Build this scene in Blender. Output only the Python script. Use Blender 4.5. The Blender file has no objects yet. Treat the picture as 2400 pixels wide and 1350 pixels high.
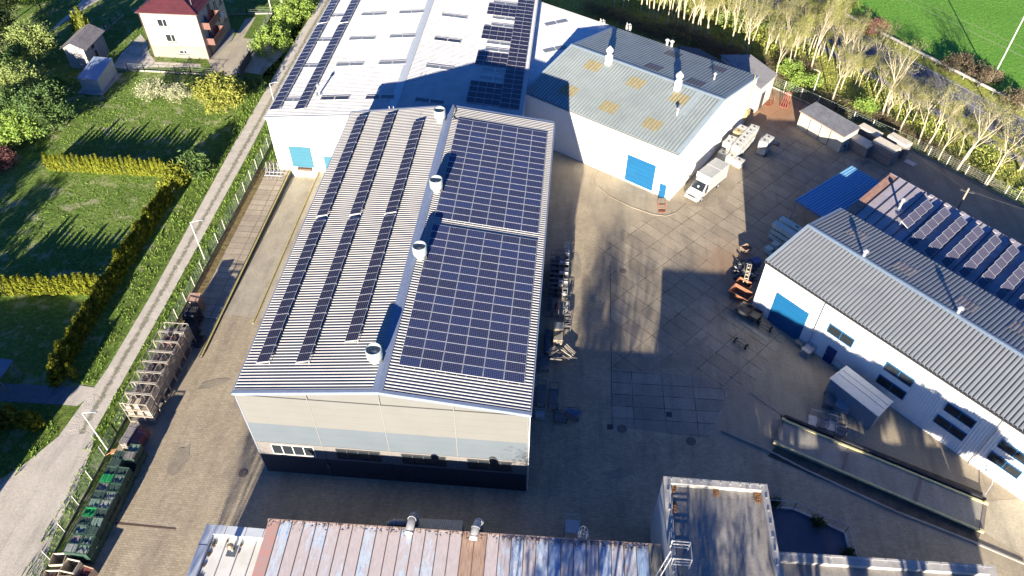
import bpy, bmesh, math, random
import numpy as np
from mathutils import Vector, Matrix
random.seed(7); rng = np.random.default_rng(7)
R = math.radians
# ------------------------------------------------------------------ scene, camera, light
scn = bpy.context.scene
C = scn.collection
PXC, PYC, FPX, CAMH = 1200.0, 675.0, 1762.38, 60.0
_th, _ro, _ya = R(45.754), R(0.3218), R(-4.648)
FW = Vector((math.sin(_ya)*math.cos(_th), math.cos(_ya)*math.cos(_th), -math.sin(_th)))
_rt = Vector((math.cos(_ya), -math.sin(_ya), 0.0)); _up = _rt.cross(FW)
RT = _rt*math.cos(_ro) + _up*math.sin(_ro); UP = -_rt*math.sin(_ro) + _up*math.cos(_ro)
cd = bpy.data.cameras.new('camera'); cam = bpy.data.objects.new('camera', cd); C.objects.link(cam)
cd.sensor_width = 36.0; cd.lens = FPX/2400*36.0; cd.clip_start = 0.5; cd.clip_end = 4000
cam.matrix_world = Matrix(((RT.x, UP.x, -FW.x, 0), (RT.y, UP.y, -FW.y, 0), (RT.z, UP.z, -FW.z, CAMH), (0, 0, 0, 1)))
scn.camera = cam
scn.render.resolution_x, scn.render.resolution_y = 1024, 576
SUN_AZ, SUN_EL = 4.95, 14.1           # shadows fall towards this heading (clockwise from +Y)
w = bpy.data.worlds.new('World'); scn.world = w; w.use_nodes = True
nt = w.node_tree; nt.nodes.clear()
sk = nt.nodes.new('ShaderNodeTexSky'); sk.sky_type = 'NISHITA'; sk.sun_disc = False
sk.sun_elevation = R(SUN_EL); sk.sun_rotation = R(180+SUN_AZ); sk.air_density = 1.0; sk.dust_density = 0.2; sk.ozone_density = 4.0
bg = nt.nodes.new('ShaderNodeBackground'); bg.inputs[1].default_value = 0.050
wo = nt.nodes.new('ShaderNodeOutputWorld')
tn = nt.nodes.new('ShaderNodeMix'); tn.data_type = 'RGBA'; tn.blend_type = 'MULTIPLY'; tn.inputs[0].default_value = 1.0; tn.inputs[7].default_value = (0.27, 0.56, 1.04, 1)
nt.links.new(sk.outputs[0], tn.inputs[6]); nt.links.new(tn.outputs[2], bg.inputs[0]); nt.links.new(bg.outputs[0], wo.inputs[0])
sl = bpy.data.lights.new('sun', 'SUN'); sl.energy = 5.0; sl.angle = R(0.5); sl.color = (1.0, 0.89, 0.73)
so = bpy.data.objects.new('sun', sl); C.objects.link(so)
_a, _e = R(SUN_AZ), R(SUN_EL)
sdir = Vector((math.sin(_a)*math.cos(_e), math.cos(_a)*math.cos(_e), -math.sin(_e)))
so.rotation_euler = sdir.to_track_quat('-Z', 'Y').to_euler(); so.location = (0, -60, 80)
scn.view_settings.view_transform = 'Standard'; scn.view_settings.look = 'None'
scn.view_settings.exposure = 1.75; scn.view_settings.gamma = 1.0

# ------------------------------------------------------------------ survey helpers: photo point + known height -> place
def ray(p): return FW*FPX + RT*(p[0]-PXC) + UP*(PYC-p[1])
def g(px, py, z=0.0):
    d = ray((px, py)); t = (z-CAMH)/d.z
    return (d.x*t, d.y*t)
def onwall(p, p0, deg):
    d = ray(p); u = (math.sin(R(deg)), math.cos(R(deg))); n = (u[1], -u[0])
    t = (p0[0]*n[0]+p0[1]*n[1])/(d.x*n[0]+d.y*n[1])
    return ((d.x*t-p0[0])*u[0]+(d.y*t-p0[1])*u[1], CAMH+d.z*t)
# ------------------------------------------------------------------ objects
def tag(o, label=None, cat=None, group=None, kind=None):
    if label: o['label'] = label
    if cat: o['category'] = cat
    if group: o['group'] = group
    if kind: o['kind'] = kind
    return o
def thing(name, label, cat, loc=(0, 0, 0), rotz=0.0, group=None):
    o = bpy.data.objects.new(name, None); C.objects.link(o)
    o.empty_display_size = 0.3
    o.location = loc if len(loc) == 3 else (loc[0], loc[1], 0.0); o.rotation_euler = (0, 0, rotz)
    return tag(o, label, cat, group)
def dup(root, loc=None, rotz=None, label=None, group=None, scale=None, swap=None):
    r = root.copy(); C.objects.link(r)
    if loc is not None: r.location = loc if len(loc) == 3 else (loc[0], loc[1], 0.0)
    if rotz is not None: r.rotation_euler = (0, 0, rotz)
    if scale is not None: r.scale = scale if hasattr(scale, '__len__') else (scale,)*3
    if label: r['label'] = label
    if group: r['group'] = group
    for ch in list(root.children):
        c = ch.copy(); C.objects.link(c); c.parent = r
        for gch in list(ch.children):
            d = gch.copy(); C.objects.link(d); d.parent = c
    return r
class MB:
    """collects faces, builds ONE mesh object"""
    def __init__(s): s.v = []; s.f = []; s.m = []; s.mi = 0; s.M = None
    def add(s, vs, fs):
        o = len(s.v)
        if s.M is not None: vs = [tuple(s.M @ Vector(v)) for v in vs]
        s.v.extend([tuple(v) for v in vs]); s.f.extend([tuple(i+o for i in f) for f in fs]); s.m.extend([s.mi]*len(fs)); return s
    def box(s, c, d, rz=0.0, rx=0.0, ry=0.0):
        x, y, z = d[0]/2, d[1]/2, d[2]/2
        vs = [Vector(q) for q in ((-x,-y,-z),(x,-y,-z),(x,y,-z),(-x,y,-z),(-x,-y,z),(x,-y,z),(x,y,z),(-x,y,z))]
        Mx = Matrix.Translation(c) @ Matrix.Rotation(rz, 4, 'Z') @ Matrix.Rotation(ry, 4, 'Y') @ Matrix.Rotation(rx, 4, 'X')
        return s.add([Mx @ v for v in vs], [(0,3,2,1),(4,5,6,7),(0,1,5,4),(1,2,6,5),(2,3,7,6),(3,0,4,7)])
    def b2(s, a, b):      # box from min corner to max corner
        return s.box(((a[0]+b[0])/2, (a[1]+b[1])/2, (a[2]+b[2])/2), (abs(b[0]-a[0]), abs(b[1]-a[1]), abs(b[2]-a[2])))
    def bar(s, a, b, wd, h=None):   # square bar from a to b
        a, b = Vector(a), Vector(b); d = b-a; L = d.length
        if L < 1e-6: return s
        h = h or wd; z = d/L
        x = z.cross(Vector((0, 0, 1)));
        if x.length < 1e-3: x = Vector((1, 0, 0))
        x.normalize(); y = z.cross(x)
        vs = []
        for p in (a, b):
            for sx, sy in ((-1,-1),(1,-1),(1,1),(-1,1)): vs.append(p + x*(sx*wd/2) + y*(sy*h/2))
        return s.add(vs, [(3,2,1,0),(4,5,6,7),(0,1,5,4),(1,2,6,5),(2,3,7,6),(3,0,4,7)])
    def tube(s, pts, rad, n=8, cap=True):
        pts = [Vector(p) for p in pts]; k = len(pts)
        rad = rad if hasattr(rad, '__len__') else [rad]*k
        vs = []; fs = []; px = None
        for i, p in enumerate(pts):
            d = (pts[min(i+1, k-1)]-pts[max(i-1, 0)])
            if d.length < 1e-9: d = Vector((0, 0, 1))
            d.normalize()
            if px is None:
                px = d.cross(Vector((0, 0, 1)))
                if px.length < 1e-3: px = Vector((1, 0, 0))
            px = px - d*px.dot(d)
            if px.length < 1e-6: px = d.orthogonal()
            px.normalize(); py = d.cross(px)
            for j in range(n):
                a = 2*math.pi*j/n; vs.append(p + px*(math.cos(a)*rad[i]) + py*(math.sin(a)*rad[i]))
        for i in range(k-1):
            for j in range(n):
                fs.append((i*n+j, i*n+(j+1)%n, (i+1)*n+(j+1)%n, (i+1)*n+j))
        if cap: fs.append(tuple(reversed(range(n)))); fs.append(tuple((k-1)*n+j for j in range(n)))
        return s.add(vs, fs)
    def prism(s, poly, z0, z1):
        n = len(poly); a = sum(poly[i][0]*poly[(i+1)%n][1]-poly[(i+1)%n][0]*poly[i][1] for i in range(n))
        if a < 0: poly = list(reversed(poly))
        h0 = z0 if hasattr(z0, '__len__') else [z0]*n; h1 = z1 if hasattr(z1, '__len__') else [z1]*n
        vs = [(p[0], p[1], h0[i]) for i, p in enumerate(poly)] + [(p[0], p[1], h1[i]) for i, p in enumerate(poly)]
        fs = [tuple(reversed(range(n))), tuple(range(n, 2*n))] + [(i, (i+1)%n, n+(i+1)%n, n+i) for i in range(n)]
        return s.add(vs, fs)
    def poly(s, pts): return s.add(pts, [tuple(range(len(pts)))])
    def grid(s, c, wx, wy, dz, ang=0): return s
    def build(s, name, mat, parent=None, world=False, smooth=False, bevel=0):
        me = bpy.data.meshes.new(name)
        vs = s.v
        if world and parent is not None:
            Mi = (Matrix.Translation(parent.location) @ Matrix.Rotation(parent.rotation_euler.z, 4, 'Z')).inverted()
            vs = [tuple(Mi @ Vector(v)) for v in vs]
        me.from_pydata(vs, [], s.f)
        for mm in (mat if isinstance(mat, (list, tuple)) else [mat]): me.materials.append(mm)
        if isinstance(mat, (list, tuple)): me.polygons.foreach_set('material_index', s.m)
        if smooth: me.polygons.foreach_set('use_smooth', [True]*len(me.polygons))
        me.update()
        o = bpy.data.objects.new(name, me); C.objects.link(o)
        if parent is not None: o.parent = parent
        if bevel:
            bm = o.modifiers.new('bevel', 'BEVEL'); bm.width = bevel; bm.segments = 2; bm.limit_method = 'ANGLE'
        return o
def npmesh(name, V, F, mat, parent=None, mi=None):
    """numpy mesh: V (n,3), F (m,k)"""
    me = bpy.data.meshes.new(name); V = np.asarray(V, dtype=np.float32); F = np.asarray(F, dtype=np.int32)
    m, k = F.shape
    me.vertices.add(len(V)); me.vertices.foreach_set('co', V.ravel())
    me.loops.add(m*k); me.loops.foreach_set('vertex_index', F.ravel())
    me.polygons.add(m); me.polygons.foreach_set('loop_start', np.arange(0, m*k, k, dtype=np.int32))
    me.polygons.foreach_set('loop_total', np.full(m, k, dtype=np.int32))
    for mm in (mat if isinstance(mat, (list, tuple)) else [mat]): me.materials.append(mm)
    if mi is not None: me.polygons.foreach_set('material_index', np.asarray(mi, dtype=np.int32))
    me.update(calc_edges=True); me.validate()
    o = bpy.data.objects.new(name, me); C.objects.link(o)
    if parent is not None: o.parent = parent
    return o

# ------------------------------------------------------------------ materials
def newmat(name):
    m = bpy.data.materials.new(name); m.use_nodes = True; t = m.node_tree; t.nodes.clear()
    b = t.nodes.new('ShaderNodeBsdfPrincipled'); o = t.nodes.new('ShaderNodeOutputMaterial')
    t.links.new(b.outputs[0], o.inputs[0]); return m, t, b
def N(t, kind, **kw):
    n = t.nodes.new(kind)
    for k, v in kw.items():
        if k.startswith('_'): setattr(n, k[1:], v)
        else: n.inputs[k.replace('__', ' ')].default_value = v
    return n
def coords(t, mode='world'):
    if mode == 'world': return t.nodes.new('ShaderNodeNewGeometry').outputs['Position']
    return t.nodes.new('ShaderNodeTexCoord').outputs['Object']
def noise(t, co, scale, detail=4, rough=0.55, stretch=None, rot=0, off=(0,0,0)):
    if stretch or rot:
        mp = N(t, 'ShaderNodeMapping'); mp.inputs['Scale'].default_value = stretch or (1, 1, 1)
        mp.inputs['Rotation'].default_value = (0, 0, rot); mp.inputs['Location'].default_value = off
        t.links.new(co, mp.inputs[0]); co = mp.outputs[0]
    n = N(t, 'ShaderNodeTexNoise', Scale=scale, Detail=detail, Roughness=rough); t.links.new(co, n.inputs['Vector'])
    return n.outputs['Fac']
def ramp(t, fac, stops):
    r = t.nodes.new('ShaderNodeValToRGB'); e = r.color_ramp.elements
    while len(e) > 1: e.remove(e[-1])
    e[0].position = stops[0][0]; e[0].color = (*stops[0][1], 1) if len(stops[0][1]) == 3 else stops[0][1]
    for p, c in stops[1:]:
        x = e.new(p); x.color = (*c, 1) if len(c) == 3 else c
    t.links.new(fac, r.inputs[0]); return r.outputs[0]
def mix(t, fac, a, b, mode='MIX'):
    m = t.nodes.new('ShaderNodeMix'); m.data_type = 'RGBA'; m.blend_type = mode
    if isinstance(fac, (int, float)): m.inputs[0].default_value = fac
    else: t.links.new(fac, m.inputs[0])
    for k, x in ((6, a), (7, b)):
        if isinstance(x, tuple): m.inputs[k].default_value = (*x, 1)
        else: t.links.new(x, m.inputs[k])
    return m.outputs[2]
def mth(t, op, a, b=None, clamp=False):
    m = t.nodes.new('ShaderNodeMath'); m.operation = op; m.use_clamp = clamp
    for k, x in ((0, a), (1, b)):
        if x is None: continue
        if isinstance(x, (int, float)): m.inputs[k].default_value = x
        else: t.links.new(x, m.inputs[k])
    return m.outputs[0]
def bump(t, b, h, strength=0.3, dist=0.1):
    n = N(t, 'ShaderNodeBump', Strength=strength, Distance=dist); t.links.new(h, n.inputs['Height']); t.links.new(n.outputs[0], b.inputs['Normal'])
def M(name, col, rough=0.6, col2=None, scale=3.0, metal=0.0, bumpv=0.0, dirt=0.0, dirtcol=(0.05, 0.045, 0.04), mode='world', spec=0.5, stretch=None):
    """painted / plain surface with uneven tone and optional dirt"""
    m, t, b = newmat(name); co = coords(t, mode)
    c2 = col2 or tuple(x*0.82 for x in col)
    n1 = noise(t, co, scale, 5, 0.6, stretch)
    c = ramp(t, n1, [(0.32, c2), (0.62, col)])
    if dirt:
        n2 = noise(t, co, scale*0.35, 6, 0.65)
        f = ramp(t, n2, [(0.5, (0, 0, 0)), (0.72, (dirt,)*3)])
        c = mix(t, f, c, dirtcol)
    t.links.new(c, b.inputs['Base Color']); b.inputs['Roughness'].default_value = rough; b.inputs['Metallic'].default_value = metal
    b.inputs['Specular IOR Level'].default_value = spec
    if bumpv: bump(t, b, noise(t, co, scale*8, 4), bumpv, 0.03)
    return m
def G(c): return tuple(x**2.2 for x in c)
MT = {}
MT['white'] = M('white_sheet', (0.80, 0.80, 0.78), 0.45, (0.76, 0.77, 0.76), 0.6)
MT['whiteroof'] = M('white_roof_sheet', (0.52, 0.52, 0.52), 0.55, (0.42, 0.43, 0.44), 0.8, dirt=0.15)
MT['greyroof'] = M('blue_grey_roof_sheet', (0.31, 0.355, 0.35), 0.5, (0.265, 0.31, 0.31), 0.5, metal=0.0, dirt=0.10)
MT['slate'] = M('slate_roof_sheet', (0.27, 0.29, 0.30), 0.5, (0.24, 0.26, 0.275), 0.5, dirt=0.08)
MT['alu'] = M('bare_metal_roof_sheet', (0.36, 0.355, 0.34), 0.5, (0.31, 0.305, 0.295), 0.5, metal=0.1, dirt=.1)
MT['bluegrey'] = M('blue_grey_flashing', (0.20, 0.25, 0.36), 0.5, (0.17, 0.21, 0.30))
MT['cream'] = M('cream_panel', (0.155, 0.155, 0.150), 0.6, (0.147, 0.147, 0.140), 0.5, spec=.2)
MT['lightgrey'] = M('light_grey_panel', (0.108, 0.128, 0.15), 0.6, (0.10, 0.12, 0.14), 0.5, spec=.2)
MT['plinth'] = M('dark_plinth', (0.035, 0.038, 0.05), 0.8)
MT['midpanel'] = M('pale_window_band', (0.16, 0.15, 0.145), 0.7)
MT['darkmetal'] = M('dark_steel', (0.055, 0.055, 0.06), 0.6, scale=6)
MT['steel'] = M('galvanised_steel', (0.50, 0.51, 0.52), 0.45, (0.40, 0.41, 0.43), 4, metal=0.4)
MT['whitepaint'] = M('white_paint', (0.60, 0.60, 0.58), 0.45)
MT['blue'] = M('blue_gate_paint', (0.005, 0.10, 0.235), 0.55, (0.005, 0.09, 0.215), 0.8)
MT['lightblue'] = M('light_blue_gate_paint', (0.035, 0.14, 0.205), 0.55, (0.03, 0.13, 0.19), 0.8)
MT['navy'] = M('navy_door_paint', (0.012, 0.04, 0.16), 0.5)
MT['rubber'] = M('black_rubber', (0.02, 0.02, 0.02), 0.85)
MT['yellow'] = M('yellow_paint', (0.46, 0.39, 0.12), 0.7, (0.34, 0.30, 0.13), 5, dirt=0.3)
MT['rust'] = M('rusty_steel', (0.30, 0.11, 0.055), 0.85, (0.16, 0.06, 0.035), 4, dirt=0.3)
MT['redrust'] = M('red_oxide_steel', (0.30, 0.08, 0.06), 0.8, (0.18, 0.05, 0.04), 4)
MT['wood'] = M('weathered_boards', (0.34, 0.29, 0.24), 0.85, (0.20, 0.17, 0.145), 5, stretch=(1, 6, 6), mode='obj')
MT['palewood'] = M('pale_boards', (0.62, 0.54, 0.40), 0.8, (0.46, 0.39, 0.28), 5, mode='obj')
MT['redwood'] = M('red_stained_timber', (0.28, 0.10, 0.09), 0.8, (0.17, 0.06, 0.06), 4, mode='obj')
MT['greenpaint'] = M('dark_green_paint', (0.04, 0.105, 0.07), 0.6, (0.025, 0.07, 0.05), 5)
MT['brightgreen'] = M('bright_green_paint', (0.02, 0.30, 0.09), 0.55, (0.02, 0.22, 0.07), 5)
MT['concrete'] = M('concrete', (0.36, 0.34, 0.30), 0.9, (0.26, 0.245, 0.22), 1.2, bumpv=0.2, dirt=0.25)
MT['palestone'] = M('pale_parapet_concrete', (0.48, 0.46, 0.42), 0.85, (0.36, 0.35, 0.33), 1.5, dirt=0.3)
MT['plastic'] = M('white_tank_plastic', (0.52, 0.52, 0.48), 0.5, (0.42, 0.415, 0.375), 4, mode='obj')
MT['yplastic'] = M('yellowed_tank_plastic', (0.42, 0.33, 0.15), 0.5, mode='obj')
MT['minty'] = M('mint_box_plastic', (0.55, 0.68, 0.62), 0.5, (0.45, 0.58, 0.53), 5, mode='obj')
def glass(name, col=(0.02, 0.025, 0.03), rough=0.08):
    m, t, b = newmat(name); b.inputs['Base Color'].default_value = (*col, 1); b.inputs['Roughness'].default_value = rough
    b.inputs['Specular IOR Level'].default_value = 0.8; return m
MT['glass'] = glass('dark_window_glass'); MT['skyglass'] = glass('roof_light_sheet', (0.20, 0.22, 0.23), 0.35)
MT['skydark'] = glass('dark_roof_light', (0.05, 0.055, 0.065), 0.25)
# ================================================================== GROUND
def grassmat(name, cols, s=0.25, patch=None, bumpv=0.9):
    m, t, b = newmat(name); co = coords(t)
    n1 = noise(t, co, s, 3, 0.6); n2 = noise(t, co, 2.6, 5, 0.7); n3 = noise(t, co, 14, 3, 0.7)
    c = ramp(t, n1, [(0.30, cols[0]), (0.5, cols[1]), (0.70, cols[2])])
    c = mix(t, 0.55, c, ramp(t, n2, [(0.30, tuple(x*0.45 for x in cols[0])), (0.5, cols[1]), (0.72, tuple(min(1, x*1.6) for x in cols[2]))]))
    c = mix(t, 1.0, c, ramp(t, n3, [(0.25, (0.45, 0.45, 0.42)), (0.75, (1.25, 1.25, 1.2))]), 'MULTIPLY')
    if patch:
        n4 = noise(t, co, patch[1], 5, 0.7); c = mix(t, ramp(t, n4, [(patch[2], (0, 0, 0)), (patch[2]+0.1, (0.85,)*3)]), c, patch[0])
    t.links.new(c, b.inputs['Base Color']); b.inputs['Roughness'].default_value = 0.95; b.inputs['Specular IOR Level'].default_value = 0.15
    h = mth(t, 'ADD', mth(t, 'MULTIPLY', noise(t, co, 1.4, 4, 0.6), 1.4), noise(t, co, 9, 4, 0.75))
    bump(t, b, h, bumpv, 0.25); return m
MT['lawn'] = grassmat('lawn_grass', [(0.085, 0.15, 0.035), (0.16, 0.265, 0.05), (0.32, 0.39, 0.12)], 0.16, ((0.40, 0.40, 0.22), 0.42, 0.53))
MT['roughgrass'] = grassmat('rough_grass', [(0.09, 0.15, 0.03), (0.15, 0.24, 0.045), (0.22, 0.27, 0.07)], 0.4, ((0.19, 0.15, 0.08), 0.9, 0.60))
MT['woodfloor'] = grassmat('wood_floor_grass', [(0.26, 0.26, 0.08), (0.38, 0.43, 0.09), (0.52, 0.54, 0.17)], 0.30, ((0.16, 0.12, 0.07), 0.22, 0.60))
MT['field'] = grassmat('young_crop_green', [(0.11, 0.30, 0.04), (0.16, 0.38, 0.055), (0.23, 0.44, 0.08)], 0.05, None, 0.5)
def paving(name, base, dark, stain=None, stainpos=None, ns=0.25, bumpv=0.22, grid=None, rust=True):
    """grid = (width, height, rot_deg, mortar, mortarcol, offset, ox, oy)"""
    m, t, b = newmat(name); co = coords(t)
    c = ramp(t, noise(t, co, ns, 6, 0.65), [(0.30, dark), (0.68, base)])
    c = mix(t, 1.0, c, ramp(t, noise(t, co, 5, 5, 0.75), [(0.25, (0.72,)*3), (0.8, (1.18,)*3)]), 'MULTIPLY')
    if grid:
        gw, gh, rot, mo, mc, off, ox, oy = grid
        mp = N(t, 'ShaderNodeMapping'); mp.inputs['Rotation'].default_value = (0, 0, R(rot)); mp.inputs['Location'].default_value = (ox, oy, 0)
        wob = N(t, 'ShaderNodeTexNoise', Scale=1.3, Detail=3.0); t.links.new(co, wob.inputs['Vector'])
        vm = N(t, 'ShaderNodeVectorMath', _operation='SCALE'); vm.inputs['Scale'].default_value = 0.10 if gw > 1 else 0.02
        t.links.new(wob.outputs['Color'], vm.inputs[0]); va = N(t, 'ShaderNodeVectorMath', _operation='ADD')
        t.links.new(co, va.inputs[0]); t.links.new(vm.outputs[0], va.inputs[1]); t.links.new(va.outputs[0], mp.inputs[0])
        br = t.nodes.new('ShaderNodeTexBrick'); br.offset = off; br.inputs['Scale'].default_value = 1.0
        br.inputs['Brick Width'].default_value = gw; br.inputs['Row Height'].default_value = gh; br.inputs['Mortar Size'].default_value = mo
        br.inputs['Color1'].default_value = (1, 1, 1, 1); br.inputs['Color2'].default_value = (0.80, 0.80, 0.80, 1); br.inputs['Mortar'].default_value = (1, 1, 1, 1)
        br.inputs['Mortar Smooth'].default_value = 0.3
        t.links.new(mp.outputs[0], br.inputs['Vector'])
        c = mix(t, 1.0, c, br.outputs['Color'], 'MULTIPLY'); c = mix(t, mth(t, 'MULTIPLY', br.outputs['Fac'], ramp(t, noise(t, co, .6, 4, .7), [(.35, (.25,)*3), (.6, (.9,)*3)])), c, mc)
    c = mix(t, 1.0, c, ramp(t, noise(t, co, .35, 6, .7, (2.2, .35, 1), R(8)), [(.30, (.74, .74, .76)), (.5, (1,)*3), (.75, (1.08, 1.07, 1.05))]), 'MULTIPLY')
    c = mix(t, ramp(t, noise(t, co, .9, 6, .75), [(.66, (0, 0, 0)), (.74, (.45,)*3)]), c, tuple(x*.45 for x in dark))
    if stain:
        for (sx, sy, sr, sc) in stain:
            sub = N(t, 'ShaderNodeVectorMath', _operation='DISTANCE'); t.links.new(co, sub.inputs[0]); sub.inputs[1].default_value = (sx, sy, 0)
            d = mth(t, 'ADD', mth(t, 'DIVIDE', sub.outputs['Value'], sr), mth(t, 'MULTIPLY', mth(t, 'SUBTRACT', noise(t, co, 0.5, 5, 0.7), 0.5), 1.2))
            f = ramp(t, d, [(0.25, (0.8,)*3), (1.0, (0, 0, 0))]); c = mix(t, f, c, sc)
    t.links.new(c, b.inputs['Base Color']); b.inputs['Roughness'].default_value = 0.9; b.inputs['Specular IOR Level'].default_value = 0.25
    h = mth(t, 'ADD', noise(t, co, 18, 4, 0.7), mth(t, 'MULTIPLY', noise(t, co, 0.8, 3), 0.8))
    if grid: h = mth(t, 'SUBTRACT', h, br.outputs['Fac'])
    bump(t, b, h, bumpv, 0.03); return m
RU = (0.34, 0.17, 0.085)
MT['yard'] = paving('worn_asphalt', (0.42, 0.36, 0.265), (0.30, 0.255, 0.19), stain=[(31, 97, 9, RU)])
MT['brick'] = paving('block_paving', (0.52, 0.44, 0.315), (0.41, 0.345, 0.245), grid=(0.4, 0.2, 0, 0.022, (0.25, 0.205, 0.15), 0.5, 0, 0), bumpv=0.3)
MT['slab'] = paving('concrete_slabs_turned', (0.47, 0.40, 0.295), (0.34, 0.29, 0.215), ns=0.35, stain=[(30, 98, 8, RU), (20, 64, 5, (0.33, 0.22, 0.14)), (9, 86, 5, (0.20, 0.17, 0.12))], grid=(3.0, 1.5, 42.0, 0.045, (0.055, 0.05, 0.042), 0.0, 0.4, 0.3), bumpv=0.3)
MT['slab2'] = paving('concrete_slabs_straight', (0.40, 0.36, 0.30), (0.31, 0.28, 0.235), ns=0.35, grid=(3.0, 1.4, -1.0, 0.045, (0.06, 0.055, 0.045), 0.0, -0.1, 0.2), bumpv=0.3)
MT['dockslab'] = paving('dock_slabs', (0.50, 0.43, 0.32), (0.38, 0.32, 0.24), ns=0.6, grid=(6.0, 1.0, 0, 0.05, (0.09, 0.075, 0.06), 0.0, 0.5, 0.2), bumpv=0.4)
MT['drive'] = paving('pale_concrete_drive', (0.50, 0.45, 0.34), (0.39, 0.345, 0.265), ns=0.4)
MT['gravel'] = paving('pale_dust_gravel', (0.66, 0.60, 0.51), (0.54, 0.49, 0.41), ns=0.3, bumpv=0.7)
MT['asphalt'] = paving('road_asphalt', (0.22, 0.215, 0.23), (0.15, 0.148, 0.16), ns=0.3)
MT['path'] = paving('footpath_paving', (0.36, 0.345, 0.34), (0.27, 0.26, 0.255), ns=0.5)
MT['soil'] = paving('dark_soil', (0.14, 0.12, 0.095), (0.07, 0.06, 0.048), ns=1.2, bumpv=0.9)
def track_mat():
    m, t, b = newmat('rutted_track'); co = coords(t)
    c = ramp(t, noise(t, co, 0.5, 6, 0.7), [(0.3, (0.50, 0.455, 0.375)), (0.7, (0.64, 0.58, 0.49))])
    sx = t.nodes.new('ShaderNodeSeparateXYZ'); t.links.new(co, sx.inputs[0])
    d = mth(t, 'ABSOLUTE', mth(t, 'ADD', sx.outputs[0], 43.25)); d = mth(t, 'ADD', d, mth(t, 'MULTIPLY', mth(t, 'SUBTRACT', noise(t, co, 2.2, 5, 0.8), 0.5), 1.5))
    f = ramp(t, d, [(0.10, (0.75,)*3), (0.34, (0, 0, 0))]); c = mix(t, f, c, ramp(t, noise(t, co, 3, 4), [(0.45, (0.13, 0.11, 0.08)), (0.6, (0.17, 0.20, 0.07))]))
    t.links.new(c, b.inputs['Base Color']); b.inputs['Roughness'].default_value = 0.95
    bump(t, b, mth(t, 'ADD', noise(t, co, 8, 5, 0.7), noise(t, co, 1, 3)), 0.6, 0.12); return m
MT['track'] = track_mat()
def sheet(name, polys, z, mat):
    mb = MB()
    for p in polys: mb.poly([(x, y, z) for x, y in p])
    o = mb.build(name, mat); tag(o, kind='structure')
    for f in o.data.polygons: pass
    o.data.update(); bm = bmesh.new(); bm.from_mesh(o.data); bmesh.ops.triangulate(bm, faces=bm.faces[:])
    for f in bm.faces:
        if f.normal.z < 0: f.normal_flip()
    bm.to_mesh(o.data); bm.free(); return o
def rect(x0, y0, x1, y1): return [(x0, y0), (x1, y0), (x1, y1), (x0, y1)]
RX0, RX1, RY0, RY1 = -35.3, -31.75, 51.5, 77.1      # sunken loading ramp
sheet('grass_ground', [rect(-900, -600, RX0, 1500), rect(RX1, -600, 900, 1500), rect(RX0, -600, RX1, RY0), rect(RX0, RY1, RX1, 1500)], 0.0, MT['lawn'])
sheet('rough_verge', [rect(-47.5, 22, -45.0, 40), rect(-46.6, 41.3, -44.6, 126), rect(-42.2, 34.5, -39.6, 140), rect(-58, 95, -45, 125)], 0.012, MT['roughgrass'])
# yard
yd = 0.02
sheet('yard_asphalt', [rect(-39.2, 10, RX0, 79), rect(RX0, 10, RX1, RY0), [(RX1, 10), (90, 10), (90, 40), (58.2, 77.3), (47.2, 89.0), (30.4, 104.6), (26, 108), (6, 107.5), (-5, 92), (RX1, 79)]], yd, MT['yard'])
sheet('block_paving', [[(RX1, 12), (RX1, RY0), (-24.6, 51.5), (-24.6, 33.6), (-1.5, 33.6), (-1.5, 74), (2.9, 75), (4.5, 69), (6.1, 65), (6.1, 40.8), (15, 40.5), (20.6, 38.8), (23.9, 36.7), (33, 32.2), (41, 28.4), (44, 12)]]+[rect(-38.9, 12, RX1, 34.5), rect(-35.3, 34.5, RX1, RY0)], yd+0.006, MT['brick'])
sheet('concrete_slabs', [[(6.1, 47.8), (6.1, 62.3), (4.6, 66), (7.0, 68.6), (10.5, 71.3), (13.5, 72.5), (16.2, 74.4), (20, 74.5), (27, 88), (27.5, 97.5), (30.4, 103.5), (36, 98), (37.5, 88), (44, 84), (47, 80), (38, 79.5), (28, 73), (20.5, 57.8), (24.5, 53.6), (22, 50), (20.5, 47.6), (17.8, 46.0), (15.2, 47.6)]], yd+0.010, MT['slab'])
sheet('straight_concrete_slabs', [[(6.15, 40.9), (15.1, 40.3), (17.7, 45.9), (15.15, 47.5), (6.15, 47.7)]], yd+0.014, MT['slab2'])
sheet('weighbridge_approach', [[(38.9, 36.0), (37.6, 33.0), (39.5, 31.5), (46, 27), (60, 20), (75, 12), (90, 12), (90, 30), (60, 36), (45, 38.5), (41.5, 36.4)]], yd+0.012, MT['drive'])
sheet('concrete_drive', [rect(RX1+0.3, RY0, -24.75, 77.0)], yd+0.010, MT['drive'])
# sunken ramp
mb = MB(); mb.add([(RX0, RY0, 0.026), (RX1, RY0, 0.026), (RX1, RY1, -0.68), (RX0, RY1, -0.68)], [(0, 1, 2, 3)])
tag(mb.build('ramp_floor', MT['drive']), kind='structure')
mb = MB()
mb.add([(RX0, RY0-6, 0.25), (RX0, RY1, 0.25), (RX0, RY1, -0.75), (RX0, RY0-6, -0.1), (RX0-0.28, RY0-6, 0.25), (RX0-0.28, RY1, 0.25), (RX0-0.28, RY1, -0.75), (RX0-0.28, RY0-6, -0.1)],
       [(0, 3, 2, 1), (0, 1, 5, 4), (4, 5, 6, 7), (0, 4, 7, 3), (1, 2, 6, 5)])
mb2 = MB(); mb2.b2((RX0-0.16, RY0-6, 0.252), (RX0+0.02, RY1, 0.28))
w1 = thing('retaining_wall', 'dark retaining wall with yellow edge along the west side of the sunken loading ramp', 'retaining wall', (RX0, RY0-6, 0))
mb.build('wall', MT['plinth'], w1, True); mb2.build('edge_strip', MT['yellow'], w1, True)
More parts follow.
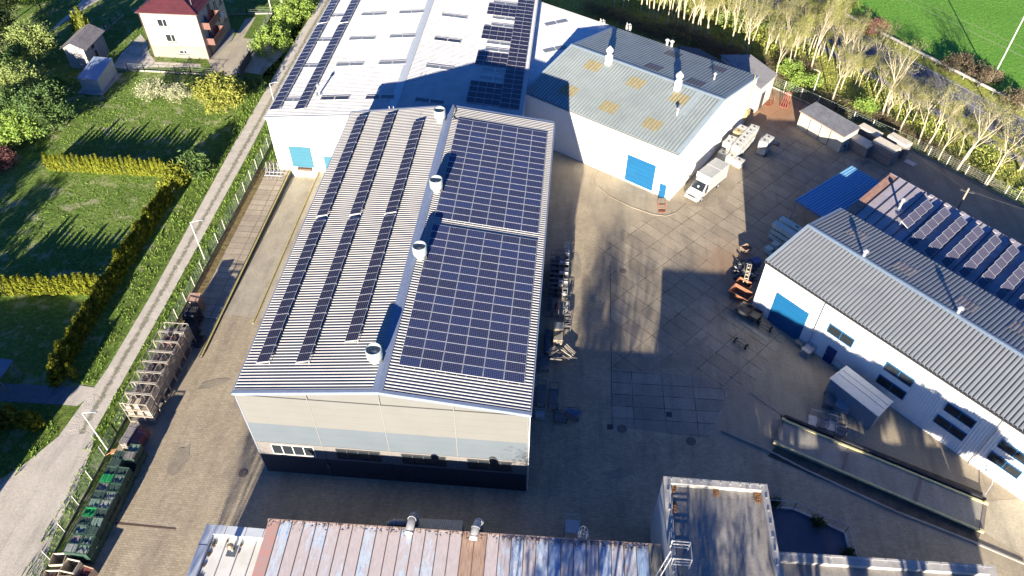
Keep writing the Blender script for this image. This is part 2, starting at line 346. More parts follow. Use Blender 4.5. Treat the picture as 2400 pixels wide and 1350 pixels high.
mb = MB(); mb.b2((RX1, RY0-1, -0.7), (RX1+0.12, RY1, 0.12)); w2 = thing('ramp_kerb', 'yellow painted kerb along the east side of the sunken loading ramp', 'kerb', (RX1, RY0-1, 0))
mb.build('kerb', MT['yellow'], w2, True)
sheet('dock_slabs', [rect(-38.6, 50.6, RX0-0.28, 77.0)], yd+0.05, MT['dockslab'])
sheet('dry_verge', [rect(-39.7, 50.0, -38.5, 77)], yd+0.055, grassmat('dry_verge_grass', [(0.22, 0.16, 0.09), (0.26, 0.19, 0.10), (0.20, 0.21, 0.07)], 0.7))
# dirt track and lot
sheet('dirt_track', [[(-42.1, 36), (-42.05, 54), (-42.3, 83), (-42.9, 111), (-43.1, 160), (-44.3, 160), (-44.6, 126), (-44.9, 110), (-44.9, 83), (-44.2, 54), (-44.3, 43), (-45.2, 35)]], 0.016, MT['track'])
sheet('gravel_lot', [[(-42.0, 36), (-45.2, 35.2), (-46.6, 32.4), (-48.6, 29.9), (-53, 27.4), (-75, 22), (-75, -10), (-39.6, -10), (-39.9, 22), (-40.7, 26), (-41.0, 30.5), (-41.4, 34)], [(-46.7, 38.7), (-45.1, 38.7), (-43.9, 40.9), (-46.1, 41.1)]], 0.021, MT['gravel'])
sheet('paved_drive', [[(-75, 38.2), (-46.6, 38.7), (-46.4, 40.9), (-75, 40.0)]], 0.026, paving('grey_paved_drive', (0.26, 0.27, 0.29), (0.20, 0.205, 0.22), grid=(0.4, 0.2, 0, 0.02, (0.12, 0.12, 0.13), 0.5, 0, 0)))
# around the house
sheet('house_gravel', [[g(*p) for p in [(285, 125), (330, 80), (345, 100), (350, 125), (365, 145), (470, 150), (470, 158), (360, 158), (300, 162), (262, 158)]]], 0.018, MT['gravel'])
sheet('house_drive', [[g(*p) for p in [(487, 140), (545, 95), (575, 45), (600, 40), (570, 90), (645, 95), (680, 100), (672, 118), (640, 150), (612, 175), (575, 170), (530, 178), (500, 170)]]], 0.022, MT['drive'])
sheet('field_path', [[g(*p) for p in [(120, 72), (128, 62), (180, 15), (200, -10), (260, -30), (290, -30), (225, 5), (160, 45), (132, 66)]]], 0.018, MT['gravel'])
sheet('terrace_slab', [[g(*p) for p in [(488, 136), (540, 68), (552, 70), (545, 92), (500, 138)]]], 0.030, MT['path'])
# wood floor, road, field
ru = (math.sin(R(144.6)), math.cos(R(144.6))); rn = (-ru[1], ru[0])   # rn points away to the upper right
A0 = (43.7, 124.7)
def rd(s, o): return (A0[0]+ru[0]*s+rn[0]*o, A0[1]+ru[1]*s+rn[1]*o)
def strip(o0, o1, s0=-260, s1=170): return [rd(s0, o0), rd(s1, o0), rd(s1, o1), rd(s0, o1)]
sheet('wood_floor', [[(30.0, 105.0), (47.3, 89.3), (58.3, 77.5), (110, 28), rd(170, -4.2), rd(-260, -4.2), (-60, 300), (-4, 120), (6, 109.5), (26, 109)]], 0.010, MT['woodfloor'])
sheet('road', [strip(-4.6, 2.6)], 0.030, MT['asphalt'])
sheet('road_verge', [strip(2.6, 5.6), strip(-6.0, -4.6)], 0.026, MT['woodfloor'])
sheet('footpath', [strip(-7.6, -6.0)], 0.034, MT['path'])
sheet('crop_field', [strip(5.6, 700, -900, 900)], 0.022, MT['field'])
sheet('road_markings', [strip(-4.35, -4.2), strip(2.2, 2.35)] + [strip(-0.95, -0.8, s, s+9) for s in range(-120, 120, 12)], 0.038, MT['whitepaint'])
sheet('tractor_lines', [[g(*p) for p in [(2120, 0), (2124, 0), (2400, 132), (2400, 136)]], [g(*p) for p in [(2150, 0), (2153, 0), (2400, 112), (2400, 115)]]], 0.027, M('pale_crop_line', (0.22, 0.36, 0.10), 0.95))
PT = paving('patched_asphalt', (.36, .315, .24), (.27, .235, .18), ns=.8, bumpv=.5)
def patch(c, r1, r2, a, seed):
    rr = random.Random(seed); x, y = g(*c); out = []
    for k in range(14):
        t_ = 2*math.pi*k/14; q = rr.uniform(.75, 1.1); px_, py_ = r1*q*math.cos(t_), r2*q*math.sin(t_); out.append((x+px_*math.cos(a)-py_*math.sin(a), y+px_*math.sin(a)+py_*math.cos(a)))
    return out
sheet('asphalt_patches', [patch((1570, 850), 3.2, .8, .05, 1), patch((1625, 815), 2.2, .5, .75, 2), patch((1445, 790), 1.0, 2.2, .2, 3), patch((1350, 620), .7, 2.6, .1, 4), patch((500, 900), 1.6, .5, .4, 5), patch((1660, 470), 1.6, .45, .7, 6), patch((1900, 420), 2.4, .5, -.7, 7), patch((1450, 1110), 1.5, .6, .3, 8), patch((420, 1080), .8, 1.8, -.1, 9)], yd+0.024, PT)
# raised rim of the apron by the grey hall gate
mb = MB(); pts = [g(*p) for p in [(1404, 402), (1394, 418), (1398, 436), (1430, 462), (1480, 486), (1530, 503), (1560, 507), (1585, 499), (1608, 480)]]
for a, b_ in zip(pts[:-1], pts[1:]): mb.bar((a[0], a[1], 0.05), (b_[0], b_[1], 0.05), 0.11, 0.06)
tag(mb.build('apron_kerb', MT['yard']), kind='structure')
sheet('apron', [[g(*p) for p in [(1404, 402), (1394, 418), (1398, 436), (1430, 462), (1480, 486), (1530, 503), (1560, 507), (1585, 499), (1608, 480), (1566, 466), (1464, 412)]]], yd+0.018, MT['yard'])
# kerb south of the weighbridge and soil strips
sheet('planting_strip', [[(21.3, 40.0), (37.3, 32.9), (36.6, 31.8), (20.4, 38.9)], [(22.3, 43.8), (38.8, 36.8), (38.5, 36.1), (22.3, 43.05)]], yd+0.02, MT['soil'])
mb = MB(); pts = [g(*p) for p in [(1690, 1010), (1790, 1052), (1900, 1108), (2100, 1200), (2290, 1275), (2400, 1322)]]
for a, b_ in zip(pts[:-1], pts[1:]): mb.bar((a[0], a[1], 0.08), (b_[0], b_[1], 0.08), 0.16, 0.14)
tag(mb.build('yard_kerb', MT['concrete']), kind='structure')
mb = MB(); pts = [g(*p) for p in [(1758, 920), (1836, 975)]]
for a, b_ in zip(pts[:-1], pts[1:]): mb.bar((a[0], a[1], 0.05), (b_[0], b_[1], 0.03), 0.10, 0.05)
tag(mb.build('drain_channel', MT['concrete']), kind='structure')
sheet('yard_gutter', [[g(*p) for p in [(1030, 1218+20), (1030, 1238)]] + [(0, 0)]] if False else [[g(270, 1224), g(412, 1238), g(412, 1242), g(270, 1229)]], yd+0.02, M('rusty_drain_grate', (0.12, 0.075, 0.055), 0.9))
sheet('expansion_joint', [[g(1429, 612), g(1430.5, 612), g(1435.5, 1000), g(1434, 1000)]], yd+0.022, MT['soil'])
# manhole covers and drains: a countable kind, each its own object
def manhole(p, r, label, sq=False):
    x, y = g(*p); mb = MB()
    if sq:
        mb.box((0, 0, 0.045), (r*2, r*2, 0.02))
        for k in range(5): mb.box((-r+0.2*r+k*r*0.4, 0, 0.062), (r*0.16, r*1.7, 0.015))
    else:
        mb.tube([(0, 0, 0.03), (0, 0, 0.055)], r, 24); mb.tube([(0, 0, 0.055), (0, 0, 0.065)], r*0.8, 24)
    o = mb.build('drain_grate' if sq else 'manhole_cover', MT['darkmetal'] if sq else M('cast_cover', (0.16, 0.13, 0.11), 0.8))
    o.location = (x, y, 0); tag(o, label, 'drain grate' if sq else 'manhole cover', 'covers and drains in the yard')
manhole((1460, 636), 0.42, 'round iron manhole cover among the lit concrete slabs in mid yard')
manhole((570, 1110), 0.42, 'round manhole cover in block paving by the front left corner of the big hall')
manhole((1458, 1005), 0.45, 'round dark manhole cover beside a square grate in the shaded yard')
manhole((1620, 1034), 0.45, 'faint round manhole cover in shade north of the flat roofed block')
manhole((1430, 1001), 0.28, 'square grate left of a round cover in the shaded yard', True)
manhole((1568, 972), 0.28, 'square grate set in the straight concrete slabs', True)
# ================================================================== LARGE BUILDINGS
def ribs(mb, O, U, V, lu, lv, pitch, h, prof=((0, 0), (0.30, 0), (0.40, 1), (0.78, 1), (0.88, 0)), flip=False):
    O, U, V = Vector(O), Vector(U).normalized(), Vector(V).normalized(); n = U.cross(V)
    if flip: n = -n
    pts = []; k = 0
    while True:
        done = False
        for a, b_ in prof:
            s = (k+a)*pitch
            if s >= lu: done = True; break
            pts.append((s, b_*h))
        if done: break
        k += 1
    pts.append((lu, 0)); vs = []
    for s, z in pts: vs += [O+U*s+n*z, O+U*s+n*z+V*lv]
    fs = [(2*i, 2*i+2, 2*i+3, 2*i+1) if not flip else (2*i, 2*i+1, 2*i+3, 2*i+2) for i in range(len(pts)-1)]
    return mb.add(vs, fs)
GROOVE = ((0, 0), (0.07, 1.0), (0.40, 1.06), (0.72, 1.0), (0.80, 0))
ROUND = ((0, 0.0), (0.12, 0.05), (0.28, 0.62), (0.42, 0.97), (0.58, 0.97), (0.72, 0.62), (0.88, 0.05))
def hall(name, label, origin, th, W, L, he, hr, wallm, roofm, pitch, rh, cat='hall', over=0.15, prof=None, capm=None, capw=0.45, wallrib=None, gutm=None, vergew=0.30):
    prof = prof or ((0, 0), (0.30, 0), (0.40, 1), (0.78, 1), (0.88, 0))
    t = thing(name, label, cat, (origin[0], origin[1], 0), -R(th))
    i = 0.06
    mb = MB(); mb.add([(i,i,-1),(W-i,i,-1),(W-i,L-i,-1),(i,L-i,-1),(i,i,he-.1),(W-i,i,he-.1),(W-i,L-i,he-.1),(i,L-i,he-.1),(W/2,i,hr-.1),(W/2,L-i,hr-.1)],
        [(0,1,5,8,4),(2,3,7,9,6),(1,2,6,5),(3,0,4,7),(3,2,1,0),(4,8,9,7),(8,5,6,9)])
    if wallrib:
        ribs(mb, (i-.02, L, 0), (0, -1, 0), (0, 0, 1), L, he-.12, wallrib, 0.035)
        ribs(mb, (W-i+.02, 0, 0), (0, 1, 0), (0, 0, 1), L, he-.12, wallrib, 0.035)
    mb.build('wall', wallm, t)
    sl = Vector((W/2, 0, hr-he)); ll = sl.length; sl.normalize(); sr = Vector((-sl.x, 0, sl.z))
    mb = MB(); ex = over
    o1 = Vector((0, L+over, he)) - sl*ex; ribs(mb, o1, (0, -1, 0), sl, L+2*over, ll+ex, pitch, rh, prof)
    o2 = Vector((W, -over, he)) - sr*ex; ribs(mb, o2, (0, 1, 0), sr, L+2*over, ll+ex, pitch, rh, prof)
    rf = mb.build('roof', roofm, t)
    mb = MB(); cz = rh+0.015
    for s_, q in ((sl, -1), (sr, 1)):
        a = Vector((W/2, -over-.02, hr+cz+0.02)); b_ = a - s_*capw; mb.add([a, b_, b_+Vector((0, L+2*over+.04, 0)), a+Vector((0, L+2*over+.04, 0))], [(0, 1, 2, 3) if q > 0 else (0, 3, 2, 1)])
    mb.build('ridge_cap', capm or roofm, rf)
    for y0 in (-over-0.03, L+over+0.03-vergew):
        mb = MB()
        for (s_, x0, d) in ((sl, 0, 1), (sr, W, -1)):
            a = Vector((x0, y0, he+cz-0.005)) - s_*ex; b_ = Vector((W/2, y0, hr+cz-0.005))
            for p, q in ((a, b_),):
                vs = [p, q, q+Vector((0, vergew, 0)), p+Vector((0, vergew, 0))]; mb.add(vs, [(0, 1, 2, 3) if d < 0 else (0, 3, 2, 1)])
                vs = [p, q, q-Vector((0, 0, 0.32)), p-Vector((0, 0, 0.32))]
                if y0 > 0: vs = [v+Vector((0, vergew, 0)) for v in vs]
                mb.add(vs, [(0, 1, 2, 3)])
        mb.build('verge_flashing', capm or roofm, t)
    for x0, s_ in ((-ex-0.14, 1), (W+ex, 1)):
        mb = MB(); mb.b2((x0, -over, he-0.16), (x0+0.14, L+over, he-0.02)); mb.build('gutter', gutm or MT['steel'], t)
    return t
def win_s(t, s0, z0, s1, z1, mull=2, fm=None, th_=None, name='window', off=0.0, gm=None, side='x'):
    """window on the local wall plane x=0 (side='x', s measured along +y) or y=0 (side='y', s along +x)"""
    fm = fm or MT['whitepaint']; mb = MB(); fw = 0.07
    def bx(a0, b0, a1, b1, d0, d1):
        if side == 'x': mb.b2((-d1-off, a0, b0), (-d0-off, a1, b1))
        else: mb.b2((a0, -d1-off, b0), (a1, -d0-off, b1))
    bx(s0, z0, s1, z0+fw, -.05, .09); bx(s0, z1-fw, s1, z1, -.05, .07); bx(s0, z0+fw, s0+fw, z1-fw, -.05, .07); bx(s1-fw, z0+fw, s1, z1-fw, -.05, .07)
    for k in range(1, mull):
        c = s0+(s1-s0)*k/mull; bx(c-.04, z0+fw, c+.04, z1-fw, -.05, .06)
    f = mb.build(name, fm, t); mb = MB(); bx(s0+fw, z0+fw, s1-fw, z1-fw, -.02, .03); mb.build('pane', gm or MT['glass'], f); return f
def door_s(t, s0, z0, s1, z1, mat, name='door', side='x', off=0.0, handle=False, ribsn=0):
    mb = MB()
    a = (-.08-off, s0, z0) if side == 'x' else (s0, -.08-off, z0); b_ = (0.05, s1, z1) if side == 'x' else (s1, 0.05, z1); mb.b2(a, b_)
    for k in range(ribsn):
        z = z0+(z1-z0)*(k+0.5)/ribsn
        if side == 'x': mb.b2((-.10-off, s0+.02, z-.02), (-.08-off, s1-.02, z+.02))
        else: mb.b2((s0+.02, -.10-off, z-.02), (s1-.02, -.08-off, z+.02))
    d = mb.build(name, mat, t)
    if handle:
        mb = MB()
        if side == 'x': mb.box((-.12-off, s1-.12, (z0+z1)/2), (.06, .16, .05))
        else: mb.box((s1-.12, -.12-off, (z0+z1)/2), (.16, .06, .05))
        mb.build('handle', MT['steel'], d)
    return d
# ---- the big hall
MX, MY, MW, ML, MHE, MHR = -24.6, 33.45, 23.2, 40.0, 11.75, 13.25
main = hall('solar_hall', 'tall cream industrial hall with ribbed metal roof carrying blue and black solar panels', (MX, MY), 0, MW, ML, MHE, MHR, MT['cream'], MT['alu'], 0.31, 0.11, over=0.12, capm=MT['bluegrey'], capw=0.42, prof=ROUND, gutm=MT['bluegrey'], vergew=0.30)
def gz(x): return MHE+(MHR-MHE)*(1-abs(x-MW/2)/(MW/2))
def band(name, z0, z1, mat, steps, seam, prd):
    mb = MB(); nn = 5.8
    for k in range(4):
        x0, x1 = k*nn+(0 if k == 0 else .035), (k+1)*nn-(0 if k == 3 else .035)
        z = z0
        for i_ in range(steps):
            zt = z0+(z1-z0)*(i_+1)/steps
            mb.b2((x0, -prd, z+.003), (x1, 0.04, zt-.003)); z = zt
    return mb.build(name, mat, main)
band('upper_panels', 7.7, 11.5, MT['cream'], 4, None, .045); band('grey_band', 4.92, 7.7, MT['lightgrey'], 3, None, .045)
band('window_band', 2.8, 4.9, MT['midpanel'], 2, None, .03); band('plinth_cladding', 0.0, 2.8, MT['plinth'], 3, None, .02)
mb = MB()
for k in (0, 5.8, 11.6, 17.4, 23.2): mb.b2((k-.03, -.065, 2.8 if k in (0, 23.2) else 3.0), (k+.03, .0, gz(k)-.3))
mb.b2((0.05, -.09, 4.88), (MW-.05, -.046, 4.94)); mb.build('cover_strips', M('dull_cover_strip', (.20, .20, .195), .6), main)
for k, (a, b_) in enumerate(((1.25, 5.0), (6.9, 10.72), (12.55, 16.36), (18.17, 21.96))):
    win_s(main, a, 3.18, b_, 4.66, 4, MT['whitepaint'] if k == 0 else MT['darkmetal'], side='y', off=.03)
mb = MB(); mb.b2((5.7, -.16, 1.5), (5.95, -.02, 1.9)); mb.tube([(5.8, -.1, 1.9), (5.8, -.1, 2.8)], .04); mb.tube([(5.8, -.1, 1.5), (5.8, -.1, 0)], .03); mb.build('meter_box', MT['lightgrey'], main)
mb = MB(); mb.tube([(20.35, -.05, 5.02), (20.35, -.14, 5.02)], .32, 20); mb.build('round_vent', MT['darkmetal'], main)
for x, nm in ((MW+.12, 0), (-.14, 1)):
    mb = MB(); mb.tube([(x, .25, MHE-.1), (x, .1, MHE-.9), (x, .1, 0)], .06)
    mb.build('downpipe', MT['whitepaint'] if nm == 0 else MT['bluegrey'], main)
# ---- white hall behind
WX, WY, WW, WL, WHE, WHR = -37.0, 77.1, 31.5, 62.0, 8.0, 9.3
white = hall('white_hall', 'long low white hall with roof lights and panels behind the big hall', (WX, WY), 0, WW, WL, WHE, WHR, MT['white'], MT['whiteroof'], 0.33, 0.05, over=0.05, capm=M('pale_ridge_flashing', (0.55, 0.60, 0.62), 0.5), capw=0.5, gutm=MT['whitepaint'], vergew=.12)
door_s(white, 2.03, 0.72, 4.82, 3.84, MT['lightblue'], 'dock_gate', 'y', ribsn=6); d2 = door_s(white, 6.33, -0.1, 9.6, 4.56, M('beige_gate_panel', (0.42, 0.40, 0.35), 0.5), 'dock_gate', 'y'); 
mb = MB(); mb.b2((6.4, -.12, -.1), (9.55, -.08, 2.6)); mb.build('blue_lower_panel', MT['lightblue'], d2)
mb = MB(); mb.b2((2.6, -.35, .30), (4.5, 0, .62)); mb.build('dock_bumper', M('dock_bumper_timber', (.16, .10, .07), .9), white)
mb = MB(); mb.b2((1.7, -.25, -.7), (5.2, 0.05, .28)); mb.build('dock_base', MT['white'], white)
def wz(x): return WHE+(WHR-WHE)*(1-abs(x-WX-WW/2)/(WW/2))
def onroof(px, py, zf, z0=8.5):
    z = z0
    for _ in range(8): x, y = g(px, py, z); z = zf(x) if zf.__code__.co_argcount == 1 else zf(x, y)
    return x, y, z
WSL = math.atan2(WHR-WHE, WW/2)
def skylight(px, py, mat=None):
    x, y, z = onroof(px, py, wz); left = x < WX+WW/2; mb = MB(); a = -WSL if left else WSL
    for s_ in (-.95, .95): mb.box((s_, 0, .075), (1.7, .82, .06))
    o = mb.build('roof_light', mat or MT['skyglass'], white); o.location = (x-WX, y-WY, z); o.rotation_euler = (0, a, 0)
    mb = MB(); mb.box((0, -.46, .075), (3.75, .06, .09)); mb.box((0, .46, .075), (3.75, .06, .09)); mb.box((0, 0, .075), (.14, .86, .09))
    for s_ in (-1.84, 1.84): mb.box((s_, 0, .075), (.06, .86, .09))
    mb.build('frame', MT['whitepaint'], o)
for p in [(876,34),(965,29),(849,91),(944,86),(820,152),(920,148),(788,38),(757,95),(725,156),(688,235),(1065,39),(1031,159),(1185,9),(1184,45),(1181,61),(1172,103),(1169,119),(1160,167),(1156,186)]: skylight(*p)
for p in [(1049,95),(1007,238),(785,231),(891,229)]: skylight(*p, MT['skydark'])
# ---- grey hall
GT = 302.2; GO = (13.7, 75.3)
grey = hall('grey_roof_hall', 'white walled hall with blue grey ribbed roof, white cowled chimneys and amber roof lights', GO, GT, 22.4, 23.0, 7.0, 8.9, MT['white'], MT['greyroof'], 0.45, 0.16, prof=GROOVE, over=0.08, capm=M('grey_ridge_flashing', (.33, .41, .45), .5), capw=.4, wallrib=0.30, gutm=MT['whitepaint'], vergew=.40)
door_s(grey, 23.0-20.4, 0.3, 23.0-16.4, 4.18, MT['blue'], 'gate', 'x', ribsn=6); door_s(grey, 23-22.25, 0, 23-21.37, 2.0, MT['blue'], 'door', 'x', handle=True)
mb = MB(); mb.tube([(-.12, 23-21.1, 0), (-.12, 23-21.1, 6.8)], .06); mb.build('downpipe', MT['lightgrey'], grey)
mb = MB(); mb.tube([(-.15, 23-21.8, 3.2), (-.15, 23-21.8, 3.35)], .14, 10); mb.box((-.12, 23-21.8, 3.3), (.15, .06, .06)); mb.build('wall_lamp', MT['steel'], grey)
mb = MB(); mb.tube([(20.9, 0-.1, 0.5), (20.9, -.1, 8.0)], .05); mb.b2((21.3, -.25, .6), (22.3, -.05, 2.2)); mb.build('pipework', MT['yplastic'], grey)
gmi = Matrix.Translation((GO[0], GO[1], 0)) @ Matrix.Rotation(-R(GT), 4, 'Z')
def ghz(x, y): l = gmi.inverted() @ Vector((x, y, 0)); return 7.0+1.9*(1-abs(l.x-11.2)/11.2)
MT['amber'] = M('amber_roof_light', (0.37, 0.33, 0.19), 0.5, (0.27, 0.225, 0.12), 3, spec=.4)
MT['brownpatch'] = M('dark_brown_roof_light', (0.14, 0.105, 0.07), 0.5, (0.08, 0.06, 0.045), 4)  # browner, darker version used on the far slope
GS = math.atan2(1.9, 11.2)
def glight(px, py, mat):
    x, y, z = onroof(px, py, ghz); l = gmi.inverted() @ Vector((x, y, 0)); a = -GS if l.x < 11.2 else GS
    mb = MB(); ribs(mb, (-.65, 1.125, .012), (0, -1, 0), (1, 0, 0), 2.25, 1.9, .45, .165, GROOVE); o = mb.build('roof_light', mat, grey)
    yy = round((l.y+1.125-23.08)/.45)*.45+23.08-1.125
    o.location = (l.x, yy, z); o.rotation_euler = (0, a, 0)
for p in [(1389,160),(1484,198),(1327,216),(1426,257),(1585,235),(1527,297)]: glight(*p, MT['amber'])
for p in [(1578,132),(1531,162),(1627,197),(1682,166)]: glight(*p, MT['brownpatch'])
mb = MB(); mb.add([(11.2+.2, 2.6, 8.98), (11.2+.2, 3.5, 8.98), (16.5, 3.5, 8.1), (16.5, 2.6, 8.1)], [(0, 3, 2, 1)]); mb.add([(11.0, 2.6, 8.98), (11.0, 3.5, 8.98), (6.2, 3.5, 8.16), (6.2, 2.6, 8.16)], [(0, 1, 2, 3)])
mb.build('flashing_strip', MT['bluegrey'] if False else M('pale_blue_flashing', (.34, .43, .50), .5), grey)
# annexe between grey hall and white hall
an = thing('low_annexe', 'low white ribbed roof annexe squeezed between the long white hall and the grey roofed hall', 'annexe', (-5.3, 89.5, 0))
mb = MB(); pol = [(-5.35, 88.0), (0.2, 96.6), (6.3, 107.2), (-5.35, 114.6)]
mb.prism(pol, -0.1, [6.0, 6.6, 6.55, 6.55]); mb.build('wall', MT['white'], an, True)
mb = MB(); U = Vector((math.sin(R(122.2)), math.cos(R(122.2)), 0)); V = Vector((math.sin(R(32.2)), math.cos(R(32.2)), 0.0))
base = Vector((-18, 94.0, 0)); step = .30
bm = bmesh.new(); tmp = MB(); ribs(tmp, Vector((-20.5, 97.0, 6.62)), U, V, 40, 30, .30, .05, flip=False)
me = bpy.data.meshes.new('t'); me.from_pydata([tuple(v) for v in tmp.v], [], tmp.f); bm.from_mesh(me)
for i_ in range(len(pol)):
    a, b_ = Vector((*pol[i_], 0)), Vector((*pol[(i_+1) % 4], 0)); d = (b_-a).normalized(); nn_ = Vector((d.y, -d.x, 0))
    bmesh.ops.bisect_plane(bm, geom=bm.verts[:]+bm.edges[:]+bm.faces[:], plane_co=a+nn_*.12, plane_no=nn_, clear_outer=True)
for v in bm.verts: v.co -= Vector((-5.3, 89.5, 0))
for f in bm.faces:
    f.normal_update()
    if f.normal.z < 0: f.normal_flip()
bm.to_mesh(me); bm.free(); me.materials.append(M('annexe_roof_sheet', (.80, .80, .80), .5, (.70, .71, .73), .8)); ro = bpy.data.objects.new('roof', me); C.objects.link(ro); ro.parent = an
for p in [(1290,56),(1287,118)]:
    x, y = g(*p, 6.65); mb = MB(); mb.box((0, 0, .07), (1.7, .9, .05)); mb.box((1.9, 0, .07), (1.7, .9, .05)); o = mb.build('roof_light', MT['skyglass'], an); o.location = (x+5.3, y-89.5, 6.62); o.rotation_euler = (0, 0, -R(62)+R(90))
mb = MB(); mb.tube([(-5.2, 114.7, 6.75), (6.4, 107.3, 6.75)], .06); mb.build('gutter', MT['steel'], an, True)
# beige block behind the grey hall
bb = thing('beige_outbuilding', 'small pale flat roofed outbuilding poking out behind the north corner of the grey roofed hall', 'outbuilding', (27.3, 97.6, 0))
mb = MB(); mb.prism([(22.6, 105.2), (27.0, 96.4), (29.75, 100.4), (26.8, 105.5)], -.1, 3.95); mb.build('wall', M('beige_render', (.62, .58, .52), .8), bb, True)
mb = MB(); mb.prism([(22.4, 105.3), (27.0, 96.1), (30.0, 100.4), (26.9, 105.8)], 3.95, 4.15); mb.build('roof', M('grey_felt', (.36, .35, .34), .9, (.27, .26, .26), 1.2, dirt=.4, stretch=(1, 4, 1)), bb, True)
mb = MB(); x, y = 27.0, 96.4; mb.b2((28.0, 97.55, 0), (28.0, 97.6, 0)); mb.bar((27.75, 97.35, 1.3), (28.35, 98.25, 1.3), .06, 2.6); mb.build('door', MT['darkmetal'], bb, True)
b3 = thing('felt_roof_shed', 'dark felt roofed shed in shade beyond the ridge of the grey roofed hall', 'shed', (19, 107, 0))
P3 = [g(*p, 3.4) for p in [(1590, 108), (1640, 116), (1700, 150), (1684, 165), (1620, 140)]]
mb = MB(); mb.prism(P3, -.1, 3.3); mb.build('wall', MT['cream'], b3, True); cx = sum(p[0] for p in P3)/5; cy = sum(p[1] for p in P3)/5
mb = MB(); mb.prism([(cx+(x-cx)*1.05, cy+(y-cy)*1.05) for x, y in P3], 3.3, 3.45); mb.build('roof', M('dark_felt', (.16, .155, .155), .9), b3, True)
# ---- right hall
RT_, RW_, RL_ = 316.0, 13.0, 46.0; RO = (21.4+RL_*math.sin(R(136)), 57.6+RL_*math.cos(R(136)))
def rs(s): return RL_-s
rh = hall('workshop_hall', 'white corrugated workshop hall with slate grey ribbed roof and blue framed windows on the right', RO, RT_, RW_, RL_, 7.0, 8.15, MT['white'], MT['slate'], 0.40, 0.16, over=0.10, capm=M('slate_flashing', (.27, .35, .43), .5), capw=.34, prof=GROOVE, wallrib=0.26, gutm=MT['darkmetal'], vergew=.30)
door_s(rh, rs(6.12), 0.0, rs(2.23), 4.2, MT['blue'], 'gate', 'x', off=.02, ribsn=6); door_s(rh, rs(10.13), 0, rs(9.13), 2.1, MT['navy'], 'door', 'x', handle=True, off=.02)
for (a, b_, z0, z1) in ((8.38, 11.16, 3.65, 4.8), (14.6, 17.4, 3.8, 4.85), (14.55, 17.4, 1.8, 2.9), (20.6, 23.28, 3.84, 4.89), (20.46, 23.3, 1.86, 2.92), (25.55, 28.3, 3.85, 4.88), (25.5, 28.25, 1.92, 2.97), (31.5, 34.3, 3.85, 4.88), (31.5, 34.3, 1.9, 2.95)):
    win_s(rh, rs(b_), z0, rs(a), z1, 2, M('blue_frame', (.012, .12, .28), .4), off=.03)
for s_ in (7.25, 24.8):
    mb = MB(); mb.tube([(-.14, rs(s_), 0), (-.14, rs(s_), 6.9)], .055); mb.build('downpipe', MT['steel'], rh)
mb = MB(); mb.b2((-.3, rs(27.0), 1.05), (-.05, rs(26.0), 1.15)); mb.build('wall_bracket', MT['steel'], rh)
rmi = Matrix.Translation((RO[0], RO[1], 0)) @ Matrix.Rotation(-R(RT_), 4, 'Z')
def rhz(x, y): l = rmi.inverted() @ Vector((x, y, 0)); return 7.0+1.15*(1-abs(l.x-6.5)/6.5)
MT['brownlight'] = M('clear_ribbed_light', (.42, .36, .30), .4, (.24, .19, .15), 2)
for p in [(2010, 553), (2115, 630), (2262, 715), (2390, 775)]:
    x, y, z = onroof(*p, rhz); l = rmi.inverted() @ Vector((x, y, 0)); mb = MB(); ribs(mb, (-.9, 1.0, .015), (0, -1, 0), (1, 0, 0), 2.0, 1.8, .40, .165, GROOVE)
    o = mb.build('roof_light', MT['brownlight'], rh); o.location = (l.x, round((l.y+1.0-RL_-.10)/.40)*.40+RL_+.10-1.0, z); o.rotation_euler = (0, math.atan2(1.15, 6.5), 0)
# ---- mauve panelled roof building beyond
nu = Vector((math.sin(R(137.5)), math.cos(R(137.5)), 0)); nv = Vector((math.sin(R(43)), math.cos(R(43)), 0))
NO = Vector((32.35, 68.7, 0))
def n2(s, v, z): q = NO+nu*s+nv*v; return (q.x, q.y, z)
lb = thing('panel_roof_block', 'low block with flaking grey sheet roof, shade coloured in blue, carrying tilted solar rows', 'workshop', (NO.x, NO.y, 0))
mb = MB(); mb.prism([n2(0, 0, 0)[:2], n2(40, 0, 0)[:2], n2(40, 9.4, 0)[:2], n2(0, 9.4, 0)[:2]], -.1, 5.35); mb.build('wall', MT['cream'], lb, True)
def flake_mat(name, a, b_, c_, sc=1.0, th0=.48, rot=0):
    m, t, b = newmat(name); co = coords(t)
    f = noise(t, co, 1.6*sc, 7, .72, (1, 1, 1), rot); f2 = noise(t, co, .35*sc, 4, .6)
    c = ramp(t, f, [(.38, a), (.47, tuple((x+y)/2 for x, y in zip(a, c_))), (.52, c_)]); c = mix(t, ramp(t, f2, [(th0, (0, 0, 0)), (th0+.07, (1,)*3)]), c, mix(t, ramp(t, noise(t, co, 5, 5, .8), [(.5, (0, 0, 0)), (.62, (.55,)*3)]), b_, c_))
    t.links.new(c, b.inputs['Base Color']); b.inputs['Roughness'].default_value = .6; bump(t, b, f, .1, .02); return m
MT['flakeshade'] = flake_mat('flaking_mauve_shade_sheet', (.30, .37, .50), (.30, .29, .34), (.37, .36, .40))  # shade blue mixed into the flaking colour beyond the sunlit end
MT['mauvegrey'] = M('mauve_grey_sheet', (.42, .38, .40), .55, (.34, .31, .34), .8, dirt=.25)
mb = MB(); seam = MB(); k = 0; s_ = 0.0
segs = []
while s_ < 39.9:
    s1_ = min(s_+1.15, 40.0); mb.mi = 2 if k == 0 else (1 if k <= 4 else 0)
    mb.add([n2(s_, -.1, 5.40), n2(s1_, -.1, 5.40), n2(s1_, 9.6, 5.62), n2(s_, 9.6, 5.62)], [(0, 1, 2, 3)])
    seam.bar(n2(s1_, -.1, 5.44), n2(s1_, 9.6, 5.66), .07, .09); s_ = s1_; k += 1
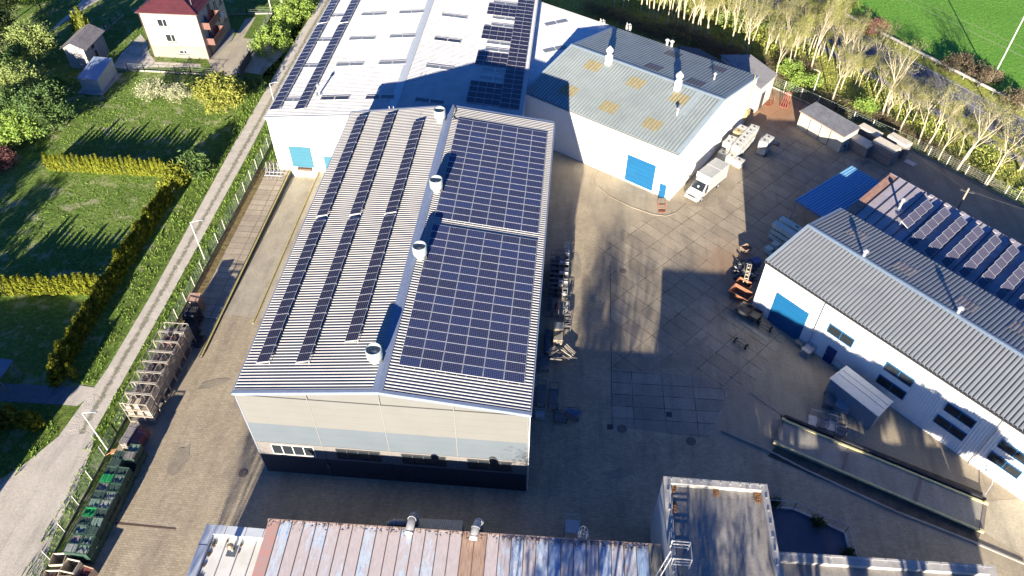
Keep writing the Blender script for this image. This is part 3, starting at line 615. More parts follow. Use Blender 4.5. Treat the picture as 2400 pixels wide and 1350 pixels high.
mb.build('roof', [MT['flakeshade'], MT['mauvegrey'], M('rust_edge_sheet', (.42, .25, .18), .8, (.28, .15, .11), 2)], lb, True)
seam.build('seams', MT['darkmetal'], lb, True)
mb = MB(); mb.bar(n2(-.05, 9.7, 5.55), n2(40, 9.7, 5.55), .16, .16)
for k in range(12): mb.box(n2(5.4+k*1.9, 9.35, 5.75), (.5, .5, .12), rz=-R(137.5))
mb.build('gutter', MT['mauvegrey'], lb, True)
# blue canopy
cb = thing('blue_canopy', 'open sided lean-to canopy with bright blue corrugated roof on thin posts', 'canopy', g(1858, 515)+(0,))
p00, p10, p11, p01 = [Vector((*g(*p, 3.4), 3.4)) for p in [(1863, 470), (1925, 510), (2055, 432), (1990, 398)]]
p11.z = p01.z = 3.75; p01 = p00+(p11-p10); ex_ = (p10-p00).normalized()*1.15; p10 = p10+ex_; p11 = p11+ex_
mb = MB(); ribs(mb, p00, (p10-p00), (p01-p00), (p10-p00).length, (p01-p00).length, .36, .16, GROOVE, flip=False)
ribs_u = (p10-p00).normalized()
o = mb.build('roof', M('bright_blue_sheet', (.20, .44, .68), .45, (.18, .40, .62)), cb, True)
for q in (p00+ribs_u*.2, p00+ribs_u*.2+(p01-p00)*.95, p10-ribs_u*.2): mb = MB(); mb.bar((q.x, q.y, 0), (q.x, q.y, q.z-.05), .09); mb.build('post', MT['bluegrey'], cb, True)
mb = MB()
mb.bar(p00-Vector((0, 0, .08)), p10-Vector((0, 0, .08)), .08, .12); mb.build('edge_beam', MT['bluegrey'], cb, True)
# ================================================================== SOUTH BLOCKS
rb = thing('flaking_roof_block', 'long low block with flaking mauve sheet roof along the bottom edge', 'workshop', (-20.8, 25.85, 0))
def rr(s, v, z): return (-20.8+s*math.cos(.018)+v*math.sin(.018)*1, 25.85+s*math.sin(.018)-v*math.cos(.018), z)
mb = MB(); mb.prism([rr(0.1, .25, 0)[:2], rr(29.9, .25, 0)[:2], rr(29.9, 22, 0)[:2], rr(0.1, 22, 0)[:2]], -.1, [5.85, 5.85, 5.1, 5.1]); mb.build('wall', MT['lightgrey'], rb, True)
def mauve(name, blue, grey=(.54, .475, .47)):
    m, t, b = newmat(name); co = coords(t)
    f = noise(t, co, 1.5, 8, .82, (2.6, .55, 1)); big = noise(t, co, .30, 3, .6, (1.4, .6, 1))
    s = mth(t, 'ADD', f, mth(t, 'MULTIPLY', big, .55)); th = .98-blue*.30
    c = ramp(t, s, [(th-.03, grey), (th+.01, (.50, .56, .64)), (th+.06, (.58, .66, .74)), (th+.16, (.26, .38, .58))])
    f2 = noise(t, co, .8, 5, .75, (1, 1, 1)); c = mix(t, ramp(t, f2, [(.66, (0, 0, 0)), (.70, (.55,)*3)]), c, (.36, .17, .15))
    c = mix(t, 1.0, c, ramp(t, noise(t, co, 3.2, 6, .7, (2, .5, 1)), [(.2, (.75,)*3), (.8, (1.12,)*3)]), 'MULTIPLY')
    t.links.new(c, b.inputs['Base Color']); b.inputs['Roughness'].default_value = .6; bump(t, b, f, .12, .02); return m
mats = [mauve('mauve_sheet_plain', .05), mauve('mauve_sheet_flaking', .75), mauve('mauve_sheet_some', .45),
        M('rust_stained_ribbed', (.44, .31, .24), .8, (.32, .20, .14), 2, stretch=(4, .6, 1)), mauve('blue_shade_flaking', 1.1, (.36, .36, .44)), M('pinkish_edge_sheet', (.50, .26, .22), .8, (.40, .30, .28), 1.5), M('weather_stained_sheet', (.36, .33, .27), .85, (.20, .19, .15), 1.5, stretch=(3, .6, 1))]  # the bluest, darker flaking sheet also carries tree shade in its colour
seq = [5, 1, 0, 2, 2, 2, 2, 0, 1, 0, 0, 1, 2, 1, 2, 0, 3, 3, 0, 1, 4, 2, 1, 4, 2, 1, 2, 4, 1, 1, 4, 6]
mb = MB(); seam = MB(); wd = 30.0/len(seq)
for k, q in enumerate(seq):
    mb.mi = q; s0, s1 = k*wd, (k+1)*wd
    if q == 3:
        U = Vector(rr(1, 0, 0))-Vector(rr(0, 0, 0)); V = (Vector(rr(0, 22, 5.3))-Vector(rr(0, -.05, 6.0))).normalized()
        mm = len(mb.f); ribs(mb, rr(s0, 22, 5.3), U, -V, wd, 22.05, .11, .02, ROUND)
    else: mb.add([rr(s0, -.05, 6.0), rr(s1, -.05, 6.0), rr(s1, 22, 5.3), rr(s0, 22, 5.3)], [(3, 2, 1, 0)])
    seam.bar(rr(s1, -.05, 6.02), rr(s1, 22, 5.32), .05, .08)
mb.build('roof', mats, rb, True); seam.build('seams', M('brown_seam', (.16, .12, .11), .8), rb, True)
mb = MB(); mb.bar(rr(-.05, -.12, 5.96), rr(30.05, -.12, 5.96), .12, .14); mb.build('gutter', MT['palewood'] if False else M('rust_pale_gutter', (.50, .40, .34), .7, (.34, .20, .14), 3), rb, True)
# leaf litter caught in the gutter: uncountable
mb = MB()
for _ in range(900):
    s = random.choice([random.uniform(18, 29), random.uniform(0, 30)]); v = abs(random.gauss(0, .22)); q = Vector(rr(s, v, 6.04-v*.03)); a = random.uniform(0, 6.3); r_ = random.uniform(.05, .16)
    d = Vector((math.cos(a), math.sin(a), 0)); e = Vector((-d.y, d.x, 0)); mb.add([q-d*r_, q+e*r_*.18+Vector((0, 0, .04)), q+d*r_], [(0, 1, 2)])
tag(mb.build('leaf_litter', M('dry_leaves', (.16, .10, .06), .95, (.09, .06, .04))), kind='stuff')
def duct(pts, r, label, m='alu'):
    mb = MB(); mb.tube(pts, r, 16); P = [Vector(p) for p in pts]
    t = thing('ventilation_duct', label, 'duct', (P[0].x, P[0].y, 0), 0, 'ducts along the flaking roof')
    mb.build('pipe', MT[m], t, True, smooth=True)
    for a, b_ in zip(P[:-1], P[1:]): d = (b_-a).normalized(); mb = MB(); mb.tube([a-d*.03, a+d*.03], r*1.08, 16); mb.build('collar', MT['steel'], t, True)
    return t
MT['ductgrey'] = M('duct_grey', (.22, .225, .24), .5, (.17, .175, .19), 3); MT['ductpale'] = M('duct_pale', (.45, .45, .44), .5, (.34, .34, .33), 3)
x, y = g(968, 1215, 5.6)
yr = 26.0; x = g(965, 1225, 6.2)[0]
duct([(x-1.95, yr+.75, 3.6), (x-1.85, yr+.8, 5.1), (x-1.45, yr+.8, 5.5), (x-.3, yr+.8, 5.55)], .29, 'dark elbow duct lying left of the upright pipe behind the flaking roof', 'ductgrey')
duct([(x-.08, yr-.25, 6.2), (x, yr+.75, 6.35), (x+.03, yr+1.15, 6.2), (x+.04, yr+1.3, 5.8), (x+.04, yr+1.3, 0)], .31, 'upright grey duct bending over the roof edge beside the ribbed lean-to', 'ductgrey')
x, y = g(1116, 1228, 6.0)
duct([(x+.22, 27.25, 0), (x+.22, 27.25, 5.8), (x+.18, 27.0, 6.3), (x+.05, 26.4, 6.55), (x-.02, 25.75, 6.5), (x-.04, 25.5, 6.35)], .31, 'pale bent duct mouth above the rust stained roof strip', 'ductpale')
P4 = [g(*p, 4.6) for p in [(978, 1214), (1086, 1220), (1084, 1250), (975, 1243)]]
lt = thing('ribbed_lean_to', 'small lean-to with pale ribbed roof between two ducts behind the flaking roof', 'lean-to', (P4[0][0], P4[0][1], 0))
mb = MB(); ax = Vector((*P4[0], 4.6)); bx_ = Vector((*P4[1], 4.6)); U = (bx_-ax); ribs(mb, Vector((ax.x, ax.y-1.6, 4.85)), U, (0, 1.6, -.25), U.length, 1.6, .15, .04, ROUND)
mb.build('roof', M('pale_fibre_sheet', (.46, .44, .38), .8, (.34, .32, .27), 3), lt, True)
mb = MB(); mb.prism([(ax.x+.05, ax.y-1.5), (bx_.x-.05, bx_.y-1.5), (bx_.x-.05, bx_.y-.05), (ax.x+.05, ax.y-.05)], 0, 4.5); mb.build('wall', MT['lightgrey'], lt, True)
# caged ladders
def cage_ladder(name, label, x, y, z0, z1, face, group=None, cage_from=2.2):
    """face = heading (deg) the climber's back points to"""
    t = thing(name, label, 'ladder', (x, y, 0), -R(face), group); mb = MB()
    for s in (-.25, .25): mb.bar((s, 0.12, z0), (s, 0.12, z1+1.0), .05)
    z = z0+.3
    while z < z1+.9: mb.bar((-.25, .12, z), (.25, .12, z), .03); z += .3
    mb.build('ladder_frame', MT['whitepaint'], t); mb = MB(); z = max(z0+cage_from, z1-2.5)
    hoops = []
    while z < z1+1.05:
        pts = [(-.25, .12, z)]+[(.38*math.cos(a), .18+.62*math.sin(a) if math.sin(a) > 0 else .18, z) for a in [R(180-18*k) for k in range(11)]]+[(.25, .12, z)]
        mb.tube(pts, .025, 5); hoops.append(z); z += .6
    for a in (0, 36, 72, 108, 144, 180):
        p = (.38*math.cos(R(a)), .18+.62*math.sin(R(a))); mb.bar((p[0], p[1], hoops[0]), (p[0], p[1], hoops[-1]), .035)
    mb.build('safety_cage', MT['whitepaint'], t); return t
LG = 'white caged ladders on the buildings'
x, y = g(1366, 1262, 6.0); cage_ladder('caged_ladder', 'white hooped ladder rising at the edge of the flaking roof near its right end', x, y-.1, .3, 6.1, 0, LG)
x, y = g(1338, 1255, 3.0); t = thing('steel_landing', 'dark steel landing with pale rails beside the hooped ladder at the flaking roof', 'landing', (x, y, 0)); mb = MB()
mb.b2((-.55, -.5, 4.4), (.55, .6, 4.46)); [mb.bar((a, b_, 0), (a, b_, 5.4), .05) for a in (-.55, .55) for b_ in (-.5, .6)]; mb.bar((-.55, .6, 5.4), (.55, .6, 5.4), .04); mb.bar((-.55, -.5, 5.4), (-.55, .6, 5.4), .04); mb.bar((.55, -.5, 5.4), (.55, .6, 5.4), .04); mb.build('frame', MT['steel'], t)
x, y = g(945, 232, 10.0); cage_ladder('caged_ladder', 'white caged ladder standing against the rear gable left of the ridge of the big hall', x, MY+ML+.1, 8.7, 11.7, 0, LG, .3)
x, y = g(1409, 58, 6.8); cage_ladder('caged_ladder', 'white caged ladder on the far eave of the annexe, left of the pair', x, y, .3, 6.7, 32, LG)
x, y = g(1471, 70, 7.1); cage_ladder('caged_ladder', 'white caged ladder on the far eave of the grey roofed hall, right of the pair', x, y+.3, .3, 7.0, 32, LG)
# white tray roof block bottom left
lw = thing('white_tray_roof_block', 'low block with white membrane roof inside a broad pale parapet at the bottom left', 'building', (-25.9, 25.6, 0))
PZ = 4.9
mb = MB(); mb.b2((-25.85, 3.0, -.1), (-20.75, 25.5, 4.45)); mb.build('wall', MT['white'], lw, True)
MT['membrane'] = M('white_membrane', (.74, .73, .68), .6, (.62, .62, .56), .7, dirt=.25, dirtcol=(.40, .37, .30))
mb = MB(); mb.add([(-25.2, 3.0, 4.55), (-20.7, 3.0, 4.55), (-20.7, 25.0, 4.55), (-25.2, 25.0, 4.55)], [(0, 1, 2, 3)]); mb.build('roof', MT['membrane'], lw, True)
mb = MB()
for q in (-24.05, -22.9, -21.75): mb.bar((q, 3, 4.60), (q, 24.95, 4.60), .07, .11)
mb.build('roof_seams', MT['whitepaint'], lw, True)
mb = MB(); mb.b2((-25.95, 3.0, 4.2), (-25.25, 25.7, PZ)); mb.b2((-25.25, 24.95, 4.2), (-20.65, 25.7, PZ)); mb.build('parapet', M('pale_blue_coping', (.60, .64, .68), .5, (.52, .57, .62), .8, dirt=.3, dirtcol=(.3, .32, .34)), lw, True)
mb = MB()
for y in (9, 12, 15, 18, 21, 24): mb.b2((-25.96, y, PZ), (-25.24, y+.03, PZ+.015))
for x in (-24.3, -22.7, -21.3): mb.b2((x, 24.94, PZ), (x+.03, 25.71, PZ+.015))
mb.build('coping_joints', MT['darkmetal'], lw, True)
x, y = g(541, 1283, 5.1); t = thing('roof_vent', 'short brass coloured roof vent standing on the white tray roof', 'roof vent', (x, y, 4.55)); mb = MB(); mb.tube([(0, 0, 0), (0, 0, .55)], .10, 12); mb.build('pipe', MT['steel'], t)
mb = MB(); mb.tube([(0, 0, .5), (0, 0, .6), (0, 0, .8), (0, 0, .95)], [.2, .26, .26, .1], 16); mb.build('cowl', M('brassy_cowl', (.40, .30, .20), .4, metal=.5), t); mb = MB(); mb.box((0, -.1, .02), (.8, .8, .04)); mb.build('flashing', MT['lightgrey'], t)
mb = MB()
for (cx, cy, r_) in ((-24.95, 24.3, .35), (-25.0, 23.5, .22), (-25.05, 22.6, .16), (-25.0, 21.6, .3), (-25.05, 20.6, .25), (-23.98, 24.6, .12), (-22.8, 24.4, .14), (-22.82, 23.8, .1)):
    for _ in range(90):
        a = random.uniform(0, 6.3); rr_ = r_*math.sqrt(random.random()); q = Vector((cx+rr_*math.cos(a)*.6, cy+rr_*math.sin(a), 4.58+random.uniform(0, .05))); mb.box(q, (.06, .04, .015), rz=random.uniform(0, 3), rx=random.uniform(-.6, .6))
tag(mb.build('roof_moss', M('brown_moss', (.13, .09, .06), .95, (.08, .055, .04))), kind='stuff')
# tall flat roofed block
tw = thing('flat_roofed_tower', 'tall flat roofed block with pale stone parapet and leaf piles in its corners', 'building', (9.35, 31.2, 0))
TZ = 8.0; tx0, tx1, ty1 = 9.35, 17.3, 31.2
mb = MB(); mb.b2((tx0+.03, 0, -.1), (tx1-.03, ty1-.03, TZ-.55)); mb.build('wall', MT['white'], tw, True)
MT['roofconc'] = paving('flat_roof_felt', (.40, .375, .34), (.31, .295, .27), ns=.5, grid=(1.0, 5.0, 0, .02, (.25, .235, .22), 0, 0.2, 0), bumpv=.2)
mb = MB(); mb.add([(tx0+.55, 0, TZ-.45), (tx1-.5, 0, TZ-.45), (tx1-.5, ty1-.55, TZ-.45), (tx0+.55, ty1-.55, TZ-.45)], [(0, 1, 2, 3)]); mb.build('roof', MT['roofconc'], tw, True)
mb = MB(); mb.b2((tx0, 0, TZ-.6), (tx0+.55, ty1, TZ)); mb.b2((tx1-.5, 0, TZ-.6), (tx1, ty1, TZ)); mb.b2((tx0+.55, ty1-.55, TZ-.6), (tx1-.5, ty1, TZ)); mb.build('parapet', MT['palestone'], tw, True)
mb = MB()
pts = [(tx0+.3, 8, TZ+.12), (tx0+.3, ty1-.22, TZ+.12), (tx1-.25, ty1-.22, TZ+.12), (tx1-.25, 8, TZ+.12)]; mb.tube(pts, .018, 5)
for k in range(10): xk = tx0+.6+k*.75; mb.box((xk, ty1-.22, TZ+.06), (.07, .16, .12))
for k in range(10): mb.box((tx1-.25, ty1-1.2-k*1.05, TZ+.06), (.16, .07, .12)); mb.box((tx0+.3, ty1-1.2-k*1.6, TZ+.06), (.16, .07, .12))
mb.build('lightning_conductor', MT['steel'], tw, True)
mb = MB()
for (cx, cy, r_, n_) in ((tx0+.8, ty1-.8, .22, 80), (tx0+4.05, ty1-.78, .3, 160), (tx1-.75, ty1-.95, .38, 260), (tx0+.72, ty1-2.4, .3, 200)):
    for _ in range(n_):
        a = random.uniform(0, 6.3); rr_ = r_*random.random()**.6; mb.box((cx+rr_*math.cos(a)*.8, cy+rr_*math.sin(a)*1.5, TZ-.42+random.uniform(0, .08)), (.09, .05, .01), rz=random.uniform(0, 3), rx=random.uniform(-.8, .8))
tag(mb.build('leaf_piles', M('orange_leaves', (.38, .20, .10), .9, (.22, .11, .06), 8)), kind='stuff')
# access frame on the tower roof edge
t = thing('roof_access_frame', 'white angled access frame with guard rails on the left parapet of the flat roofed block', 'access frame', (10.2, 24.6, 0)); mb = MB()
X0, X1 = tx0+.15, tx0+1.45
for z in (TZ+.15, TZ+.6, TZ+1.05):
    mb.bar((X0, 24.1, z), (X1, 24.1, z), .06); mb.bar((X0, 25.4, z), (X1, 25.4, z), .06); mb.bar((X1, 24.1, z), (X1, 25.4, z), .06) if z > TZ+1 else None
for a, b_ in ((X0, 24.1), (X1, 24.1), (X0, 25.4), (X1, 25.4)): mb.bar((a, b_, TZ-.3), (a, b_, TZ+1.1), .07)
mb.bar((X0-.1, 24.2, TZ+.9), (X0-1.3, 22.6, 6.6), .07); mb.bar((X0-.1, 24.7, TZ+.9), (X0-1.3, 23.1, 6.6), .07)
for k in range(7): f = k/6; mb.bar((X0-.1-1.2*f, 24.2-1.6*f, TZ+.9-2.2*f+.0), (X0-.1-1.2*f, 24.7-1.6*f, TZ+.9-2.2*f), .04)
mb.build('frame', MT['whitepaint'], t, True)
# low wing bottom right
lz = 3.25
wg = thing('low_wing', 'low flat roofed wing with broad pale parapet at the bottom right', 'building', (17.4, 28.0, 0))
mb = MB(); mb.b2((17.4, 0, -.1), (35.3, 28.15, lz-.5)); mb.build('wall', MT['white'], wg, True)
mb = MB(); mb.add([(17.4, 0, lz-.42), (34.8, 0, lz-.42), (34.8, 27.7, lz-.42), (17.4, 27.5, lz-.42)], [(0, 1, 2, 3)]); mb.build('roof', MT['roofconc'], wg, True)
mb = MB(); mb.prism([(17.4, 27.35), (35.4, 27.7), (35.4, 28.45), (17.4, 28.1)], lz-.55, lz); mb.prism([(34.85, 0), (35.4, 0), (35.4, 27.7), (34.85, 27.69)], lz-.55, lz-.003); mb.build('parapet', MT['palestone'], wg, True)
mb = MB(); mb.tube([(17.9, 27.9, lz+.1), (35.1, 28.22, lz+.1)], .018, 5)
for k in range(16): xk = 18.6+k*1.06; mb.box((xk, 27.92+(xk-17.9)*.0186, lz+.05), (.06, .18, .1))
mb.build('lightning_conductor', MT['steel'], wg, True)
# terrace with glass rail
fl = [g(*p, .5) for p in [(1800, 1186), (1860, 1192), (1980, 1248), (1996, 1300)]]
tc = thing('roof_terrace', 'dark floored terrace in the corner between the flat roofed block and the low wing', 'terrace', (20, 30, 0))
x3, y3 = fl[3]; pol = [(17.31, 28.5), (17.31, fl[0][1]), fl[1], fl[2], (x3, 28.5)]
mb = MB(); mb.prism(pol, -.1, .45); mb.build('floor', M('navy_decking', (.05, .07, .12), .6, (.04, .055, .10), 1), tc, True)
mb = MB(); Q = [(17.35, fl[0][1]), fl[1], fl[2], (x3, 28.5)]
for a, b_ in zip(Q[:-1], Q[1:]): mb.bar((*a, .52), (*b_, .52), .22, .12)
mb.build('edge_kerb', MT['palestone'], tc, True)
mb = MB(); gl = MB()
for a, b_ in zip(Q[:-1], Q[1:]):
    a, b_ = Vector((*a, 0)), Vector((*b_, 0)); mb.bar(a+Vector((0, 0, 1.6)), b_+Vector((0, 0, 1.6)), .05)
    n_ = max(1, round((b_-a).length/1.15))
    for k in range(n_+1):
        q = a+(b_-a)*(k/n_); mb.bar(q+Vector((0, 0, .5)), q+Vector((0, 0, 1.6)), .04)
mb.build('railing', MT['steel'], tc, True)

# ================================================================== SOLAR ARRAYS
def panelmat(name, base, line, nx, ny, w_, h_, lw_, halves=False, sheen=.18):
    m, t, b = newmat(name); co = coords(t, 'obj'); mp = N(t, 'ShaderNodeMapping'); mp.inputs['Location'].default_value = (w_/2, h_/2, 0); t.links.new(co, mp.inputs[0])
    br = t.nodes.new('ShaderNodeTexBrick'); br.offset = 0; br.inputs['Scale'].default_value = 1; br.inputs['Brick Width'].default_value = w_/nx; br.inputs['Row Height'].default_value = h_/ny
    br.inputs['Mortar Size'].default_value = lw_; br.inputs['Mortar Smooth'].default_value = .1
    t.links.new(mp.outputs[0], br.inputs['Vector'])
    oi = t.nodes.new('ShaderNodeObjectInfo'); rc = ramp(t, oi.outputs['Random'], [(0, base[0]), (.5, base[1]), (1, base[2])])
    c = mix(t, br.outputs['Fac'], rc, line); t.links.new(c, b.inputs['Base Color']); b.inputs['Roughness'].default_value = sheen; b.inputs['Specular IOR Level'].default_value = .35
    return m
MT['frame'] = M('panel_frame', (.62, .63, .66), .45, metal=.2)
MT['poly'] = panelmat('blue_cell_glass', [(.016, .020, .055), (.018, .024, .078), (.016, .032, .115)], (.13, .145, .21), 10, 6, 1.63, .96, .014)
MT['mono'] = panelmat('black_cell_glass', [(.020, .020, .038), (.024, .024, .042), (.028, .027, .048)], (.15, .15, .19), 6, 1, 1.1, 1.7, .012)
MT['mono2'] = panelmat('dark_cell_glass', [(.030, .028, .048), (.038, .035, .055), (.034, .03, .05)], (.10, .10, .12), 2, 1, 1.7, 1.0, .01)
MT['multi'] = panelmat('grey_blue_cell_glass', [(.05, .05, .085), (.056, .054, .09), (.06, .058, .10)], (.14, .14, .18), 6, 10, .96, 1.63, .012)
def panelmesh(w_, h_, glassm, fw=.022, mid=False, dz=.04):
    mb = MB(); mb.mi = 0; mb.add([(-w_/2+fw, -h_/2+fw, dz-.004), (w_/2-fw, -h_/2+fw, dz-.004), (w_/2-fw, h_/2-fw, dz-.004), (-w_/2+fw, h_/2-fw, dz-.004)], [(0, 1, 2, 3)])
    mb.mi = 1; mb.b2((-w_/2, -h_/2, 0), (w_/2, -h_/2+fw, dz)); mb.b2((-w_/2, h_/2-fw, 0), (w_/2, h_/2, dz)); mb.b2((-w_/2, -h_/2+fw, 0), (-w_/2+fw, h_/2-fw, dz)); mb.b2((w_/2-fw, -h_/2+fw, 0), (w_/2, h_/2-fw, dz))
    if mid: mb.b2((-w_/2+fw, -.012, dz-.003), (w_/2-fw, .012, dz+.001))
    me = bpy.data.meshes.new('solar_panel'); me.from_pydata(mb.v, [], mb.f); me.materials.append(glassm); me.materials.append(MT['frame']); me.polygons.foreach_set('material_index', mb.m); me.update(); return me
def put(me, parent, loc, rot, name='solar_panel'):
    o = bpy.data.objects.new(name, me); C.objects.link(o); o.parent = parent; o.location = Vector(loc)-parent.location; o.rotation_euler = rot; return o
pm = panelmesh(1.65, .98, MT['poly'], .03); sa = math.atan2(MHR-MHE, MW/2)
def zroof(x): return MHE+(MHR-MHE)*(1-abs(x-MX-MW/2)/(MW/2))
for y0, lab in ((36.62, 'front blue solar field of small framed panels on the big hall roof, nearest the gable'), (54.55, 'rear blue solar field on the right slope of the big hall beyond the bare gap')):
    arr = thing('solar_field', lab, 'solar array', (-11.9, y0-.5, zroof(-11.9)), 0, 'blue solar fields')
    for r_ in range(17):
        for c_ in range(6): 
            x = -11.05+c_*1.675*math.cos(sa); put(pm, arr, (x, y0+r_*1.0, zroof(x)+.17), (0, sa, 0))
    mb = MB()
    for c_ in range(6):
        for dx in (-.45, .45):
            x = -11.05+c_*1.675*math.cos(sa)+dx; mb.bar((x, y0-.75, zroof(x)+.13), (x, y0+16.6, zroof(x)+.13), .045)
    mb.build('mounting_rails', MT['frame'], arr, True)
pm2 = panelmesh(1.13, 1.73, MT['mono'], .02, True)
names = [('leftmost', -23.1), ('middle', -19.75), ('right hand', -16.2)]
for nm, xc in names:
    for seg, y0, n_ in (('front', 36.2 if xc < -18 else 38.3, 10 if xc < -18 else 9), ('rear', 54.5, 10 if xc < -18 else 9)):
        arr = thing('solar_strip', f'{seg} {nm} black panel strip on the left slope of the big hall', 'solar array', (xc, y0, zroof(xc)), 0, 'black panel strips on the big hall')
        st = 1.75
        for k in range(n_): put(pm2, arr, (xc, y0+st*(k+.5), zroof(xc)+.34), (0, -sa-R(7), 0))
        mb = MB(); [mb.bar((xc+d_, y0-.1, zroof(xc+d_)+.07), (xc+d_, y0+st*n_+.1, zroof(xc+d_)+.07), .04) for d_ in (-.6, .53)]
        for k in range(n_+1):
            y = y0+st*k+.0; a = (xc-.62, y, zroof(xc-.62)+.16); b_ = (xc+.62, y, zroof(xc+.62)+.40); mb.bar(a, b_, .04); mb.bar((xc+.55, y, zroof(xc+.55)+.08), (xc+.55, y, zroof(xc+.55)+.40), .04); mb.bar((xc-.62, y, zroof(xc-.62)+.05), (xc-.62, y, zroof(xc-.62)+.17), .04)
        mb.build('mounting_frame', MT['frame'], arr, True)
# white hall strips and clusters
for nm, pa, pb, n_ in (('outer', (644, 261), (752, 62), 11), ('inner', (699, 260), (806, 61), 11)):
    a = onroof(*pa, wz); b_ = onroof(*pb, wz); xc = (a[0]+b_[0])/2; st = (b_[1]-a[1])/n_
    for seg, ys, m_ in (('near', a[1], n_), ('far', b_[1]+.6, 12)):
        arr = thing('solar_strip', f'{seg} half of the {nm} black panel strip on the left slope of the white hall', 'solar array', (xc, ys, wz(xc)), 0, 'black panel strips on the white hall')
        for k in range(m_): put(pm2, arr, (xc, ys+st*(k+.5), wz(xc)+.24), (0, -WSL-R(6), 0)).scale = (1.13, st/1.75, 1)
        mb = MB(); [mb.bar((xc+d_, ys, wz(xc+d_)+.1+.12*(d_ > 0)), (xc+d_, ys+st*m_, wz(xc+d_)+.1+.12*(d_ > 0)), .05) for d_ in (-.68, .66)]
        for k in range(m_+1): mb.bar((xc-.72, ys+st*k, wz(xc)+.10), (xc+.70, ys+st*k, wz(xc)+.33), .04)
        mb.build('mounting_frame', MT['frame'], arr, True)
pm3 = panelmesh(1.68, 1.0, MT['mono2'], .02)
def cluster(pts, nx, ny, label):
    q = [onroof(*p, wz) for p in pts]; x0 = (q[0][0]+q[3][0])/2; x1 = (q[1][0]+q[2][0])/2; y1 = (q[0][1]+q[1][1])/2; y0 = (q[2][1]+q[3][1])/2
    arr = thing('solar_cluster', label, 'solar array', (x0, y0, wz(x0)), 0, 'dark panel fields on the white hall right slope')
    dx, dy = (x1-x0)/nx, (y1-y0)/ny
    for i_ in range(nx):
        for j_ in range(ny): x = x0+dx*(i_+.5); put(pm3, arr, (x, y0+dy*(j_+.5), wz(x)+.12), (0, WSL, 0)).scale = (dx*.985/1.68, dy*.98/1.0, 1)
cluster([(1147,9),(1212,17),(1207,45),(1140,33)], 4, 3, 'farthest dark panel block beside the edge strip of the white hall')
cluster([(1134,61),(1204,70),(1198,102),(1128,91)], 4, 3, 'second farthest dark panel block beside the edge strip of the white hall')
cluster([(1120,120),(1194,130),(1186,162),(1113,153)], 4, 3, 'half shaded dark panel block beside the edge strip of the white hall')
cluster([(1104,190),(1182,199),(1171,252),(1092,241)], 4, 4, 'nearest fully shaded dark panel block on the white hall')
cluster([(1224,-60),(1266,-56),(1211,259),(1171,254)], 2, 34, 'long two wide dark panel strip along the right edge of the white hall')
# tilted rows on the panel roof block
pm4 = panelmesh(.99, 1.66, MT['multi'], .03)
ordn = ['first', 'second', 'third', 'fourth', 'fifth', 'sixth', 'seventh', 'eighth', 'ninth']


for k in range(8):
    s_ = 5.45+k*1.95; n_ = 4 if k == 0 else 6; v0 = 2.15 if k == 0 else -.35; vw = 1.43
    q = Vector(n2(s_, v0, 5.5)); arr = thing('solar_row', f'{ordn[k]} tilted solar row from the sunlit end of the mauve roof, {"four" if k == 0 else "six"} panels long', 'solar array', q, 0, 'tilted solar rows')
    for i_ in range(n_):
        v = v0+vw*(i_+.5); put(pm4, arr, n2(s_+.45, v, 5.95), (0, R(24), R(-47))).scale = (1, vw/1.68, 1)
    mb = MB()
    for i_ in range(n_+1):
        v = v0+vw*i_; a, b_ = n2(s_-.05, v, 6.1), n2(s_+.95, v, 5.72); mb.bar(a, b_, .04); mb.bar(a, n2(s_-.05, v, 5.45), .04); mb.bar(b_, n2(s_+.95, v, 5.45), .04)
    mb.build('mounting_frame', MT['frame'], arr, True)
    mb = MB(); p = n2(s_+1.25, v0+.1, 5.47); mb.prism([n2(s_+1.1, v0-.1, 0)[:2], n2(s_+1.65, v0+.05, 0)[:2], n2(s_+1.2, v0+.5, 0)[:2]], 5.46, 5.52); mb.build('ballast_plate', MT['steel'], arr, True)
# ---- roof fans on the big hall
def roof_fan(p, label):
    x, y = g(p[0], p[1], 13.1); t = thing('roof_fan', label, 'roof fan', (x, y, 12.95), 0, 'cylindrical roof fans on the big hall ridge')
    mb = MB(); mb.tube([(0, 0, 0), (0, 0, .12)], .62, 20); mb.box((0, -.1, .02), (1.25, 1.25, .14)); mb.tube([(0, 0, .1), (0, 0, .75)], .40, 24); mb.build('base_pipe', MT['fangrey'], t, smooth=False)
    mb = MB(); n_ = 28; prof = [(.42, .6), (.62, .78), (.66, .95), (.66, 1.72), (.64, 1.78), (.56, 1.78), (.54, 1.55), (.40, 1.25), (.30, 1.2)]
    vs = []; fs = []
    for r_, z in prof:
        for j in range(n_): a = 2*math.pi*j/n_; vs.append((r_*math.cos(a), r_*math.sin(a), z))
    for i_ in range(len(prof)-1):
        for j in range(n_): fs.append((i_*n_+j, i_*n_+(j+1) % n_, (i_+1)*n_+(j+1) % n_, (i_+1)*n_+j))
    mb.add(vs, fs); mb.build('housing', MT['fangrey'], t, smooth=True)
    mb = MB(); mb.tube([(0, 0, 1.15), (0, 0, 1.28), (0, 0, 1.36)], [.44, .34, .05], 20); mb.build('inner_cone', MT['steel'], t, smooth=True)
    mb = MB(); mb.box((.5, -.1, .5), (.25, .18, .3)); mb.build('motor_box', MT['darkmetal'], t); return t
MT['fangrey'] = M('pale_fan_paint', (.33, .38, .37), .45, (.29, .335, .33), 3, mode='obj')
for p, l in (((1032, 286), 'farthest cylindrical roof fan, at the rear gable of the big hall'), ((1024, 450), 'cylindrical roof fan beside the rear blue solar field, second farthest'), ((986, 606), 'cylindrical roof fan just in front of the gap between the blue solar fields'), ((881, 848), 'nearest cylindrical roof fan, left of the ridge near the front gable')): roof_fan(p, l)
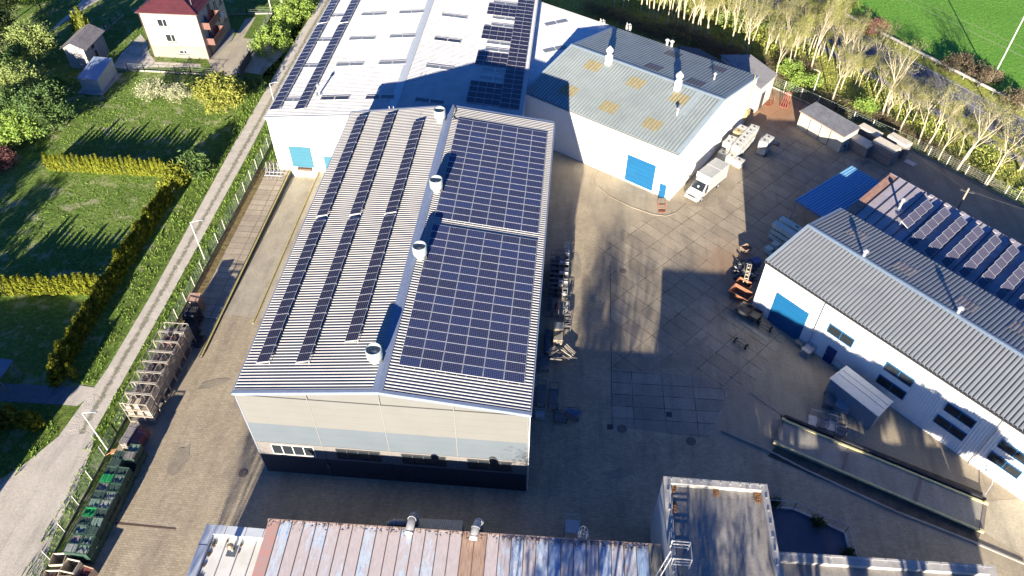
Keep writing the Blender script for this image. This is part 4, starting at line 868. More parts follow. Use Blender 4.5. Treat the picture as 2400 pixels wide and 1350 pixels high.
# ---- chimneys
def chimney(x, y, z, label, h=1.9, name='chimney'):
    t = thing(name, label, 'chimney', (x, y, z), -R(GT), 'white cowled chimneys on the grey roofed hall')
    mb = MB(); mb.box((0, 0, .0), (1.5, 1.3, .10)); mb.build('flashing', MT['steel'], t)
    mb = MB(); mb.box((0, 0, .75), (.75, .75, 1.6)); mb.build('box', MT['whitepaint'], t, bevel=.03)
    mb = MB(); mb.tube([(0, 0, 1.5), (0, 0, 2.0)], .33, 16); mb.tube([(0, 0, 2.0), (0, 0, 2.1), (0, 0, 2.35), (0, 0, 2.75), (0, 0, 2.85)], [.42, .50, .50, .12, .04], 18); mb.build('cowl', MT['whitepaint'], t)
for p, l in (((1426, 152), 'left white cowled chimney on the ridge of the grey roofed hall'), ((1587, 212), 'right white cowled chimney on the ridge of the grey roofed hall')):
    x, y, z = onroof(*p, ghz); chimney(x, y, z-.1, l)
def flue(x, y, z, h, r_, label, group=None, name='roof_flue', m='steel'):
    t = thing(name, label, 'roof flue', (x, y, z), 0, group); mb = MB(); mb.tube([(0, 0, -.1), (0, 0, h)], r_, 12); mb.build('pipe', MT[m], t)
    mb = MB(); mb.tube([(0, 0, h), (0, 0, h+.05), (0, 0, h+.18), (0, 0, h+.32)], [r_*1.2, r_*1.9, r_*1.9, r_*.4], 14); mb.build('cowl', MT[m], t); mb = MB(); mb.box((0, 0, .03), (.8, .7, .06), rz=R(12)); mb.build('flashing', MT['steel'], t)
x, y, z = onroof(1586, 272, ghz); flue(x, y, z, .9, .13, 'short metal flue on the south slope of the grey roofed hall')
x, y, z = onroof(1673, 189, ghz); flue(x, y, z, .9, .13, 'short metal flue by the pale strip on the far slope of the grey roofed hall')
x, y, z = onroof(749, 222, wz); flue(x, y, z, 1.2, .12, 'single thin flue on the left slope of the white hall')
for p, l in (((2023, 603), 'first small round flue on the ridge of the workshop hall, nearest the blue canopy'), ((2243, 736), 'second small round flue on the ridge of the workshop hall')):
    x, y, z = onroof(*p, rhz); flue(x, y, z, .75, .16, l, 'flues on the workshop hall ridge')
x, y = g(2107, 489, 5.6); flue(x, y, 5.5, 1.3, .14, 'bent metal flue on the sunlit mauve sheet roof beside the first solar row')
for p, l in (((1563, 105), 'left white twin vent pipe beyond the far eave of the grey roofed hall'), ((1574, 108), 'right white twin vent pipe beyond the far eave of the grey roofed hall')):
    x, y = g(*p, 7.2); flue(x, y, 5.8, 2.0, .16, l, 'twin vent pipes behind the grey roofed hall', m='whitepaint')
# clutter of cable on the ridge of the big hall
mb = MB(); x0 = -12.6; mb.tube([(-12.7, 73.3, 13.5), (-12.5, 72.9, 13.4), (-12.3, 72.0, 13.4), (-12.5, 71.0, 13.4), (-12.2, 70.6, 13.35), (-11.6, 70.55, 13.3)], .045, 6); tag(mb.build('cable_conduit', MT['darkmetal'], None), 'black cable conduit curling from the rear ridge end of the big hall', 'cable')
for p, l in (((976, 268), 'thin aluminium rail lying beyond the rear end of the right hand black strip'),):
    x, y = g(978, 284, 12.9); mb = MB(); mb.bar((-.15, -1.6, -.22), (.15, 1.4, .05), .05); o = mb.build('spare_rail', MT['frame']); o.location = (x, y, 12.95); tag(o, l, 'rail')

# ================================================================== HOUSE AND SHEDS
HX0, HX1, HY0, HY1, HE, HRZ = -65.4, -56.6, 104.2, 114.2, 7.5, 10.0
MT['render'] = M('cream_house_render', (.40, .375, .32), .9, (.34, .32, .275), .5, dirt=.3, dirtcol=(.42, .38, .32)); MT['redtile'] = M('wine_red_roof', (.085, .018, .026), .6, (.06, .014, .02), 1.2)
ho = thing('cream_house', 'three storey cream house with wine red hipped roof and balconies at the top left', 'house', (HX0, HY0, 0))
mb = MB(); mb.b2((HX0, HY0, -.1), (HX1, HY1, HE)); mb.build('wall', MT['render'], ho, True)
mb = MB(); mb.b2((HX0-.03, HY0-.03, 0), (HX1+.03, HY1+.03, 2.1)); mb.build('base_course', M('greyed_render', (.25, .235, .205), .9, (.20, .19, .165), .8), ho, True)
e = .35; cx = (HX0+HX1)/2; mb = MB(); a = 3.6
P = [(HX0-e, HY0-e, HE), (HX1+e, HY0-e, HE), (HX1+e, HY1+e, HE), (HX0-e, HY1+e, HE), (cx, HY0+a, HRZ), (cx, HY1-a, HRZ)]
mb.add(P, [(0, 1, 4), (1, 2, 5, 4), (2, 3, 5), (3, 0, 4, 5), (3, 2, 1, 0)]); rf = mb.build('roof', MT['redtile'], ho, True)
mb = MB()
for k in range(1, 7):   # courses of the metal tile
    f = k/7; q = [Vector(P[i_]).lerp(Vector(P[j_]), f)+Vector((0, 0, .03)) for i_, j_ in ((0, 4), (1, 4), (1, 4), (2, 5))]; mb.bar(q[0], q[1], .05, .03); mb.bar(q[2], q[3], .05, .03)
for i_, j_ in ((0, 4), (1, 4), (2, 5), (3, 5), (4, 5)): mb.bar(Vector(P[i_])+Vector((0, 0, .04)), Vector(P[j_])+Vector((0, 0, .04)), .14, .08)
o = mb.build('ridge_tiles', MT['redtile'], ho, True)
mb = MB(); mb.tube([(HX0-e-.06, HY0-e-.06, HE-.05), (HX1+e+.06, HY0-e-.06, HE-.05), (HX1+e+.06, HY1+e, HE-.05)], .07, 6)
for x in (HX0-.08, HX1+.1): mb.tube([(x, HY0-.1, HE-.1), (x, HY0-.1, 0)], .05, 6)
mb.build('gutter', M('brown_gutter', (.12, .06, .05), .6), ho, True)
def hwin(s, z, w_, h_, side='S', mull=2):
    mb = MB(); gm = MB()
    def bx(a0, b0, a1, b1, d0, d1, m_):
        if side == 'S': m_.b2((HX0+a0, HY0-d1, b0), (HX0+a1, HY0-d0, b1))
        else: m_.b2((HX1+d0, HY0+a0, b0), (HX1+d1, HY0+a1, b1))
    f = .09; bx(s, z, s+w_, z+f, -.02, .07, mb); bx(s, z+h_-f, s+w_, z+h_, -.02, .07, mb); bx(s, z, s+f, z+h_, -.02, .068, mb); bx(s+w_-f, z, s+w_, z+h_, -.02, .068, mb)
    for k in range(1, mull): bx(s+w_*k*.58-.04, z, s+w_*k*.58+.04, z+h_, -.02, .066, mb)
    wn = mb.build('window', MT['whitepaint'], ho, True); gm_ = MB(); bx(s+f, z+f, s+w_-f, z+h_-f, 0, .045, gm_)
    Mi = Matrix.Translation(ho.location).inverted(); gm_.v = [tuple(Mi @ Vector(v)) for v in gm_.v]; gm_.build('pane', MT['glass'], wn)
    sb = MB(); bx(s-.08, z-.08, s+w_+.08, z, -.02, .18, sb); sb.v = [tuple(Mi @ Vector(v)) for v in sb.v]; sb.build('sill', MT['darkmetal'], wn)
hwin(2.35, 5.2, 1.55, 1.25); hwin(2.9, 2.75, 1.55, 1.25); hwin(4.3, .75, 1.3, .62, 'S', 3)
hwin(6.1, 5.0, 1.2, 1.5, 'E'); hwin(8.3, 5.0, 1.0, 1.4, 'E', 1); hwin(6.3, 2.3, .9, 1.5, 'E', 1); hwin(8.3, 2.3, .9, 1.3, 'E', 1); hwin(1.9, 5.0, 1.3, 1.3, 'E'); hwin(1.9, 2.5, 1.3, 1.3, 'E')
MT['balc'] = M('red_brown_balcony', (.17, .085, .07), .7, (.13, .06, .05), 3)
for z in (4.7, 2.15):
    mb = MB(); mb.b2((HX1, HY0+.8, z-.12), (HX1+1.3, HY0+5.2, z)); mb.b2((HX1+1.24, HY0+.8, z), (HX1+1.3, HY0+5.2, z+.95)); mb.b2((HX1, HY0+.8, z), (HX1+1.24, HY0+.86, z+.95)); mb.b2((HX1, HY0+5.14, z), (HX1+1.24, HY0+5.2, z+.95)); mb.build('balcony', MT['balc'], ho, True)
for s, z, h_ in ((4.0, 4.75, 2.1), (4.0, 2.2, 2.1), (.9, 0, 2.1)):
    mb = MB(); mb.b2((HX1-.05, HY0+s, z), (HX1+.06, HY0+s+.95, z+h_)); mb.build('door', M('brown_door', (.11, .05, .04), .6), ho, True)
mb = MB(); mb.tube([(HX1+.05, HY0+7.1, 3.9), (HX1+.7, HY0+7.0, 3.9)], .04); mb.tube([(HX1+.55, HY0+6.95, 4.0), (HX1+.8, HY0+6.7, 4.15)], [.08, .42], 16); mb.build('satellite_dish', MT['whitepaint'], ho, True)
mb = MB(); mb.tube([(HX1-.9, HY0+1.4, 8.2), (HX1-.9, HY0+1.4, 10.3)], .03, 5); mb.bar((HX1-1.3, HY0+1.4, 10.1), (HX1-.5, HY0+1.4, 10.1), .02); mb.build('aerial', MT['steel'], ho, True)
# block shed
MT['blockwork'] = paving('pale_blockwork', (.48, .46, .45), (.38, .365, .36), ns=1.2, grid=(.5, .24, 0, .02, (.28, .27, .26), .5, 0, 0)); 
sh = thing('block_shed', 'small pale blockwork shed with crooked tiled roof left of the cream house', 'shed', (-76.2, 99.3, 0))
B = [g(168, 158), g(213, 160), g(252, 118), (g(205, 115)[0]-1.0, g(252, 118)[1]+.2)]
B = [(-76.8, 99.7), (-73.5, 99.5), (-73.1, 104.8), (-76.7, 105.2)]
mb = MB(); mb.prism(B, -.1, 3.5); mb.add([(*B[0], 3.5), (*B[1], 3.5), ((B[0][0]+B[1][0])/2, B[0][1], 4.4)], [(0, 1, 2)]); mb.build('wall', MT['blockwork'], sh, True)
mb = MB(); xm = -75.1; y0, y1 = 99.2, 105.5
mb.add([(-77.2, y0, 3.35), (xm, y0, 4.5), (xm, y1, 4.5), (-77.2, y1, 3.35), (-72.9, y0, 3.35), (-72.9, y1, 3.35)], [(0, 1, 2, 3), (1, 4, 5, 2)]); mb.add([(-77.2, y0, 3.25), (xm, y0, 4.4), (xm, y1, 4.4), (-77.2, y1, 3.25), (-72.9, y0, 3.25), (-72.9, y1, 3.25)], [(3, 2, 1, 0), (2, 5, 4, 1)])
mb.build('roof', paving('weathered_shed_tiles', (.36, .33, .32), (.27, .25, .245), ns=1, grid=(.3, .3, 0, .02, (.16, .15, .15), .5, 0, 0)), sh, True)
for (y, z, w_, h_) in ((101.2, 2.4, .8, .8), (101.6, .9, .7, 1.1), (100.2, .1, .5, .5)):
    mb = MB(); mb.b2((-73.55, y, z), (-73.3, y+w_, z+h_)); mb.build('opening', MT['glass'], sh, True)
s2 = thing('tin_shed', 'blue grey tin shed on a rubble footing in front of the block shed', 'shed', (-71.5, 93.3, 0))
B = [(-71.9, 93.6), (-68.9, 93.4), (-69.1, 98.9), (-72.0, 99.1)]
mb = MB(); mb.prism(B, .1, [2.0, 2.0, 2.35, 2.35]); mb.build('wall', M('grey_tin', (.38, .42, .45), .5, (.30, .35, .38), 1.5), s2, True)
mb = MB(); c_ = ((B[0][0]+B[2][0])/2, (B[0][1]+B[2][1])/2); mb.prism([(c_[0]+(x-c_[0])*1.06, c_[1]+(y-c_[1])*1.05) for x, y in B], [2.01, 2.01, 2.36, 2.36], [2.07, 2.07, 2.42, 2.42]); mb.build('roof', M('blue_grey_tin_roof', (.30, .38, .50), .5, (.27, .34, .46)), s2, True)
mb = MB(); mb.prism([(-72.3, 92.6), (-68.4, 92.4), (-68.2, 98.6), (-72.3, 99.2)], -.1, .12); mb.build('footing', MT['blockwork'], s2, True)
# garage shed NE
ga = thing('garage_shed', 'cream panelled garage shed with grey tiled sloping roof by the boundary fence', 'garage', (32.5, 93.5, 0))
u1 = Vector((math.sin(R(141)), math.cos(R(141)), 0)); v1 = Vector((-u1.y, u1.x, 0)); O = Vector((32.5, 93.4, 0)); LL, WWd = 7.35, 3.0
if v1.y < 0: v1 = -v1
def q(s, v, z): p = O+u1*s+v1*v; return (p.x, p.y, z)
mb = MB(); mb.prism([q(0, 0, 0)[:2], q(LL, 0, 0)[:2], q(LL, WWd, 0)[:2], q(0, WWd, 0)[:2]], -.1, [2.55, 2.55, 2.85, 2.85]); mb.build('wall', M('cream_garage_sheet', (.44, .42, .36), .7, (.37, .355, .30), 1, dirt=.2), ga, True)
mb = MB(); mb.prism([q(-.12, -.15, 0)[:2], q(LL+.12, -.15, 0)[:2], q(LL+.12, WWd+.1, 0)[:2], q(-.12, WWd+.1, 0)[:2]], [2.56, 2.56, 2.87, 2.87], [2.66, 2.66, 2.97, 2.97]); mb.build('roof', paving('grey_fibre_tiles', (.26, .27, .29), (.20, .205, .22), ns=1, grid=(.35, .25, 49, .025, (.11, .115, .13), 0, 0, 0)), ga, True)
mb = MB(); mb.bar(q(-.15, -.2, 2.6), q(LL+.15, -.2, 2.6), .08, .14); mb.build('fascia', M('brown_fascia', (.30, .22, .17), .8), ga, True)
for s_ in (1.85, 3.7, 5.3): 
    mb = MB(); mb.bar(q(s_, -.02, 0), q(s_, -.02, 2.5), .07); mb.build('door_joint', MT['darkmetal'], ga, True)
mb = MB(); c_ = Vector(q(LL+.03, .9, .75)); mb.tube([c_, c_+u1*.05], .26, 16); mb.build('round_vent', MT['darkmetal'], ga, True)
# grey kiosk by the workshop wall
kk = thing('grey_kiosk', 'flat grey metal kiosk standing against the corrugated wall of the workshop hall', 'kiosk', (26.9, 46.5, 0))
B = [(26.95, 46.55), (30.35, 42.6), (32.0, 44.25), (28.75, 48.05)]
mb = MB(); mb.prism(B, 0, 2.3); mb.build('wall', M('kiosk_grey', (.20, .25, .30), .5, (.17, .21, .26)), kk, True)
mb = MB(); c_ = (29.5, 45.4); mb.prism([(c_[0]+(x-c_[0])*1.05, c_[1]+(y-c_[1])*1.05) for x, y in B], [2.32, 2.32, 2.5, 2.5], [2.40, 2.40, 2.58, 2.58]); mb.build('roof', M('kiosk_roof', (.58, .62, .63), .45, (.50, .54, .56)), kk, True)
mb = MB()
for f in (.45, .72):
    a = Vector((*B[0], 0)).lerp(Vector((*B[3], 0)), f); b_ = Vector((*B[1], 0)).lerp(Vector((*B[2], 0)), f); mb.bar(a+Vector((0, 0, 2.42+.18*f)), b_+Vector((0, 0, 2.42+.18*f)), .03, .04)
mb.build('roof_seams', MT['whitepaint'], kk, True)
# garden pavilion at left edge
pv = thing('garden_pavilion', 'slate roofed garden pavilion half cut by the left edge of the view', 'pavilion', (-54, 40, 0))
x1, y1 = g(32, 845, 2.3); x2, y2 = g(12, 897, 2.3)
mb = MB(); mb.prism([(x1-5, y1+.1), (x1, y1), (x1-.05, y2+.1), (x1-5, y2)], [2.5, 2.3, 2.3, 2.5], [2.6, 2.4, 2.4, 2.6]); mb.build('roof', M('slate_shingle', (.20, .23, .28), .7, (.16, .18, .23), 5), pv, True)
for x, y in ((x1-.3, y1-.3), (x1-.3, y2+.3), (x1-3, y1-.3), (x1-3, y2+.3)): mb = MB(); mb.bar((x, y, 0), (x, y, 2.35), .14); mb.build('post', MT['wood'], pv, True)

# ================================================================== WEIGHBRIDGE
wb = thing('weighbridge', 'long concrete weighbridge deck edged with yellow rails in front of the workshop hall', 'weighbridge', (22.4, 43, 0))
A_, B_, C_, D_ = Vector((*g(1836, 984, .35), .35)), Vector((*g(2310, 1180, .35), .35)), Vector((*g(2300, 1245, .35), .35)), Vector((*g(1817, 1038, .35), .35))
mb = MB(); mb.prism([(v.x, v.y) for v in (A_, B_, C_, D_)], 0.1, .30); mb.build('deck', paving('weighbridge_deck', (.36, .34, .29), (.28, .265, .23), ns=.5), wb, True)
mb = MB(); mb.bar(A_, B_, .18, .16); mb.bar(D_, C_, .18, .16)
for v in (A_, B_, C_, D_): mb.box(v+Vector((0, 0, .05)), (.34, .22, .3), rz=-R(24))
mb.build('side_rails', M('faded_yellow_rail', (.62, .58, .28), .7, (.50, .47, .26), 4, dirt=.3), wb, True)
JP = M('joint_plate', (.20, .17, .15), .8)
for f in (0, .345, .70, 1.0):
    a, b_ = A_.lerp(B_, f), D_.lerp(C_, f); mb = MB(); mb.bar(a-Vector((0, 0, .035)), b_-Vector((0, 0, .035)), .30, .03); mb.build('cross_joint', JP, wb, True)
mb = MB(); off = Vector((.18, .40, 0)); mb.bar(A_+off+Vector((0, 0, .05)), B_+off+Vector((0, 0, -.05)), .22, .3); o = mb.build('kerb_wall', MT['plinth'], wb, True)
mb = MB(); cab = [g(2318, 1120, 0), g(2300, 1150, 0), g(2295, 1168, 0)]; mb.tube([(*g(2328, 1118, 1.2), 1.2), (*g(2325, 1135, .8), .8), (*g(2308, 1160, .35), .35), (*g(2290, 1168, .2), .2)], .05, 6)
tag(mb.build('lead_cable', MT['steel']), 'pale bent cable pipe running from the workshop wall to the weighbridge end', 'cable pipe')
# ================================================================== VAN
def van():
    a = Vector((*g(ci(180, 1290)[0], ci(180, 1290)[1]), 0))
    fr = Vector((16.25, 75.35, 0)); hd = R(38.5)  # heading of the rear
    t = thing('box_van', 'white box van parked nose out against the wall of the grey roofed hall', 'van', fr, -hd)
    W2 = 1.03
    # local: x across, y from nose (0) to rear (6.2)
    mb = MB()
    st = [(0.05, .45, .72, .80), (.0+.22, .38, .95, .98), (.9, .36, 1.18, 1.0), (1.05, .36, 1.22, 1.0), (1.85, .36, 2.12, .93), (2.15, .36, 2.28, .92), (2.75, .36, 2.32, .92)]
    vs = []
    for y, z0, z1, hw in st:
        vs += [(-hw, y, z0), (hw, y, z0), (hw, y, min(z1, 1.15)), (hw*.90, y, z1), (-hw*.90, y, z1), (-hw, y, min(z1, 1.15))]
    fs = []
    for i_ in range(len(st)-1):
        for j in range(6): fs.append((i_*6+j, i_*6+(j+1) % 6, (i_+1)*6+(j+1) % 6, (i_+1)*6+j))
    fs.append((5, 4, 3, 2, 1, 0)); k = (len(st)-1)*6; fs.append((k, k+1, k+2, k+3, k+4, k+5)); mb.add(vs, fs)
    body = mb.build('cab', MT['vanwhite'], t, smooth=False, bevel=.06)
    mb = MB(); mb.add([(-.86, 1.10, 1.27), (.86, 1.10, 1.27), (.78, 1.80, 2.07), (-.78, 1.80, 2.07)], [(0, 1, 2, 3)]); ob = mb.build('windscreen', MT['glass'], body); ob.location = (0, -.035, .03)
    mb = MB(); mb.add([(-.12, 1.30, 1.50), (.12, 1.30, 1.50), (.12, 1.45, 1.67), (-.12, 1.45, 1.67)], [(0, 1, 2, 3)]); ob = mb.build('windscreen_card', MT['whitepaint'], body); ob.location = (0, -.05, .05)
    for s in (-1, 1):
        mb = MB(); V = [(s*1.0, 1.35, 1.18), (s*.965, 2.25, 1.18), (s*.90, 2.2, 2.0), (s*.90, 1.85, 2.0)]; mb.add([Vector(v)+Vector((s*.02, 0, 0)) for v in V], [(0, 1, 2, 3) if s > 0 else (3, 2, 1, 0)]); mb.build('side_window', MT['glass'], body)
        mb = MB(); mb.box((s*1.16, 1.35, 1.35), (.16, .12, .34)); mb.bar((s*.98, 1.35, 1.25), (s*1.12, 1.35, 1.25), .05); mb.build('wing_mirror', MT['darkmetal'], body)
        mb = MB(); mb.box((s*.66, .12, .80), (.36, .22, .2), rx=R(-25)); mb.build('headlight', MT['skyglass'], body)
        for y in (1.0, 4.75):
            o_ = bpy.data.objects.new('wheel', None); 
            mb = MB(); mb.tube([(s*.78, y, .34), (s*1.03, y, .34)], .35, 20); wh = mb.build('wheel', MT['rubber'], t); mb = MB(); mb.tube([(s*1.0, y, .34), (s*1.045, y, .34)], .21, 16); mb.build('rim', MT['steel'], wh)
    mb = MB(); mb.box((0, .04, .85), (.95, .08, .16)); mb.build('grille', MT['darkmetal'], body); mb = MB(); mb.box((0, .02, .5), (1.85, .16, .24)); mb.build('bumper', MT['vanwhite'], body, bevel=.03)
    mb = MB(); mb.b2((-W2-.02, 2.35, .75), (W2+.02, 6.5, 2.85)); bo = mb.build('cargo_box', MT['tarp'], t, bevel=.05)
    mb = MB(); mb.b2((-W2-.04, 2.33, 2.82), (W2+.04, 2.38, 2.88)); mb.b2((-W2-.035, 4.55, 2.85), (W2+.035, 4.6, 2.868)); mb.b2((-W2-.04, 2.33, .75), (-W2, 2.4, 2.85)); mb.b2((W2, 2.33, .75), (W2+.04, 2.4, 2.85)); mb.build('edge_trim', MT['whitepaint'], bo)
    mb = MB(); mb.b2((-.95, 2.4, .45), (.95, 6.45, .74)); mb.build('chassis', MT['darkmetal'], t)
def ci(x, y): return (x/6.75+1580, y/6.75+280)
MT['vanwhite'] = M('van_white', (.48, .48, .48), .3, (.46, .46, .46)); MT['tarp'] = M('grey_white_tarpaulin', (.42, .42, .40), .6, (.37, .37, .35), 1.5)
van()
# ================================================================== YARD GOODS
# ---- liquid tanks
def tank(mat):
    t = thing('liquid_tank', '-', 'tank'); mb = MB()
    mb.b2((-.56, -.48, .16), (.56, .48, 1.08)); b_ = mb.build('container', mat, t, bevel=.06)
    mb = MB(); mb.tube([(0, 0, 1.07), (0, 0, 1.13)], .13, 14); mb.build('lid', MT['darkmetal'], b_)
    mb = MB()
    for z in (.3, .55, .8, 1.05): 
        for a, c in (((-.58, -.5), (.58, -.5)), ((.58, -.5), (.58, .5)), ((.58, .5), (-.58, .5)), ((-.58, .5), (-.58, -.5))): mb.bar((*a, z), (*c, z), .02)
    for x in (-.58, -.2, .2, .58):
        for y in (-.5, .5): mb.bar((x, y, .14), (x, y, 1.08), .02)
    for y in (-.17, .17):
        for x in (-.58, .58): mb.bar((x, y, .14), (x, y, 1.08), .02)
    mb.build('cage', MT['steel'], t); mb = MB()
    for y in (-.4, 0, .4): mb.box((0, y, .07), (1.14, .12, .13))
    mb.box((0, 0, .145), (1.16, .98, .02)); mb.build('pallet', MT['wood'], t); return t
TG = 'white liquid tanks stacked by the grey roofed hall'
tu = Vector((.533, .846, 0)); tv = Vector((.846, -.533, 0)); TO = Vector((21.75, 85.75, 0))
protoW = tank(MT['plastic']); protoY = tank(MT['yplastic']); usedW = usedY = False
spots = []
for j in range(6):
    for i_ in range(2):
        for k in range(2):
            if k == 1 and (i_, j) in ((0, 5), (0, 2)): continue
            spots.append((i_, j, k))
for i_, j, k in spots + [(0, -1, 0), (1, -1, 0), (2, -1.2, 0), (3.1, 3.0, 0), (3.1, 3.0, 1), (3.1, 4.0, 0), (3.1, 4.0, 1), (-2.3, -3.4, 0)]:
    p = TO + tv*(i_*1.22+random.uniform(-.07, .07)) + tu*(j*1.05+random.uniform(-.04, .04)); yel = (i_, j, k) == (0, 3, 1)
    pos = {0: 'wall side', 1: 'yard side'}.get(i_)
    if pos and j >= 0: lab = f'{"yellowed" if yel else "white"} caged tank, {"upper" if k else "lower"} layer of the {pos} row, {["nearest the van", "second from the van", "third from the van", "fourth from the van", "fifth from the van", "farthest from the van"][j]}'
    elif i_ == -2.3: lab = 'grey topped caged tank alone in the shade between the van and the wall'
    elif i_ == 3.1: lab = f'white caged tank, {"upper" if k else "lower"} of the {"near" if j == 3 else "far"} pair apart on the yard side of the stack'
    else: lab = {0: 'single low white tank at the wall side front foot of the tank stack', 1: 'single low white tank in the middle front of the tank stack', 2: 'tilted open topped cream tank at the outer front corner of the tank stack'}[i_]
    pr_ = protoY if yel else protoW
    if yel: o = protoY; o.location = (p.x, p.y, k*1.14); o.rotation_euler = (0, 0, -R(32.2)); usedY = True
    elif not usedW: o = protoW; usedW = True; o.location = (p.x, p.y, k*1.14); o.rotation_euler = (0, 0, -R(32.2))
    else: o = dup(protoW, (p.x, p.y, k*1.14), -R(32.2)+random.uniform(-.12, .12))
    o['label'] = lab; o['group'] = TG
# ---- wooden racks along the left fence
def timber_rack():
    t = thing('timber_rack', '-', 'rack'); mb = MB(); W_, D_, H_ = 2.5, 1.12, 3.05
    for y in (-D_/2, D_/2):
        for x in (-W_/2, -W_/6, W_/6, W_/2): mb.bar((x, y, 0), (x, y, H_), .045)
        for z in (.1, 1.05, 2.0, H_): mb.bar((-W_/2, y, z), (W_/2, y, z), .06)
    for x in (-W_/2, -W_/6, W_/6, W_/2):
        for z in (.1, 1.05, 2.0, H_): mb.bar((x, -D_/2, z), (x, D_/2, z), .05)
    mb.build('frame', MT['palesteel'], t); mb = MB()
    for z in (.16, 1.1, 2.06):
        for k in range(5): mb.box((0, -D_/2+.12+k*.22, z), (W_-.06, .17, .03))
    for x in (-W_/6, W_/6):
        for z in (1.3, 1.55, 2.25, 2.5, 2.75): mb.box((x, 0, z), (.025, D_-.1, .18))
    for z in (1.3, 1.55, 1.8, 2.25, 2.5, 2.75): mb.box((W_/2-.04, 0, z), (.025, D_-.08, .18))
    mb.build('boards', MT['wood'], t); return t
MT['palesteel'] = M('pale_grey_frame', (.40, .37, .32), .7, (.28, .25, .21), 4)
def load(t, seed, mat):
    r_ = random.Random(seed)
    for cx in (-.83, 0, .83):
        for z0 in (.18, 1.12, 2.08):
            if r_.random() < .25: continue
            n_ = r_.randint(2, 6); mb = MB()
            for k in range(n_): mb.box((cx+r_.uniform(-.12, .12), r_.uniform(-.08, .08), z0+.05+k*.09), (r_.uniform(.4, .66), r_.uniform(.7, .98), .07), rz=r_.uniform(-.12, .12), ry=r_.uniform(-.1, .1))
            mb.build('stacked_boards', mat, t)
MT['greywood'] = M('grey_boards', (.30, .27, .25), .85, (.18, .16, .15), 5, mode='obj'); MT['brownwood'] = M('brown_boards', (.26, .19, .15), .85, (.15, .11, .09), 5, mode='obj')
rk0 = timber_rack(); on_ = ['nearest', 'second nearest', 'third nearest', 'fourth nearest', 'fifth nearest', 'sixth nearest', 'seventh nearest', 'farthest']
for k in range(8):
    p = (-37.92+random.uniform(-.05, .05), 37.75+.2+k*1.265, 0)
    if k == 0: o = rk0; o.location = p
    else:
        o = dup(rk0, p, 0)
    o['label'] = f'{on_[k]} of the tall framed timber racks along the left fence'
    o['group'] = 'timber racks along the left fence'
for k, o in enumerate([x for x in C.objects if x.name.startswith('timber_rack')]): load(o, k*3+1, [MT['palewood'], MT['greywood'], MT['brownwood'], MT['wood'], MT['brownwood'], MT['greywood'], MT['redwood'], MT['greywood']][k % 8])
# ---- green slatted boxes
def stillage(mat):
    t = thing('slatted_box', '-', 'crate'); mb = MB(); W_, D_, H_ = .98, .78, .92
    for x in (-W_/2+.03, W_/2-.03):
        for y in (-D_/2+.03, D_/2-.03): mb.bar((x, y, 0), (x, y, H_), .06)
    for z in (.14, H_-.03):
        for y in (-D_/2+.03, D_/2-.03): mb.bar((-W_/2, y, z), (W_/2, y, z), .05)
        for x in (-W_/2+.03, W_/2-.03): mb.bar((x, -D_/2, z), (x, D_/2, z), .05)
    mb.build('frame', mat, t); mb = MB()
    for z in (.28, .43, .58, .73):
        for y in (-D_/2+.02, D_/2-.02): mb.box((0, y, z), (W_-.08, .02, .10))
        for x in (-W_/2+.02, W_/2-.02): mb.box((x, 0, z), (.02, D_-.08, .10))
    mb.box((0, 0, .17), (W_-.08, D_-.08, .03)); mb.build('slats', mat, t); return t
def fillbox(t, seed, mat, H_=.92):
    r_ = random.Random(seed); mb = MB(); lvl = r_.uniform(.74, .93)
    for k in range(9): mb.box((-.40+k*.1, r_.uniform(-.02, .02), lvl+r_.uniform(-.05, .04)), (.085, .66, .04), ry=r_.uniform(-.15, .15))
    mb.box((0, 0, lvl/2+.05), (.84, .64, max(.05, lvl-.2))); mb.build('contents', mat, t)
MT['greenish'] = M('faded_green_boards', (.22, .31, .25), .7, (.13, .20, .16), 5, mode='obj'); MT['oldgreen'] = M('old_dark_green', (.055, .10, .075), .7, (.035, .065, .055), 5, mode='obj'); MT['greygreen'] = M('grey_green_boards', (.34, .37, .33), .8, (.20, .23, .21), 4, mode='obj')
bx = {'g': stillage(MT['greenpaint']), 'b': stillage(MT['brightgreen']), 'o': stillage(MT['oldgreen'])}; first = {'g': True, 'b': True, 'o': True}
nth = ['nearest', '2nd nearest', '3rd nearest', '4th nearest', '5th nearest', '6th nearest', '7th nearest', '8th nearest', '9th nearest', '10th nearest', '11th nearest', '12th nearest', 'farthest']
kinds = 'ooooogogobogo'
rr_ = random.Random(5)
for j in range(13):
    for i_ in range(2):
        for k in range(2):
            if k == 1 and (i_, j) in ((0, 12), (1, 10)): continue
            kd = 'b' if (i_, j) in ((0, 4), (0, 8)) and k == 1 else rr_.choice('goo')
            p = (-37.50+i_*1.0+rr_.uniform(-.04, .04), 24.15+j*.79+rr_.uniform(-.03, .03), .02+k*.94); rz = rr_.uniform(-.04, .04)
            if first[kd]: o = bx[kd]; o.location = p; o.rotation_euler = (0, 0, rz); first[kd] = False
            else: o = dup(bx[kd], p, rz)
            if k == 1: fillbox(o, j*7+i_, rr_.choice([MT['greenish'], MT['greygreen'], MT['oldgreen'], MT['greyGreen'] if 'greyGreen' in MT else MT['greywood']]) if kd != 'b' else MT['brightgreen'])
            o['label'] = f'{"bright" if kd == "b" else ("dark" if kd == "g" else "blackened")} green slatted box, {"top" if k else "bottom"} of its stack, {nth[j]} in the {"fence" if i_ == 0 else "yard"} side row'
            o['group'] = 'green slatted boxes along the left fence'
